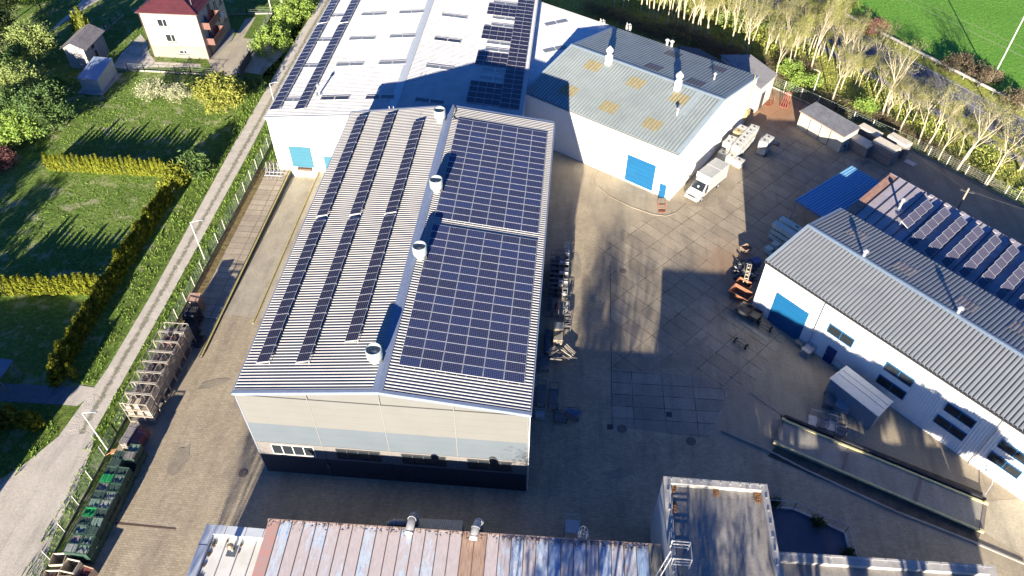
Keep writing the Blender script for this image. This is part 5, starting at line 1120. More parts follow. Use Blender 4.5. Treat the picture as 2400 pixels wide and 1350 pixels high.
# ---- brown crates at bottom left
def crate(W_, D_, H_, mat, name='wooden_crate'):
    t = thing(name, '-', 'crate'); mb = MB()
    for y in (-D_/2, D_/2): mb.box((0, y, H_/2), (W_, .04, H_))
    for x in (-W_/2, W_/2): mb.box((x, 0, H_/2), (.04, D_-.04, H_))
    mb.box((0, 0, .08), (W_-.04, D_-.04, .06)); mb.build('sides', mat, t); return t
GB = 'open wooden crates at the lower left corner'
for (x, y, z, W_, D_, H_, rz, m, l) in ((-38.35, 23.35, 0, 1.1, .95, 1.5, .15, 'palewood', 'tall empty pale edged crate nearest the gravel, upper left of the crate cluster'), (-37.1, 22.9, 0, 1.15, 1.0, 1.5, -.12, 'palewood', 'pale crate full of slats right of the tall empty crate'), (-38.35, 22.0, 0, 1.15, 1.0, 1.3, .12, 'palewood', 'pale crate at the very bottom left corner of the view'), (-37.15, 21.6, 0, 1.1, 1.0, 1.35, .1, 'palewood', 'pale crate cut by the bottom edge of the view'), (-36.0, 22.5, 0, 1.0, 1.3, 1.0, -.2, 'brownwood', 'brown crate of bricks of timber beside the green boxes')):
    o = crate(W_, D_, H_, MT[m]); o.location = (x, y, z); o.rotation_euler = (0, 0, rz); o['label'] = l; o['group'] = GB
    if 'empty' not in l:
        mb = MB(); n_ = 7
        for k in range(n_): 
            for q in range(2): mb.box((-W_/2+.1+k*(W_-.2)/(n_-1), -D_/4+q*D_/2, H_*.72+random.uniform(-.06, .06)), (.09, D_/2-.1, .12))
        mb.build('contents', MT['brownwood'] if m != 'brownwood' else MT['redwood'], o)
def stack(name, label, cat, c, W_, D_, H_, mat, rz=0, thick=.10, jit=.05, group=None, z0=0.0, nx=4):
    t = thing(name, label, cat, (c[0], c[1], z0), rz, group); mb = MB(); z = .12; r_ = random.Random(int(abs(c[0]*100+c[1]*7)))
    while z < H_:
        for k in range(nx): mb.box((-W_/2+W_*(k+.5)/nx+r_.uniform(-jit, jit)*.2, r_.uniform(-jit, jit), z+thick/2), (W_/nx-.02, D_*r_.uniform(.93, 1.0), thick-.015))
        z += thick
    mb.build('timbers', mat, t); mb = MB()
    for y in (-D_*.3, D_*.3): mb.box((0, y, .06), (W_, .1, .1))
    mb.build('bearers', MT['wood'], t); mb = MB()
    for y in (-D_*.25, D_*.25): mb.box((0, y, z+.012), (W_+.02, .03, .012)); mb.box((W_/2+.012, y, z/2+.06), (.012, .03, z-.1)); mb.box((-W_/2-.012, y, z/2+.06), (.012, .03, z-.1))
    mb.build('straps', MT['steel'], t); return t
stack('timber_stack', 'pale tipped bundle of long timber between the racks and the green boxes', 'timber stack', (-38.1, 35.55), .85, 2.3, 1.0, MT['greywood'], -.10, .16)
stack('timber_stack', 'red stained bundle of long timber beside the pale one north of the green boxes', 'timber stack', (-37.15, 35.25), .75, 2.0, 1.0, MT['redwood'], -.10, .16)
o = thing('swivel_chair', 'orange seat lying on the top of the green boxes by the fence', 'seat', (*g(267, 1058, 1.2), 1.0), .4); mb = MB(); mb.box((0, 0, .2), (.5, .45, .08)); mb.bar((-.2, 0, .2), (-.7, -.1, .1), .04); mb.build('seat', M('orange_seat', (.62, .33, .15), .6), o)
# blackened pallets and frames between the racks and the dock
for (px, py, n_, l) in ((445, 775, 9, 'tall blackened pallet pile right behind the farthest timber rack'), (452, 742, 12, 'middle blackened pile of steel frames and pallets by the left fence'), (462, 800, 2, 'low pallet on the ground beside the blackened pile')):
    x, y = g(px, py, .9 if n_ > 3 else .2); t = thing('pallet_pile', l, 'pallet pile', (x, y, 0), random.uniform(-.1, .1), 'blackened pallets by the left fence')
    mb = MB(); z = .05; r_ = random.Random(px)
    for k in range(n_):
        ox, oy = r_.uniform(-.1, .1), r_.uniform(-.1, .1)
        for q in range(7): mb.box((ox-.6+q*.2, oy, z+.11), (.10, 1.5, .02), rz=r_.uniform(-.02, .02))
        for q in (-.6, 0, .6): mb.box((ox, oy+q, z+.05), (1.35, .09, .09))
        z += .15
    mb.build('pallets', MT['darkwood'] if 'darkwood' in MT else M('blackened_wood', (.075, .07, .07), .85, (.035, .033, .035), 4, mode='obj'), t)
x, y = g(457, 700, 1.6); t = thing('covered_pallet', 'rust brown sheeted pallet load at the far end of the blackened piles', 'pallet load', (x, y, 0)); mb = MB(); mb.box((0, 0, .95), (1.1, 1.1, 1.6)); mb.build('load', MT['brownwood'], t, bevel=.1)
mb = MB(); mb.box((-.1, .1, 1.80), (1.3, 1.0, .03), rx=.1, ry=-.08); mb.build('cover_sheet', M('tan_sheet', (.42, .28, .20), .7, (.30, .17, .12), 3), t)
x, y = g(500, 733, .1); t = thing('flat_rack', 'thin metal rack frame lying flat on the dock slabs', 'rack', (x, y, .1), -.12); mb = MB()
for k in range(5): mb.bar((-.7+k*.35, -.7, .05), (-.7+k*.35+.2, .8, .05), .05)
for yy in (-.7, .8): mb.bar((-.7, yy, .05), (.9, yy, .05), .05)
mb.build('bars', MT['steel'], t)
x, y = g(641, 408, .2); t = thing('steel_trestles', 'cluster of upright angled steel trestles at the top of the dock slabs', 'trestles', (x, y, .08)); mb = MB()
for k in range(5):
    xx = -1.0+k*.5; mb.bar((xx, .7, 0), (xx, .7, 1.4), .07); mb.bar((xx, .7, .05), (xx, -.9, .05), .07); mb.bar((xx, .7, .9), (xx, -.2, .05), .05)
for yy in (.4, -.3): mb.bar((-1.1, yy, .12), (1.2, yy, .12), .09)
mb.build('bars', MT['steel'], t)
# ---- goods along the shaded east wall of the big hall
EG = 'open compartment stillages along the east wall'
def comp(label, x, y, pale, seed):
    t = thing('compartment_stillage', label, 'stillage', (x, y, 0), 0, EG); mb = MB(); W_, D_, H_ = 2.05, 1.38, 1.75
    for z in (.1, .9, H_):
        for yy in (-D_/2, 0, D_/2): mb.bar((-W_/2, yy, z), (W_/2, yy, z), .06)
        for k in range(5): mb.bar((-W_/2+k*W_/4, -D_/2, z), (-W_/2+k*W_/4, D_/2, z), .05)
    for k in range(5):
        for yy in (-D_/2, D_/2): mb.bar((-W_/2+k*W_/4, yy, 0), (-W_/2+k*W_/4, yy, H_), .05)
    mb.build('frame', MT['midsteel'], t); mb = MB()
    for k in range(4): mb.box((-W_/2+(k+.5)*W_/4, 0, .5), (W_/4-.04, D_-.1, .7)) if k % 2 == seed % 2 else mb.box((-W_/2+(k+.5)*W_/4, 0, .2), (W_/4-.04, D_-.1, .1))
    mb.build('liners', MT['darkmetal'], t)
    mb = MB()
    for (k, yy) in pale: mb.box((-W_/2+(k+.5)*W_/4, yy, 1.45), (W_/4-.03, .28, .3), rx=-.2)
    if pale: mb.build('pale_blocks', MT['whitepaint'], t)
MT['midsteel'] = M('mid_steel', (.17, .17, .18), .6, (.12, .12, .13), 4)
comp('farthest compartment stillage on the east side of the big hall', .38, 62.3, [(3, .55)], 1); comp('second farthest compartment stillage on the east side, two pale blocks inside', .38, 60.85, [(2, .5), (3, .5)], 2)
comp('third farthest compartment stillage on the east side, pale blocks at its yard corner', .38, 59.2, [(2, .5), (3, .5)], 1); comp('nearest compartment stillage on the east side of the big hall', .38, 57.75, [(2, .55), (3, .55), (2, .1)], 2)
def cr(x, y): return (x/5.625+1230, y/5.625+560)
def cs(x, y): return (x/6.1375+1230, y/6.1375+780)
x, y = g(*cr(500, 706), .5); mb = MB(); mb.box((0, 0, .3), (1.0, .35, .5)); o = thing('pale_trough', 'long pale trough just in front of the nearest compartment stillage', 'trough', (x, y, 0)); mb.build('body', MT['whitepaint'], o, bevel=.03)
def profiles(label, c, W_, D_, n_, mat, ang, z=1.0, base=True):
    x, y = g(*c, z/2); t = thing('profile_rack', label, 'rack', (x, y, 0), 0, 'racks of steel profiles along the east wall'); r_ = random.Random(int(c[0]*10)); mb = MB()
    for s in (-1, 1):
        for yy in (-D_/2, D_/2): mb.bar((s*W_/2, yy, 0), (s*W_/2, yy, z), .06)
        mb.bar((s*W_/2, -D_/2, .15), (s*W_/2, D_/2, .15), .06); mb.bar((s*W_/2, -D_/2, z), (s*W_/2, D_/2, z), .05)
    for yy in (-D_/2, D_/2): mb.bar((-W_/2, yy, .15), (W_/2, yy, .15), .06); mb.bar((-W_/2, yy, z), (W_/2, yy, z), .05)
    mb.build('frame', MT['midsteel'], t); mb = MB()
    for k in range(n_):
        yy = -D_/2+D_*(k+.5)/n_; a = ang+r_.uniform(-.25, .25); l = W_*.42
        mb.bar((-l*math.cos(a), yy-l*math.sin(a), z*.6+r_.uniform(0, .3)), (l*math.cos(a), yy+l*math.sin(a), z*.75+r_.uniform(0, .3)), .05, .12)
    mb.build('profiles', mat, t)
profiles('dark rack of slanted profiles close to the east wall', cr(315, 890), .75, 2.3, 14, MT['midsteel'], .5)
profiles('rack of reddish pressed parts on the wall side of the pair', cr(410, 930), .6, 1.3, 10, MT['redrust'], .9, 1.3)
profiles('rack of pale pressed parts on the yard side of the pair', cr(545, 940), .6, 1.3, 10, MT['steel'], 1.0, 1.3)
profiles('bin of coiled dark pressings on the yard side', cr(560, 1110), .7, 1.6, 22, MT['midsteel'], .2, 1.0)
x, y = g(*cr(450, 1130), 1.2); t = thing('boxed_load', 'glass topped pale box on a plank load beside the east wall', 'box', (x, y, 0)); mb = MB(); mb.box((0, 0, .5), (1.0, 1.1, 1.0)); mb.build('box', MT['palewood'], t); mb = MB(); mb.box((0, 0, 1.03), (.8, .9, .05)); mb.build('lid', MT['skyglass'], t)
x, y = g(*cr(440, 1270), .6); t = thing('plank_load', 'pale plank load with dark offcuts on top, in the sun by the east wall', 'plank load', (x, y, 0)); mb = MB()
for k in range(5): mb.box((0, 0, .2+k*.14), (.95, 1.9-.05*k, .12))
mb.build('planks', MT['palewood'], t); mb = MB(); mb.box((.1, .1, .95), (.9, .12, .1), rz=.5); mb.box((-.1, -.2, .95), (.8, .1, .1), rz=.6); mb.build('offcuts', MT['darkmetal'], t)
def heap(label, c, spec, group='heaps of steel fittings'):
    x, y = g(*c, .4); t = thing('steel_heap', label, 'steel heap', (x, y, 0), 0, group); mb = MB(); r_ = random.Random(int(c[1]*7))
    for (n_, cx, cy, a, L, sp) in spec:
        for k in range(n_):
            f = (k/(n_-1)-.5)*sp; d = Vector((math.cos(a), math.sin(a), 0)); e = Vector((-d.y, d.x, 0)); m_ = Vector((cx, cy, .25+r_.uniform(0, .45)))+e*f
            aa = r_.uniform(-.15, .15); dd = Vector((math.cos(a+aa), math.sin(a+aa), r_.uniform(-.1, .1))); mb.bar(m_-dd*L/2, m_+dd*L/2, .06, .14)
    mb.build('bars', MT['palesteel'], t); return t
heap('wall side half of the fan shaped heap of pale angled brackets by the east wall', cs(420, 300), [(9, 0, 0, .75, 1.2, 1.1), (4, .2, -.7, .1, 1.2, .5)]); heap('yard side half of the fan shaped heap of pale angled brackets by the east wall', cs(600, 300), [(10, 0, 0, -.7, 1.4, 1.3), (3, .5, -.55, -.05, 1.2, .4)])
def trolley(label, c, W_, D_, H_, mat, wheels=True, handle=True, group=None, rz=0, z=.3, shelves=1, name='yard_trolley'):
    x, y = g(*c, z); t = thing(name, label, 'trolley', (x, y, 0), rz, group); mb = MB(); zb = .28 if wheels else .08
    for k in range(shelves):
        zz = zb+k*(H_-zb)/max(1, shelves)
        for yy in (-D_/2, D_/2): mb.bar((-W_/2, yy, zz), (W_/2, yy, zz), .05)
        for xx in (-W_/2, 0, W_/2): mb.bar((xx, -D_/2, zz), (xx, D_/2, zz), .045)
        mb.box((0, 0, zz), (W_-.1, D_-.1, .02))
    for s in (-1, 1):
        if handle: mb.bar((s*W_/2, D_/2, zb), (s*W_/2, D_/2, H_), .045)
        if handle != 'one': mb.bar((s*W_/2, -D_/2, zb), (s*W_/2, -D_/2, H_), .045)
    if handle:
        mb.bar((-W_/2, D_/2, H_), (W_/2, D_/2, H_), .045)
        if handle != 'one': mb.bar((-W_/2, -D_/2, H_), (W_/2, -D_/2, H_), .045)
    mb.build('frame', mat, t)
    if wheels:
        for sx in (-1, 1):
            for sy in (-1, 1): mb = MB(); mb.tube([(sx*W_/2-.04, sy*D_/2*.8, .14), (sx*W_/2+.04, sy*D_/2*.8, .14)], .14, 14); mb.build('wheel', MT['rubber'], t)
    return t
EW = 'trolleys in the shade of the east wall'
trolley('low wheeled frame against the east wall beside the bracket heap', cs(280, 440), .9, 1.9, .9, MT['midsteel'], group=EW)
trolley('narrow dark trolley with rods nearest the front corner of the east wall', cs(235, 900), .8, 2.6, 1.0, MT['midsteel'], group=EW)
trolley('pale footed stool frame at the front corner of the east wall', cs(215, 1180), .85, .7, .8, MT['steel'], False, True, EW, shelves=2)
trolley('long trolley with raised end bars, second from the front corner', cs(415, 950), .85, 2.4, 1.3, MT['midsteel'], group=EW)
trolley('low flat cart with blue sheets at the yard end of the front group', cs(690, 1180), 1.0, 1.1, .7, MT['midsteel'], group=EW)
trolley('low open cart in the middle of the front group', cs(515, 1215), 1.1, 1.0, .7, MT['midsteel'], group=EW)
x, y = g(*cs(690, 1140), .8); mb = MB(); mb.box((0, 0, .06), (1.2, .5, .03), rz=-.4, ry=.1); mb.box((.25, .1, .1), (1.1, .35, .03), rz=-.1); o = mb.build('folded_sheets', M('dull_blue_sheet', (.12, .17, .28), .5)); o.location = (x, y, .75); tag(o, 'dull blue folded sheets lying on the low flat cart in the shade', 'sheets')
x, y = g(1282, 795, .8); t = thing('covered_profile', 'long dark blue covered profile bundle close to the east wall', 'bundle', (x, y, 0)); mb = MB(); mb.box((0, 0, .4), (.5, 3.0, .7)); mb.build('cover', M('dark_blue_cover', (.03, .045, .10), .4), t, bevel=.1)
x, y = g(1333, 580, .3); t = thing('leaning_grate', 'small barred grate on the sunlight edge beyond the compartment stillages', 'grate', (x, y, 0)); mb = MB()
for k in range(4): mb.box((-.3, -.6+k*.4, .5), (.6, .12, .08))
mb.bar((.02, -.8, .5), (.02, .9, .5), .06); mb.build('bars', MT['whitepaint'], t)
# ---- mint and white boxes by the canopy
MG = 'mint green boxes stacked by the blue canopy'
def mint(): 
    t = thing('mint_box', '-', 'box'); mb = MB(); mb.b2((-.58, -.38, .12), (.58, .38, .74)); mb.build('body', MT['minty'], t, bevel=.03)
    mb = MB(); mb.b2((-.60, -.40, .70), (.60, .40, .78)); mb.b2((-.2, -.05, .78), (.2, .05, .80)); [mb.b2((x-.04, y-.04, .78), (x+.04, y+.04, .795)) for x in (-.45, .45) for y in (-.25, .25)]; mb.build('lid', MT['minty'], t)
    mb = MB()
    for x in (-.5, 0, .5): mb.box((x, 0, .06), (.1, .74, .12))
    mb.build('feet', MT['rubber'], t); return t
mu = Vector((math.sin(R(136)), math.cos(R(136)), 0)); mv = Vector((-mu.y, mu.x, 0)); b0 = mint(); used = False
P0 = Vector((*g(1838, 522, 1.9), 0)); P1 = Vector((*g(1822, 572, .8), 0)); cnt = 0
for base, ni, nj, nk, nm in ((P0, 4, 2, 3, 'tall far group'), (P1, 3, 2, 1, 'low near group')):
    for i_ in range(ni):
        for j in range(nj):
            for k in range(nk):
                p = base+mu*(i_*.85)+mv*(j*-1.25)
                lab = f'{["bottom", "middle", "top"][k] if nk > 1 else "low"} mint green box, {["first", "second", "third", "fourth"][i_]} along, {["yard", "hall"][1-j]} side, {nm} by the blue canopy'
                if not used: o = b0; used = True; o.location = (p.x, p.y, k*.8); o.rotation_euler = (0, 0, -R(46))
                else: o = dup(b0, (p.x, p.y, k*.8), -R(46)+random.uniform(-.03, .03))
                o['label'] = lab; o['group'] = MG
for q, l in (((1868, 548), 'green strap band hanging on the left of the tall mint boxes'), ((1885, 560), 'green strap band hanging on the right of the tall mint boxes')):
    x, y = g(*q, 1.5); mb = MB(); mb.box((0, 0, 1.2), (.22, .03, 2.3)); mb.box((0, .25, 2.42), (.22, .5, .03)); o = mb.build('green_strap', MT['brightgreen']); o.location = (x, y, 0); o.rotation_euler = (0, 0, R(44)); tag(o, l, 'strap', 'green straps')
# ---- skips and scrap
def skip(label, c, L, W_, H_, rz, mat, z=.6):
    x, y = g(*c, z); t = thing('rusty_skip', label, 'skip', (x, y, 0), rz, 'open rusty skips by the scrap pile'); mb = MB(); k = .72; a, b_ = L/2, W_/2
    o_ = [(-a*k, -b_*.85, .05), (a*k, -b_*.85, .05), (a*k, b_*.85, .05), (-a*k, b_*.85, .05), (-a, -b_, H_), (a, -b_, H_), (a, b_, H_), (-a, b_, H_)]
    th = .06; i_ = [(x_*(1-th/a), y_*(1-th/b_), z_+(.06 if z_ < H_ else 0)) for x_, y_, z_ in o_]
    mb.add(o_+i_, [(3, 2, 1, 0), (0, 1, 5, 4), (1, 2, 6, 5), (2, 3, 7, 6), (3, 0, 4, 7), (8, 9, 10, 11), (8, 12, 13, 9), (9, 13, 14, 10), (10, 14, 15, 11), (11, 15, 12, 8), (4, 5, 13, 12), (5, 6, 14, 13), (6, 7, 15, 14), (7, 4, 12, 15)])
    mb.build('shell', mat, t); mb = MB(); r_ = random.Random(int(c[0]))
    for _ in range(26): mb.box((r_.uniform(-a*.55, a*.55), r_.uniform(-b_*.6, b_*.6), H_*.45+r_.uniform(0, .2)), (r_.uniform(.2, .5), .06, .05), rz=r_.uniform(0, 3), rx=r_.uniform(-.5, .5))
    mb.b2((-a*.8, -b_*.85, .3), (a*.8, b_*.85, H_*.45)); mb.build('scrap', MT['darkmetal'], t)
MT['skiprust'] = M('orange_rusty_skip', (.34, .15, .08), .85, (.22, .095, .055), 2.5, dirt=.3)
def cw(x, y): return (x/4.82+1640, y/4.82+480)
skip('orange brown skip nearest the workshop corner, full of dark scrap', cw(465, 1010), 2.4, 1.5, 1.0, R(-38), MT['skiprust']); skip('smaller rusty skip behind the nearest one', cw(500, 900), 1.7, 1.1, .9, R(-35), MT['skiprust'])
def scrap(label, c, r1, r2, n_, h, mats, seed, rz=0):
    x, y = g(*c, .4); t = thing('scrap_pile', label, 'scrap pile', (x, y, 0), rz); r_ = random.Random(seed)
    for nm, mt, nn in mats:
        mb = MB()
        for _ in range(nn):
            a = r_.uniform(0, 6.3); q = math.sqrt(r_.random()); px_, py_ = q*r1*math.cos(a), q*r2*math.sin(a); z = .06+(1-q)*h*r_.random(); d = Vector((r_.gauss(0, 1), r_.gauss(0, 1), r_.gauss(0, .35))).normalized(); L = r_.uniform(.4, 1.3)
            mb.bar(Vector((px_, py_, z))-d*L/2, Vector((px_, py_, z+.05))+d*L/2, .05, r_.uniform(.04, .18))
        for v in range(len(mb.v)): 
            if mb.v[v][2] < .03: mb.v[v] = (mb.v[v][0], mb.v[v][1], .03)
        mb.build(nm, mt, t)
scrap('tangled pile of steel offcuts between the skips and the workshop corner', cw(520, 740), 1.1, 2.3, 0, 1.3, [('steel_offcuts', MT['steel'], 70), ('dark_offcuts', MT['darkmetal'], 110), ('blackened_sheet', MT['midsteel'], 40)], 3, R(-12))
mb = MB(); x, y = g(*cw(530, 760), 1.3); mb.bar((-.3, -1.6, 0), (.1, 1.3, .1), .09); mb.bar((.1, -1.6, 0), (.5, 1.2, .2), .09)
for k in range(4): mb.bar((-.2+.1*k, -1.0+.6*k, .03), (.25+.08*k, -1.05+.6*k, .08), .07)
o = mb.build('wooden_ladder', MT['palewood']); o.location = (x, y, 1.25); o.rotation_euler = (0, 0, -.15); tag(o, 'pale wooden ladder piece lying on the tangled steel pile', 'ladder')
x, y = g(*cw(630, 660), .5); t = thing('blue_bin', 'dark blue lidded bin by the tangled steel pile', 'bin', (x, y, 0), .5); mb = MB(); mb.box((0, 0, .5), (1.0, .8, .95)); mb.build('body', M('dark_blue_bin', (.05, .08, .20), .5), t, bevel=.04); mb = MB(); mb.box((0, 0, 1.0), (1.06, .86, .05)); mb.build('lid', M('dark_blue_lid', (.07, .11, .25), .5), t)
x, y = g(*cw(520, 500), .4); t = thing('open_carton', 'open brown box with a torn white sheet beside it in the shaded yard', 'box', (x, y, 0), .6); mb = MB(); mb.box((0, 0, .3), (1.0, .9, .05)); [mb.box((s*.5, 0, .5), (.04, .9, .5)) for s in (-1, 1)]; [mb.box((0, s*.45, .5), (1.0, .04, .5)) for s in (-1, 1)]; mb.build('carton', MT['brownwood'], t)
x, y = g(*cw(560, 650), 1.0)
# ---- carts in front of the workshop hall
def cx(x, y): return (x/3.75+1680, y/3.75+680)
CG = 'carts in front of the workshop hall'
def cart(label, c, rz, W_=1.3, D_=.8, box=False, big=True):
    x, y = g(*c, .3); t = thing('two_wheel_cart', label, 'cart', (x, y, 0), rz, CG); mb = MB(); mb.bar((-W_/2, 0, .35), (W_/2, 0, .35), .07)
    for yy in (-D_/2, D_/2): mb.bar((-W_/2+.15, yy, .5), (W_/2-.15, yy, .5), .05)
    for xx in (-W_/2+.15, 0, W_/2-.15): mb.bar((xx, -D_/2, .5), (xx, D_/2, .5), .05)
    for xx in (-W_/2+.15, W_/2-.15): mb.bar((xx, -D_/2, .5), (xx, -D_/2, .95), .04)
    mb.bar((0, D_/2, .5), (0, D_/2+1.0, .3), .05); mb.build('frame', MT['midsteel'], t)
    if box: mb = MB(); mb.box((0, 0, .7), (W_-.1, D_+.3, .04)); [mb.box((s*(W_/2-.05), 0, .85), (.03, D_+.3, .35)) for s in (-1, 1)]; [mb.box((0, s*(D_/2+.15), .85), (W_-.1, .03, .35)) for s in (-1, 1)]; mb.build('tray', MT['darkmetal'], t)
    for s in (-1, 1): mb = MB(); mb.tube([(s*W_/2-.07, 0, .33), (s*W_/2+.07, 0, .33)], .33, 16); w_ = mb.build('wheel', MT['rubber'], t); mb = MB(); mb.tube([(s*W_/2-.08, 0, .33), (s*W_/2+.08, 0, .33)], .15, 12); mb.build('hub', MT['steel'], w_)
cart('two wheeled cart standing alone on the slabs in front of the blue gate', cx(212, 470), R(-40)); cart('black box trailer beside the rusty skip by the workshop corner', cx(240, 195), R(-38), 1.5, 1.2, True); cart('cart with bent tube frame, second from the workshop corner', cx(325, 240), R(-38), 1.3, 1.1, True); cart('two wheeled cart with drawbar right in front of the blue gate', cx(425, 320), R(-35), 1.3, .9)
mb = MB(); a, b_ = g(*cx(165, 245), 0), g(*cx(450, 445), 0); mb.bar((*a, .06), (*b_, .05), .45, .05); tag(mb.build('concrete_strip', MT['drive']), 'pale tapering concrete strip laid before the blue gate of the workshop hall', 'concrete strip')
SG = 'stepped trolleys by the workshop wall'
trolley('low barred box trolley beside the right jamb of the blue gate', cx(740, 455), .9, 1.1, .8, MT['palesteel'], False, True, SG, R(-44), shelves=2); trolley('pale stepped pallet trolley left of the navy door', cx(800, 530), .95, 1.2, 1.1, MT['steel'], False, True, SG, R(-44), .5, 4)
trolley('grey wire trolley between the navy door and the kiosk', cx(1075, 655), .9, .9, 1.1, MT['steel'], True, True, SG, R(-44))
KG = 'wire cages in the shade by the kiosk'
trolley('dark wire cage left of the kiosk', cx(985, 990), 1.0, 1.3, 1.1, MT['midsteel'], False, True, KG, R(-20), shelves=3, name='wire_cage'); trolley('wire cage with pale rails right beside the kiosk front', cx(1095, 1030), 1.2, 1.1, 1.1, MT['steel'], False, True, KG, R(-25), shelves=3, name='wire_cage')
for k, (q, l) in enumerate((((855, 1130), 'leftmost'), ((935, 1150), 'second'), ((1015, 1175), 'third'), ((1095, 1215), 'rightmost'))):
    trolley(f'{l} of four low tube frames lined up behind the yellow weighbridge rail', cx(*q), .95, 1.15, 1.0, MT['midsteel'] if k % 2 else MT['steel'], False, True, 'tube frames behind the weighbridge', R(-18), .4, name='tube_cart')
x, y = g(*cx(312, 160), .6); t = thing('hose_reel', 'red hose reel stand at the corner of the workshop hall', 'hose reel', (x, y, 0)); mb = MB(); mb.tube([(0, 0, .35), (0, .25, .35)], .26, 14); mb.build('reel', M('red_paint', (.55, .04, .06), .5), t); mb = MB(); [mb.bar((s*.12, 0, 0), (s*.05, .1, 1.1), .05) for s in (-1, 1)]; mb.build('stand', MT['palesteel'], t)
# carts in the upper yard, red frames
FG = 'small carts on the shaded upper slabs'
trolley('dark low cart right of the tank stack, upper one', (1812, 332), 1.5, .7, .5, MT['midsteel'], True, False, FG, R(-30)); trolley('dark low cart right of the tank stack, lower one', (1785, 358), 1.2, .6, .5, MT['midsteel'], True, False, FG, R(-38))
trolley('red brown steel cradle against the beige outbuilding', (1797, 237), 1.7, 1.6, .9, MT['rust'], False, True, 'red oxide frames by the top fence', R(-30)); 
x, y = g(1842, 238, .6); t = thing('steel_cradle', 'bright red oxide steel frame leaning at the top fence', 'steel frame', (x, y, 0), R(-25), 'red oxide frames by the top fence'); mb = MB()
for k in range(4): mb.bar((-.5+k*.33, -.8, .1), (-.4+k*.25, .9, 1.6), .09); mb.bar((-.5+k*.33, -.8, .1), (-.5+k*.33, .9, .1), .08)
mb.bar((-.5, -.8, .1), (.5, -.8, .1), .09); mb.bar((-.4, .9, 1.6), (.35, .9, 1.6), .09); mb.build('bars', MT['redrust'], t)
x, y = g(1551, 487, .3); t = thing('barrow_frame', 'upright rusty sack barrow frame on the concrete apron by the small blue door', 'barrow', (x, y, 0), .04); mb = MB()
for s in (-.45, .45): mb.bar((s, -.5, .1), (s, .55, .9), .06); mb.bar((s, .55, 0), (s, .55, 1.3), .05)
for yy, z in ((-.5, .1), (-.15, .35), (.2, .6)): mb.bar((-.45, yy, z), (.45, yy, z), .06)
mb.box((0, -.5, .12), (.9, .3, .05)); mb.build('frame', MT['rust'], t)
x, y = g(1600, 415, .6)
for (q, l) in (((1607, 405), 'grey jack stand left of the van against the white wall'), ((1612, 395), 'second jack stand beside the van nose')): 
    x, y = g(*q, .6); t = thing('jack_stand', l, 'jack stand', (x-.3, y, 0)); mb = MB(); mb.bar((0, 0, 0), (0, 0, 1.4), .08); mb.bar((-.3, 0, .05), (.3, 0, .05), .08); mb.bar((0, 0, .9), (.3, .1, .05), .05); mb.build('frame', MT['steel'], t)
# ---- board stacks by the garage
BG = 'sheet board stacks beside the garage shed'
def boards(label, c, z, L, W_, H_, rz, mat=None):
    x, y = g(*c, z); t = thing('board_stack', label, 'board stack', (x, y, 0), rz, BG); mb = MB(); r_ = random.Random(int(c[0]+c[1])); zz = .15; k = 0
    while zz < H_:
        th = r_.uniform(.05, .12); mb.mi = 1 if zz > H_-.35 else 0; mb.box((r_.uniform(-.05, .05), r_.uniform(-.05, .05), zz+th/2), (L*r_.uniform(.95, 1), W_*r_.uniform(.93, 1), th-.02), rz=r_.uniform(-.015, .015)); zz += th
    mb.build('boards', [MT['greywood'], MT['palesheet']], t); mb = MB(); [mb.box((x_, 0, .07), (.12, W_, .12)) for x_ in (-L*.35, 0, L*.35)]; mb.build('bearers', MT['wood'], t)
MT['palesheet'] = M('pale_sheet_board', (.72, .66, .53), .8, (.60, .54, .43), 2)
boards('far pale board stack right behind the garage shed', (2040, 308), 1.7, 3.2, 1.2, 2.0, R(-50)); boards('grey board stack against the end of the garage shed', (2022, 332), 1.6, 2.8, 1.5, 1.8, R(-50)); boards('front large pale board stack with stepped edges', (2078, 342), 2.2, 3.4, 1.5, 2.5, R(-50)); boards('right hand pale board stack nearest the fence', (2108, 330), 2.0, 3.0, 1.3, 2.3, R(-50))
x, y = g(2135, 375, .5); trolley('dark tube trestle right of the board stacks', (2135, 378), 1.6, 1.0, .9, MT['steel'], False, True, None, R(-45), name='tube_trestle')
scrap('scatter of pale debris before the board stacks', (2015, 373), .8, .5, 0, .2, [('debris', MT['palesteel'], 16)], 9)
# ================================================================== FENCES, LAMPS, POLES
def vheight(base, top_y):
    x, y = g(*base); lo, hi = 0.0, 40.0
    for _ in range(40):
        m = (lo+hi)/2; d = Vector((x, y, m-CAMH)); py = PYC-FPX*d.dot(UP)/d.dot(FW)
        if py > top_y: lo = m
        else: hi = m
    return x, y, (lo+hi)/2
def fence(name, label, pts, H_, step, postm, wire=True, dark=False, wires=5, kerb=True, vstep=.0):
    t = thing(name, label, 'fence', (*pts[0], 0)); nposts = 0; wm = MB(); kb = MB()
    for a, b_ in zip(pts[:-1], pts[1:]):
        a, b_ = Vector((*a, 0)), Vector((*b_, 0)); n_ = max(1, round((b_-a).length/step))
        for k in range(n_+1):
            p = a+(b_-a)*k/n_; posts = MB(); posts.bar(p, p+Vector((0, 0, H_)), .09)
            if nposts < 100: posts.build('post', postm, t, True); nposts += 1
        for k in range(wires): z = Vector((0, 0, .25+(H_-.3)*k/(wires-1))); wm.bar(a+z, b_+z, .022)
        if vstep:
            m_ = int((b_-a).length/vstep)
            for k in range(m_): p = a+(b_-a)*k/m_; wm.bar(p+Vector((0, 0, .2)), p+Vector((0, 0, H_-.05)), .012)
        if kerb: kb.bar(a+Vector((0, 0, .12)), b_+Vector((0, 0, .12)), .06, .24)
    wm.build('wire_mesh', MT['fwire'], t, True)
    if kerb: kb.build('base_board', MT['concrete'], t, True)
    return t
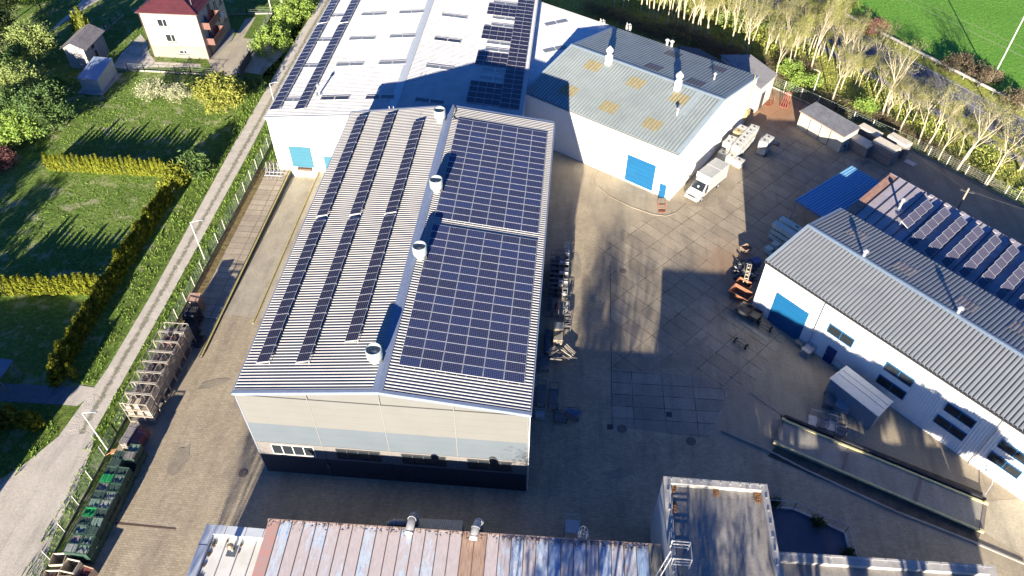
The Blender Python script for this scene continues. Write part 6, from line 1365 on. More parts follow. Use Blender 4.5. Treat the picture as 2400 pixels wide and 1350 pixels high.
MT['fwire'] = M('green_grey_wire', (.28, .33, .27), .6); MT['paleposts'] = M('pale_concrete_post', (.58, .56, .50), .85, (.46, .44, .40), 4)
fence('wire_fence', 'pale posted wire fence between the rutted track and the yard', [(-39.75, 14), (-39.8, 36), (-39.8, 60), (-39.8, 84), (-39.8, 135)], 1.7, 2.5, MT['paleposts'], vstep=.5, wires=7)
fence('boundary_fence', 'pale posted mesh fence between the top of the yard and the wood', [(30.1, 104.3), (38.4, 97.0), (46.9, 89.4), (57.6, 77.8), (75, 58), (100, 30)], 1.9, 2.7, MT['paleposts'], vstep=.4, wires=7)
fence('garden_fence', 'dark posted garden fence with pale kerb south of the cream house', [g(*p) for p in [(262, 165), (340, 168), (450, 174), (500, 178)]], 1.3, 2.4, MT['darkmetal'], wires=4)
fence('garden_fence', 'dark wire fence running up beside the entrance of the cream house', [g(*p) for p in [(560, 182), (600, 105), (640, 33)]], 1.5, 2.2, MT['darkmetal'], vstep=.5)
fence('garden_fence', 'pale kerbed fence behind the cream house at the top edge', [g(*p) for p in [(530, 36), (580, 34), (638, 33)]], 1.2, 2.4, MT['darkmetal'], wires=4)
fence('garden_fence', 'thin wire fence slanting up left of the cream house', [g(*p) for p in [(232, 85), (262, 60), (292, 35)]], 1.2, 2.2, MT['darkmetal'], wires=4)
a, b_ = Vector((*g(566, 180), 0)), Vector((*g(590, 138), 0)); t = thing('sliding_gate', 'dark sheet sliding gate at the entrance of the cream house', 'gate', a); mb = MB(); mb.bar(a+Vector((0, 0, .8)), b_+Vector((0, 0, .8)), .06, 1.4); mb.build('gate_leaf', MT['darkmetal'], t, True)
for p in (a, b_): mb = MB(); mb.bar(p, p+Vector((0, 0, 1.8)), .16); mb.build('gate_post', MT['midsteel'], t, True)
def lamp(base, topy, label, dx, dy, group='slim white street lamps'):
    x, y, h = vheight(base, topy); t = thing('street_lamp', label, 'street lamp', (x, y, 0), 0, group); mb = MB(); mb.tube([(0, 0, 0), (0, 0, h*.5), (0, 0, h)], [.075, .06, .045], 8); mb.build('pole', MT['whitepaint'], t)
    mb = MB(); mb.tube([(0, 0, h-.03), (dx*.8, dy*.8, h+.1)], .03, 6); mb.build('arm', MT['whitepaint'], t); mb = MB(); mb.box((dx, dy, h+.11), (.5 if abs(dx) > abs(dy) else .2, .2 if abs(dx) > abs(dy) else .5, .07)); mb.build('lamp_head', MT['steel'], t)
lamp((253, 1055), 968, 'slim white street lamp nearest the bottom left, beside the gravel lot', 1.05, .15)
lamp((480, 608), 521, 'slim white street lamp standing half way up the rutted track', 1.15, .35)
lamp((641, 233), 196, 'slim white street lamp peeping over the left eave of the white hall', 1.0, .4)
lamp((1902, 229), 168, 'slim white street lamp at the fence above the garage shed', -.6, .35)
def pole(name, base, topy, r_, mat, label, cat='pole', group=None, arm=False):
    x, y, h = vheight(base, topy); t = thing(name, label, cat, (x, y, 0), 0, group); mb = MB(); mb.tube([(0, 0, 0), (0, 0, h)], [r_, r_*.75], 10); mb.build('pole', mat, t)
    if arm: mb = MB(); mb.bar((-.7, .3, h-.5), (.7, -.3, h-.5), .1); [mb.tube([(s*.55, -s*.24, h-.45), (s*.55, -s*.24, h-.25)], .05, 6) for s in (-1, 1)]; mb.build('cross_arm', MT['darkmetal'], t)
    return x, y, h
pole('lamp_post', (2322, 192), -30, .11, MT['whitepaint'], 'tall thin pale pole in the bright green field at the top right')
pole('twin_pole', (636, 26), -40, .10, MT['paleposts'], 'left pale concrete pole of the pair beyond the cream house entrance', group='pair of concrete poles'); pole('twin_pole', (665, 24), -40, .10, MT['paleposts'], 'right leaning pale concrete pole of the pair beyond the cream house entrance', group='pair of concrete poles')
bx_, by_ = g(2222, 530); ux, uy, uh = pole('utility_pole', (2222, 530), 441, .14, MT['wood'], 'wooden utility pole rising between the mauve sheet roof and the fence', arm=True)
for (px, py, h) in ((2107, 405, 1.2), (2135, 412, 1.2)): pass
mb = MB()
for (e, zz) in ((Vector((40, 88, 5.5)), 0), (Vector((62, 66, 6.0)), .2)):
    a = Vector((ux, uy, uh-.3)); n_ = 10; pts = [a.lerp(e, k/n_)-Vector((0, 0, 1.2*4*(k/n_)*(1-k/n_)*.35)) for k in range(n_+1)]; mb.tube(pts, .018, 4)
tag(mb.build('overhead_cable', MT['darkmetal']), 'thin overhead cable passing the wooden utility pole', 'cable')
pole('marker_post', (2148, 215), 200, .06, MT['whitepaint'], 'short white marker post beside the main road', group='roadside posts'); pole('marker_post', (2377, 475), 440, .06, MT['paleposts'], 'thin pale post leaning behind the boundary fence at the right edge', group='roadside posts')
# road barrier
t = thing('crash_barrier', 'long pale crash barrier between the main road and the green field', 'crash barrier', (*rd(0, 4.4), 0)); mb = MB(); a, b_ = rd(-200, 4.4), rd(150, 4.4); mb.bar((*a, .68), (*b_, .68), .22, .34); mb.build('rail', MT['palestone'], t, True)
mb = MB()
for k in range(140): p = rd(-200+k*2.5, 4.4); mb.bar((*p, 0), (*p, .6), .12)
mb.build('posts', MT['steel'], t, True)

# ================================================================== VEGETATION
def leafmat(name, cols, scale=1.2, rough=.7, trans=.18):
    m, t, b = newmat(name); co = coords(t, 'world')
    c = ramp(t, noise(t, co, scale, 4, .7), [(.30, cols[0]), (.5, cols[1]), (.72, cols[2])]); t.links.new(c, b.inputs['Base Color']); b.inputs['Roughness'].default_value = rough; b.inputs['Specular IOR Level'].default_value = .2
    tr = t.nodes.new('ShaderNodeBsdfTranslucent'); t.links.new(c, tr.inputs[0]); ms = t.nodes.new('ShaderNodeMixShader'); ms.inputs[0].default_value = trans
    t.links.new(b.outputs[0], ms.inputs[1]); t.links.new(tr.outputs[0], ms.inputs[2]); t.links.new(ms.outputs[0], t.nodes['Material Output'].inputs[0]); return m
MT['thuja'] = leafmat('golden_conifer', [(.09, .11, .015), (.21, .235, .025), (.36, .37, .05)], 2.2)
MT['thuja_d'] = leafmat('olive_conifer', [(.08, .10, .02), (.16, .19, .03), (.28, .29, .05)], 2.2)
MT['leafg'] = leafmat('spring_green_leaves', [(.12, .20, .04), (.24, .36, .07), (.40, .48, .14)]); MT['leafd'] = leafmat('dull_green_leaves', [(.05, .10, .03), (.10, .17, .05), (.19, .26, .09)])
MT['leafp'] = leafmat('pale_green_leaves', [(.15, .20, .06), (.26, .33, .10), (.40, .45, .18)]); MT['leafy'] = leafmat('yellow_green_leaves', [(.13, .16, .03), (.26, .28, .05), (.40, .39, .12)])
MT['blossom'] = leafmat('cream_blossom', [(.22, .24, .13), (.38, .39, .24), (.55, .54, .38)]); MT['dark'] = leafmat('dark_evergreen', [(.02, .035, .015), (.035, .06, .02), (.06, .09, .03)])
MT['budy'] = leafmat('yellow_buds', [(.16, .17, .05), (.28, .29, .08), (.42, .42, .14)]); MT['brownbush'] = leafmat('brown_twigs', [(.11, .08, .05), (.18, .14, .09), (.26, .21, .14)]); MT['redbush'] = leafmat('reddish_twigs', [(.14, .06, .06), (.22, .10, .09), (.28, .15, .13)])
MT['thick'] = leafmat('thicket_leaves', [(.16, .15, .05), (.28, .33, .07), (.42, .47, .13)], .5)
MT['bark'] = M('pale_bark', (.50, .43, .31), .9, (.34, .29, .21), 4, mode='obj'); MT['twig'] = M('pale_twigs', (.38, .33, .235), .9, (.27, .23, .16), 3, mode='obj'); MT['barkd'] = M('brown_bark', (.20, .16, .12), .9, (.12, .10, .08), 4, mode='obj')
def leaves(centres, size, r_, elong=1.0, up=0.0):
    """one small quad per centre, random orientation"""
    n = len(centres); d = r_.normal(size=(n, 3)); d[:, 2] += up; d /= np.linalg.norm(d, axis=1)[:, None]
    e = np.cross(d, r_.normal(size=(n, 3))); e /= np.linalg.norm(e, axis=1)[:, None]+1e-9
    s = (size*r_.uniform(.6, 1.35, n))[:, None]; a = d*s*elong; b_ = e*s
    V = np.stack([centres-a-b_*.5, centres-a*.1+b_*.2-b_, centres+a, centres+b_*.6], 1).reshape(-1, 3)
    V = np.stack([centres-a, centres-b_*.55, centres+a, centres+b_*.55], 1).reshape(-1, 3)
    return V, np.arange(n*4).reshape(-1, 4)
def clumps(r_, n_cl, rx, ry, rz, cz, per, cr_, flat=.8, low=-.55):
    c = []
    while len(c) < n_cl:
        p = r_.uniform(-1, 1, 3); q = np.linalg.norm(p)
        if q < 1 and q > .45*r_.random() and p[2] > low: c.append(p)
    c = np.array(c)*(rx, ry, rz)+(0, 0, cz); out = []
    for p in c:
        k = int(per*r_.uniform(.5, 1.4)); s = cr_*r_.uniform(.6, 1.3); out.append(p+r_.normal(size=(k, 3))*(s*.5, s*.5, s*.5*flat))
    return np.concatenate(out), c
def foliage_tree(name, label, cat, xy, h, rx, ry, rz, mat, seed, ncl=60, per=60, ls=.16, group=None, bark='barkd', low=-.55, cz=None, trunk=True, elong=1.1, zmax=None):
    r_ = np.random.default_rng(seed); t = thing(name, label, cat, (*xy, 0), 0, group); cz = cz or h-rz
    L, c = clumps(r_, ncl, rx, ry, rz, cz, per, .28*min(rx, rz)+.25, low=low); L[:, 2] = np.maximum(L[:, 2], .05)
    if zmax: L[:, 2] = np.minimum(L[:, 2], zmax-r_.uniform(0, .25, len(L)))
    V, F = leaves(L, ls, r_, elong); npmesh('crown', V, F, mat, t)
    if trunk:
        mb = MB(); mb.tube([(0, 0, 0), (.05, .02, cz*.5), (.02, .05, cz+rz*.3)], [max(.06, h*.02), h*.016, .03], 7)
        for k in range(0, len(c), max(1, len(c)//22)): mb.tube([(.03, .03, max(.2, cz*.55)), tuple((c[k]+np.array([0, 0, cz*.7]))/2*np.array([1, 1, 1])), tuple(c[k])], [h*.008+.01, h*.005+.008, .008], 4)
        mb.build('trunk', MT[bark], t)
    return t
# ---- conifer hedges, every conifer its own object
def conifer_mesh(h, r0, n, seed, mat):
    r_ = np.random.default_rng(seed); z = h*(1-np.sqrt(r_.random(n)))*1.0; z = h*r_.random(n)**1.25
    a = r_.uniform(0, 2*np.pi, n); prof = np.clip(np.minimum(1, (1-z/h)*1.9+.04), 0, 1)*np.clip(.75+z*.6, 0, 1); rad = r0*prof*(r_.uniform(.55, 1.08, n))*(1+.14*np.sin(3*a+z*4))
    c = np.stack([rad*np.cos(a), rad*np.sin(a), z+.03], 1); n_ = len(c)
    out = np.stack([np.cos(a)*.35, np.sin(a)*.35, np.ones(n_)], 1)+r_.normal(size=(n_, 3))*.22; out /= np.linalg.norm(out, axis=1)[:, None]
    tan = np.stack([-np.sin(a), np.cos(a), np.zeros(n_)], 1)+r_.normal(size=(n_, 3))*.3; s = (h*.055*r_.uniform(.6, 1.4, n_))[:, None]
    V = np.stack([c-out*s, c-tan*s*.42, c+out*s*1.6, c+tan*s*.42], 1).reshape(-1, 3); return V, np.arange(n_*4).reshape(-1, 4)
CON = []
def ordi(n): return f'{n}' + ('th' if 10 < n % 100 < 14 else {1: 'st', 2: 'nd', 3: 'rd'}.get(n % 10, 'th'))
for k in range(4):
    t = thing('hedge_conifer', '-', 'conifer'); V, F = conifer_mesh(2.4+.15*k, .47, 900, 50+k, None); npmesh('foliage', V, F, MT['thuja'] if k < 3 else MT['thuja_d'], t)
    mb = MB(); mb.tube([(0, 0, 0), (0, 0, 2.2)], [.05, .02], 5); mb.build('trunk', MT['barkd'], t); CON.append(t)
cfirst = [True]*4
def put_con(x, y, lab, grp, sc=1.0, k=None, zs=None, wall=False):
    k = rr_.choice([0, 0, 1, 1, 2, 2, 3]) if k is None else k; s = sc*rr_.uniform(.9, 1.1); sz = (s*(.85 if wall else 1), s*(1.5 if wall else 1), (zs or s)*rr_.uniform(.88, 1.1)); rz = rr_.uniform(-.12, .12) if wall else rr_.uniform(0, 6)
    if cfirst[k]: o = CON[k]; cfirst[k] = False; o.location = (x, y, 0); o.scale = sz; o.rotation_euler = (0, 0, rz)
    else: o = dup(CON[k], (x, y, 0), rz, scale=sz)
    o['label'] = lab; o['group'] = grp
n_ = 25
for k in range(n_): put_con(-66.8+k*(66.8-51.3)/(n_-1), 74.5+rr_.uniform(-.08, .08), f'yellow green conifer {ordi(k+1)} from the left in the hedge behind the middle lawn', 'conifers of the upper cross hedge', 1.0, None, .95)
n_ = 39
for k in range(n_):
    y = 69.6-k*(69.6-41.5)/(n_-1); put_con(-48.75+(.35 if y < 47 else 0)*(47-y)/5*1.2+rr_.uniform(-.08, .08), y, f'yellow green conifer {ordi(k+1)} from the far end of the hedge beside the rutted track', 'conifers of the trackside hedge', 1.35, None, .95+.05*(k % 3), True)
n_ = 17
for k in range(n_): put_con(-61.5+k*(61.5-49.6)/(n_-1), 52.3+k*.08+rr_.uniform(-.1, .1), f'yellow green conifer {ordi(k+1)} from the left edge in the hedge between middle and lower lawns', 'conifers of the middle cross hedge', 1.15, None, 1.05)
for k in range(7): put_con(-53.2+k*.95, 36.0+rr_.uniform(-.1, .2), f'{["first", "second", "third", "fourth", "fifth", "sixth", "seventh"][k]} bushy conifer from the left edge in the short hedge below the paved drive', 'conifers of the lower left hedge', 1.35, None, 1.0)
put_con(-47.0, 42.0, 'loose shaggy conifer at the lower end of the trackside hedge', 'conifers at the hedge end', .9)
put_con(-79.0, 108.0, 'tall sunlit columnar conifer behind the block shed', 'columnar pair behind the block shed', 2.0, 0); put_con(-77.3, 107.2, 'tall dark columnar conifer close behind the block shed', 'columnar pair behind the block shed', 2.2, 3)
# ---- bushes and leafy trees on the left
foliage_tree('corner_bush', 'bright yellow green bush at the corner of the two hedges', 'bush', (-49.3, 72.9), 2.4, 1.9, 2.0, 1.4, MT['thuja'], 3, 50, 70, .13, cz=1.1, trunk=False, elong=1.8)
foliage_tree('juniper', 'dull green spreading juniper beside the hedge corner bush', 'bush', (-47.7, 75.6), 2.3, 1.9, 1.8, 1.4, MT['leafd'], 4, 45, 70, .16, cz=1.0, trunk=False, elong=2.2)
foliage_tree('willow_tree', 'yellow leafed willow above the lawn near the cream house entrance', 'tree', g(530, 262), 5.6, 2.9, 2.7, 2.4, MT['leafy'], 5, 110, 70, .15, low=-.7, elong=1.7)
foliage_tree('blossom_shrub', 'cream blossoming shrub left of the yellow willow, left one of the pair', 'shrub', g(368, 232), 3.0, 2.2, 1.6, 1.5, MT['blossom'], 6, 55, 50, .10, 'cream blossoming shrubs', elong=1.3); foliage_tree('blossom_shrub', 'cream blossoming shrub left of the yellow willow, right one of the pair', 'shrub', g(425, 240), 2.6, 1.7, 1.4, 1.2, MT['blossom'], 7, 40, 50, .10, 'cream blossoming shrubs', elong=1.3)
foliage_tree('dark_shrub', 'dark green shrub between the yellow willow and the track', 'shrub', g(588, 214), 1.8, 2.3, 2.0, 1.0, MT['leafd'], 8, 55, 60, .12, cz=.8, trunk=False)
foliage_tree('roadside_shrub', 'bright leafy shrub mass between the entrance and the track', 'shrub', g(640, 105), 2.2, 3.0, 5.0, 1.3, MT['leafg'], 9, 120, 60, .14, cz=.8, trunk=False)
foliage_tree('roadside_shrub', 'bright leafy shrub along the top of the track', 'shrub', g(690, 30), 2.4, 3.2, 6.0, 1.4, MT['leafg'], 10, 120, 60, .14, cz=.9, trunk=False)
LT = 'bushy trees along the ditch at the upper left'
for k, (p, h, r_, m, l) in enumerate((((95, 150), 6.2, 3.2, 'leafp', 'pale green bushy tree left of the block shed, largest light crown'), ((72, 235), 5.4, 3.3, 'leafp', 'second pale yellow green tree below the largest light crown'), ((100, 30), 6.5, 3.2, 'leafg', 'olive green tree at the top edge above the field path'), ((35, 300), 5.8, 3.6, 'leafd', 'dark green bushy tree at the left edge above the lawn'),
        ((128, 305), 6.0, 3.6, 'leafd', 'broad dull green tree nearest the upper lawn'), ((70, 330), 4.6, 3.2, 'leafg', 'mid green bush in front of the broad dull green tree'), ((10, 215), 6.0, 3.2, 'leafd', 'grey green tree cut by the left edge'), ((15, 60), 8.0, 3.6, 'dark', 'dark tree filling the top left corner'), ((8, 130), 7.0, 3.4, 'dark', 'dark shaded tree under the top left corner'), ((10, 345), 3.5, 2.6, 'leafg', 'bright low bush at the left edge below the dull trees'))):
    foliage_tree('bushy_tree', l, 'tree', g(*p), h, r_, r_, h*.42, MT[m], 20+k, 110, 75, .15, LT, elong=1.2)
foliage_tree('hedge_shrub', 'small green shrub growing right of the block shed path', 'shrub', g(135, 205), 1.6, 2.2, 1.8, 1.0, MT['leafg'], 33, 40, 60, .12, cz=.7, trunk=False)
foliage_tree('red_shrub', 'dark reddish shrub at the left edge beside the upper hedge', 'shrub', g(5, 390), 2.8, 2.2, 2.0, 1.5, MT['redbush'], 34, 50, 60, .12)
mb = MB(); p = g(628, 118); mb.tube([(0, 0, 0), (.3, .1, .5), (.1, .2, .9)], [.9, .8, .3], 9); o = mb.build('boulder', M('tan_rock', (.40, .33, .25), .9, (.28, .23, .18), 3)); o.location = (*p, -.1); tag(o, 'tan boulder at the bend of the entrance road', 'boulder')
# ---- bare trees
def bare(seed, H_, spread, forks, lean=0.0):
    r_ = random.Random(seed); segT = MB(); tw = []
    buds = []
    def grow(p, d, L, rad, lev):
        n_ = 3; pts = [p]; q = p.copy(); dd = d.copy()
        for k in range(n_): dd = (dd+Vector((r_.gauss(0, .07), r_.gauss(0, .07), .05))).normalized(); q = q+dd*(L/n_); pts.append(q.copy())
        r1 = rad*.62
        if lev <= 2: segT.tube(pts, [rad+(r1-rad)*k/n_ for k in range(n_+1)], 6 if lev == 0 else 4, cap=False)
        else: tw.append((pts[0], pts[-1], max(.012, rad)))
        if lev >= 3:
            buds.append(pts[-1])
        if lev >= 5 or L < .35: return
        kids = forks if lev > 0 else forks+2
        for k in range(kids):
            f = r_.uniform(.35, 1.0) if k else 1.0; b_ = pts[0].lerp(pts[-1], f) if lev else pts[min(3, 1+int(f*2.9))].copy()
            a = r_.uniform(0, 6.28); sp = spread*(.25 if k == 0 else 1)*r_.uniform(.6, 1.2); nd = (dd+Vector((math.cos(a)*sp, math.sin(a)*sp, r_.uniform(0, .2)))).normalized()
            grow(b_, nd, L*(.62 if lev else .5)*r_.uniform(.8, 1.15), r1*(.95 if k == 0 else .7), lev+1)
    grow(Vector((0, 0, 0)), Vector((lean, 0, 1)).normalized(), H_*.42, H_*.0125, 0)
    return segT, tw, buds
def twigmesh(tw, buds, r_, extra=1):
    A = np.array([[*a] for a, b_, w_ in tw]); B = np.array([[*b_] for a, b_, w_ in tw]); Wd = np.array([w_ for *_, w_ in tw])
    A2, B2, W2 = [A], [B], [Wd]
    for _ in range(extra):
        f = r_.random(len(A))[:, None]; s = A+(B-A)*f; L = np.linalg.norm(B-A, axis=1)[:, None]; d = (B-A)/(L+1e-9)+r_.normal(size=A.shape)*.6; d /= np.linalg.norm(d, axis=1)[:, None]; A2.append(s); B2.append(s+d*L*.7); W2.append(Wd*.8)
    A, B, W_ = np.concatenate(A2), np.concatenate(B2), np.concatenate(W2); d = B-A; n = np.cross(d, r_.normal(size=d.shape)); n /= np.linalg.norm(n, axis=1)[:, None]+1e-9; m_ = np.cross(d, n); m_ /= np.linalg.norm(m_, axis=1)[:, None]+1e-9
    w_ = W_[:, None]; V = np.stack([A+n*w_, A-n*w_*.5+m_*w_*.8, A-n*w_*.5-m_*w_*.8, B], 1).reshape(-1, 3); k = np.arange(len(A))*4
    F = np.concatenate([np.stack([k, k+1, k+3], 1), np.stack([k+1, k+2, k+3], 1), np.stack([k+2, k, k+3], 1)]); return V, F, B
BT = []
for k, (H_, sp, fk) in enumerate(((13, .70, 3), (14.5, .55, 3), (11.5, .85, 3), (15, .50, 3))):
    r_ = np.random.default_rng(90+k); t = thing('bare_tree', '-', 'tree'); sg, tw, bd = bare(200+k, H_, sp, fk); sg.build('trunk', MT['bark'], t); V, F, tips = twigmesh(tw, bd, r_); npmesh('crown', V, F, MT['twig'], t)
    sel = tips[r_.random(len(tips)) < (.30, .35, .9, .9)[k]]; sel = np.repeat(sel, 4, 0)+r_.normal(size=(len(sel)*4, 3))*.35; V, F = leaves(sel, .07, r_); npmesh('buds', V, F, MT['budy'], t); BT.append(t)
bfirst = [True]*4
def put_bare(xy, lab, grp, sc=1.0, k=None):
    k = rr_.randrange(4) if k is None else k
    if bfirst[k]: o = BT[k]; bfirst[k] = False; o.location = (*xy, 0); o.scale = (sc,)*3; o.rotation_euler = (rr_.uniform(-.06, .06), rr_.uniform(-.06, .06), rr_.uniform(0, 6.3))
    else: o = dup(BT[k], (*xy, 0), rr_.uniform(0, 6.3), scale=(sc*rr_.uniform(.85, 1.15), sc*rr_.uniform(.85, 1.15), sc*rr_.uniform(.85, 1.1))); o.rotation_euler = (rr_.uniform(-.07, .07), rr_.uniform(-.07, .07), o.rotation_euler.z)
    o['label'] = lab; o['group'] = grp
RG = 'bare roadside trees behind the boundary fence'
for p, sc, k, l in (((1947, 248), .80, 0, 'forked bare tree standing above the garage shed'), ((2065, 277), .88, 1, 'bare tree behind the board stacks, left of a leaning twin'), ((2080, 262), .7, 1, 'slimmer bare tree just right of the one behind the board stacks'), ((2107, 310), .72, 0, 'bushy bare tree half way between garage shed and board stacks, near the path'), ((2151, 338), .9, 0, 'thick pale bare trunk leaning out beside the boundary fence'), ((2165, 357), .75, 1, 'slim bare tree next to the thick pale trunk'),
        ((2196, 381), .62, 1, 'small bare tree behind the second fence bay past the boards'), ((2239, 405), .92, 1, 'bare tree whose trunk starts at the fence left of the wooden pole'), ((2308, 440), .98, 0, 'tall bare tree behind the fence right of the wooden pole'), ((2390, 400), .9, 1, 'bare tree cut by the right edge above the fence'), ((2290, 330), .55, 1, 'low bare tree on the strip between fence and footpath'), ((2010, 215), .55, 2, 'small bare tree next to the footpath bend')):
    put_bare(g(*p), l, RG, sc, k)
WG = 'bare trees of the wood behind the halls'
wp = [(110,150),(140,170),(230,230),(315,240),(370,245),(395,260),(430,300),(475,305),(515,300),(555,345),(580,345),(765,410),(870,440),(905,485),(1040,550),(1155,680),(60,100),(190,120),(270,140),(330,120),(450,170),(520,200),(640,250),(700,300),(820,330),(950,380),(1080,420),(1200,480),(1250,640),(1300,560),(1330,420),(1120,300),(980,220),(620,120),(740,160)]
for q in wp: put_bare(g(1500+q[0]/3.64, q[1]/3.64), 'bare pale trunk with budding twigs in the wood behind the halls', WG, rr_.uniform(.55, .85))
for p in [(1400, 15), (1440, 25), (1470, 20), (1500, 30), (1520, 45), (1555, 30), (1540, -10), (1600, -10), (1650, 10), (1700, -20), (1760, -30), (1440, -20), (1390, -15)]: put_bare(g(*p), 'bare pale trunk with budding twigs in the wood behind the halls', WG, rr_.uniform(.55, .8))
for p in [(1870, 80), (1905, 115), (1940, 60), (1840, 40), (1880, 20), (1930, 10), (1965, 130), (1900, 165), (1985, 165)]: put_bare(g(*p), 'bare pale tree with yellow buds between the wood and the main road', 'budding trees along the near side of the road', rr_.uniform(.6, .85))
# leafy understorey in the wood
UG = 'low bushes under the wood and by the road'
for k, (p, rx, ry, m, l) in enumerate((((1880, 205), 2.6, 2.0, 'leafg', 'fresh green bush above the red frames at the fence'), ((1850, 180), 2.0, 1.8, 'leafg', 'smaller fresh green bush left of the fresh green bush at the fence'), ((2020, 268), 1.5, 1.2, 'leafg', 'small broad leafed green bush behind the garage shed'), ((2045, 78), 2.4, 1.4, 'redbush', 'reddish bush leaning on the crash barrier'), ((2245, 165), 3.0, 2.2, 'brownbush', 'olive brown bush on the field side of the crash barrier'), ((2300, 190), 2.6, 2.0, 'brownbush', 'second olive brown bush on the field side, nearer the tall pole'), ((2380, 250), 2.5, 1.8, 'brownbush', 'brown bush by the barrier at the right edge'),
        ((1960, 20), 4.0, 3.0, 'budy', 'yellow budding thicket at the top beside the field'), ((1800, 60), 3.0, 2.4, 'leafp', 'pale yellow green thicket inside the wood'), ((1720, 60), 3.0, 2.2, 'leafp', 'pale yellow green thicket left inside the wood'))):
    foliage_tree('bush', l, 'bush', g(*p), 2.4, rx, ry, 1.4, MT[m], 60+k, 55, 60, .11, UG, cz=1.0, trunk=False)
r_ = np.random.default_rng(14); q = np.stack([r_.uniform(4, 72, 60000), r_.uniform(62, 142, 60000)], 1); sgn = (q[:, 0]-A0[0])*rn[0]+(q[:, 1]-A0[1])*rn[1]
fx = np.array([30.1, 46.9, 57.6, 75.0]); fy = np.array([104.3, 89.4, 77.8, 58.0]); ok = (sgn < -8.2) & (q[:, 1] > np.interp(q[:, 0], fx, fy, left=110)+.8) & ((q[:, 0] > 31) | (q[:, 1] > 112))
kk = np.sin(q[:, 0]*.55+2*np.sin(q[:, 1]*.31))+np.sin(q[:, 1]*.6+1.5*np.sin(q[:, 0]*.4))+.5*np.sin(q[:, 0]*1.9)*np.sin(q[:, 1]*1.7); ok &= kk+r_.normal(size=len(q))*.35 > .15
q = q[ok]; hgt = np.clip(kk[ok]*.75, .15, 1.6)*r_.random(len(q)); L = np.concatenate([q, hgt[:, None]+.05], 1); V, F = leaves(L, .17, r_, 1.3); tag(npmesh('thicket', V, F, MT['thick'], None), kind='stuff')
for _ in range(26):
    s_ = rr_.uniform(-14, 17); o_ = rr_.uniform(-13, -8.5); put_bare(rd(s_, o_), 'slim budding tree between the wood floor and the footpath', 'slim trees along the footpath', rr_.uniform(.45, .75))
for _ in range(22): put_bare(rd(rr_.uniform(14, 50), rr_.uniform(-15, -8.6)), 'slim budding tree between the wood floor and the footpath', 'slim trees along the footpath', rr_.uniform(.35, .62), rr_.choice([0, 2, 3, 1]))
for _ in range(16): put_bare(rd(rr_.uniform(-60, 0), rr_.uniform(-28, -8.6)), 'slim budding tree between the wood floor and the footpath', 'slim trees along the footpath', rr_.uniform(.5, .85), rr_.choice([2, 3]))
# brambles: uncountable undergrowth along the wood edge
r_ = np.random.default_rng(4); pts = []
for (a, b_, n, w_) in (((1380, 20), (1560, 90), 2600, 2.6), ((1560, 70), (1700, 130), 3600, 3.0), ((1700, 120), (1830, 190), 2600, 2.6), ((1880, 225), (2060, 290), 2400, 1.6), ((1830, 150), (1900, 160), 900, 2.0), ((2060, 280), (2330, 440), 1500, 1.0)):
    A, B = np.array(g(*a)), np.array(g(*b_)); f = r_.random(n)[:, None]; P_ = A+(B-A)*f+r_.normal(size=(n, 2))*w_*.5; pts.append(np.concatenate([P_, np.abs(r_.normal(size=(n, 1)))*.5+.05], 1))
L = np.concatenate(pts); V, F = leaves(L, .34, r_, 1.6); V2, F2 = V.copy(), F
br_ = np.repeat(L, 1, 0); d = r_.normal(size=L.shape); d[:, 2] = np.abs(d[:, 2])*.5; d /= np.linalg.norm(d, axis=1)[:, None]; e = np.cross(d, r_.normal(size=L.shape)); e /= np.linalg.norm(e, axis=1)[:, None]
Lg = r_.uniform(.3, .8, len(L))[:, None]; V = np.stack([L-d*Lg-e*.02, L-d*Lg+e*.02, L+d*Lg+e*.012, L+d*Lg-e*.012], 1).reshape(-1, 3); V[:, 2] = np.maximum(V[:, 2], .01)
tag(npmesh('undergrowth', V, np.arange(len(V)).reshape(-1, 4), MT['brownbush']), kind='stuff')
# grass tufts: uncountable
def inpoly(P, poly):
    x, y = P[:, 0], P[:, 1]; ins = np.zeros(len(P), bool); j = len(poly)-1
    for i_ in range(len(poly)):
        xi, yi = poly[i_]; xj, yj = poly[j]; c_ = ((yi > y) != (yj > y)) & (x < (xj-xi)*(y-yi)/(yj-yi+1e-12)+xi); ins ^= c_; j = i_
    return ins
def tufts(name, polys, dens, h, mat, seed, wd=.05):
    r_ = np.random.default_rng(seed); out = []
    for poly in polys:
        xs = [p[0] for p in poly]; ys = [p[1] for p in poly]; n = int((max(xs)-min(xs))*(max(ys)-min(ys))*dens); P = np.stack([r_.uniform(min(xs), max(xs), n), r_.uniform(min(ys), max(ys), n)], 1); P = P[inpoly(P, poly)]
        k = np.sin(P[:, 0]*1.7+3*np.sin(P[:, 1]*.9))+np.sin(P[:, 1]*2.1+2*np.sin(P[:, 0]*.8)); out.append(P[k+r_.normal(size=len(P))*.8 > -.4])
    P = np.concatenate(out); n = len(P); hh = h*r_.uniform(.4, 1.3, n); a = r_.uniform(0, 6.28, n); c_, s_ = np.cos(a)*wd, np.sin(a)*wd; lx, ly = r_.normal(size=n)*h*.35, r_.normal(size=n)*h*.35
    V = np.stack([np.stack([P[:, 0]-c_, P[:, 1]-s_, np.full(n, .01)], 1), np.stack([P[:, 0]+c_, P[:, 1]+s_, np.full(n, .01)], 1), np.stack([P[:, 0]+lx, P[:, 1]+ly, hh], 1)], 1).reshape(-1, 3)
    tag(npmesh(name, V, np.arange(n*3).reshape(-1, 3), mat), kind='stuff')
MT['tuft'] = leafmat('grass_blades', [(.11, .18, .03), (.18, .28, .05), (.28, .36, .10)], .8); MT['tufto'] = leafmat('dry_grass_blades', [(.26, .24, .08), (.36, .36, .10), (.46, .44, .16)], .5)
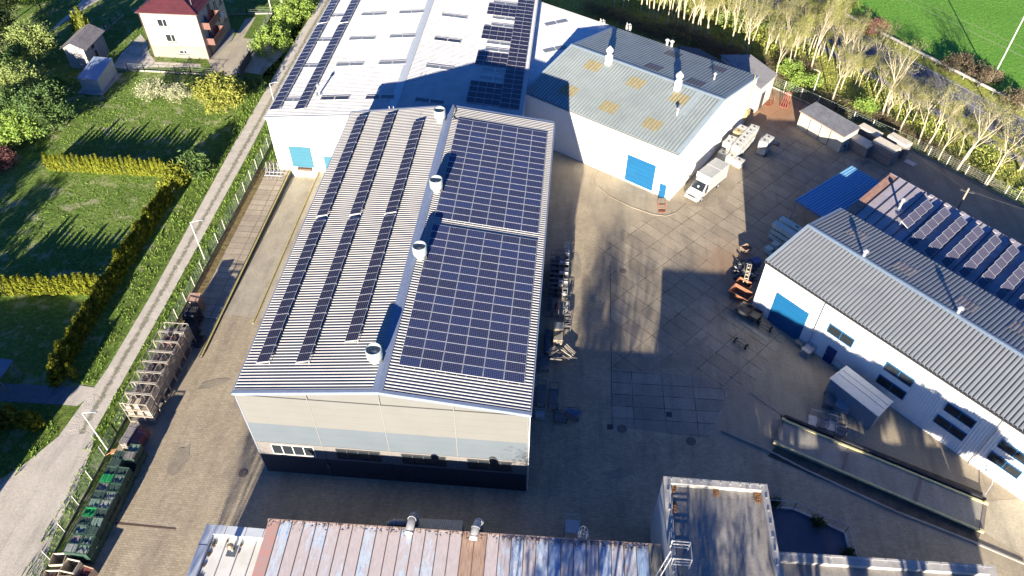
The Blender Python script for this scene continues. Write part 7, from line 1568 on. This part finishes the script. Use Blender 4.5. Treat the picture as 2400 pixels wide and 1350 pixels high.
tufts('verge_grass', [rect(-42.1, 34, -39.9, 130), rect(-47.4, 41.3, -44.8, 126), [(-54, 24), (-47, 30.5), (-45.4, 35.5), (-47, 38.5), (-58, 38)], rect(-39.6, 77.2, -37.1, 120), rect(-41.5, 22, -39.9, 34)], 26, .26, MT['tuft'], 1, .06)
tufts('lawn_grass', [rect(-66, 75, -45, 92), rect(-64, 54, -49.5, 74), rect(-90, 78, -62, 98), rect(-76, 104, -66, 128)], 11, .14, MT['tuft'], 2, .07)
tufts('wood_grass', [[(31, 105), (47.5, 90), (58.5, 78), (66, 70), (70, 84), (50, 112), (40, 124), (30, 136), (6, 140), (0, 120), (27, 109)]], 12, .32, MT['tufto'], 3, .07)
# potted shrubs on the terrace
for p, l in (((1813, 1178), 'dark potted shrub against the flat roofed block on the terrace'), ((1920, 1222), 'dark potted shrub at the middle of the terrace rail'), ((1990, 1296), 'dark potted shrub at the lower corner of the terrace')):
    foliage_tree('potted_shrub', l, 'potted plant', g(*p, .9), .9, .5, .5, .42, MT['dark'], int(p[0]), 18, 50, .07, 'potted shrubs on the terrace', cz=.85, trunk=False)
# ---- trees and a house outside the view: they throw the long shadows over the yard, roofs and lower lawn
SG2 = 'bare trees south of the flat roofed block'
for (x, y, sc, k) in ((-1.5, 2, 1.45, 0), (1.5, -4, 1.6, 2), (4.0, 5, 1.35, 1), (7.0, -2, 1.6, 2), (11.5, 4, 1.15, 2), (13.0, -1, 1.35, 0), (15.0, 5, 1.1, 2), (17.0, 1, 1.25, 0), (-28, -8, 1.1, 1), (12.5, 8, 1.0, 1), (10, -8, 1.7, 2)): put_bare((x, y), 'bare tree standing south of the flat roofed block', SG2, sc, k)
for (x, y, s) in ((18.5, -2, 3.4), (22.5, -1, 3.4), (26.5, -2, 3.4), (30.5, -1, 3.4), (33.6, -1, 2.2)):
    foliage_tree('shade_evergreen', 'added unseen evergreen shading the yard and workshop wall', 'tree', (x, y), 16.5, s, s, 2.1, MT['dark'], int(x*3), 130, 90, .33, 'added unseen evergreens south of the low wing', cz=13.9, low=-1, zmax=15.7)  # added row, crowns cut flat to shape the shadow on the workshop wall
for k, (x, y, h) in enumerate(((-69, 38, 9), (-74, 46, 8.5), (-79, 55, 9), (-86, 63, 9.5), (-64, 33, 7))):
    foliage_tree('garden_tree', 'leafy garden tree beyond the left edge of the view', 'tree', (x, y), h, 2.9, 2.9, h*.32, MT['leafd'], 300+k, 60, 60, .2, 'garden trees beyond the left edge')
hall('lawn_shade_house', 'added unseen house beyond the lower left, shading the lower lawn', (-66.5, 19.0), 0, 18.3, 8.0, 5.6, 6.6, MT['render'], MT['redtile'], .35, .05, cat='house')  # unseen house added to put the lower lawn in shade
def number_group(grp, text):
    os_ = [o for o in C.objects if o.get('group') == grp]
    def px(o): d = Vector(o.location)-Vector((0, 0, CAMH)); return d.dot(RT)/d.dot(FW)
    for k, o in enumerate(sorted(os_, key=px)): o['label'] = text.format(ordi(k+1))
number_group('bare trees of the wood behind the halls', '{} bare trunk from the left among the budding trees of the wood behind the halls')
number_group('slim trees along the footpath', '{} slim budding tree from the left between the wood floor and the footpath')
number_group('budding trees along the near side of the road', '{} from the left of the yellow budded trees crowding the near side of the road')
scn.cycles.max_bounces = 6; scn.cycles.diffuse_bounces = 3; scn.cycles.transparent_max_bounces = 4
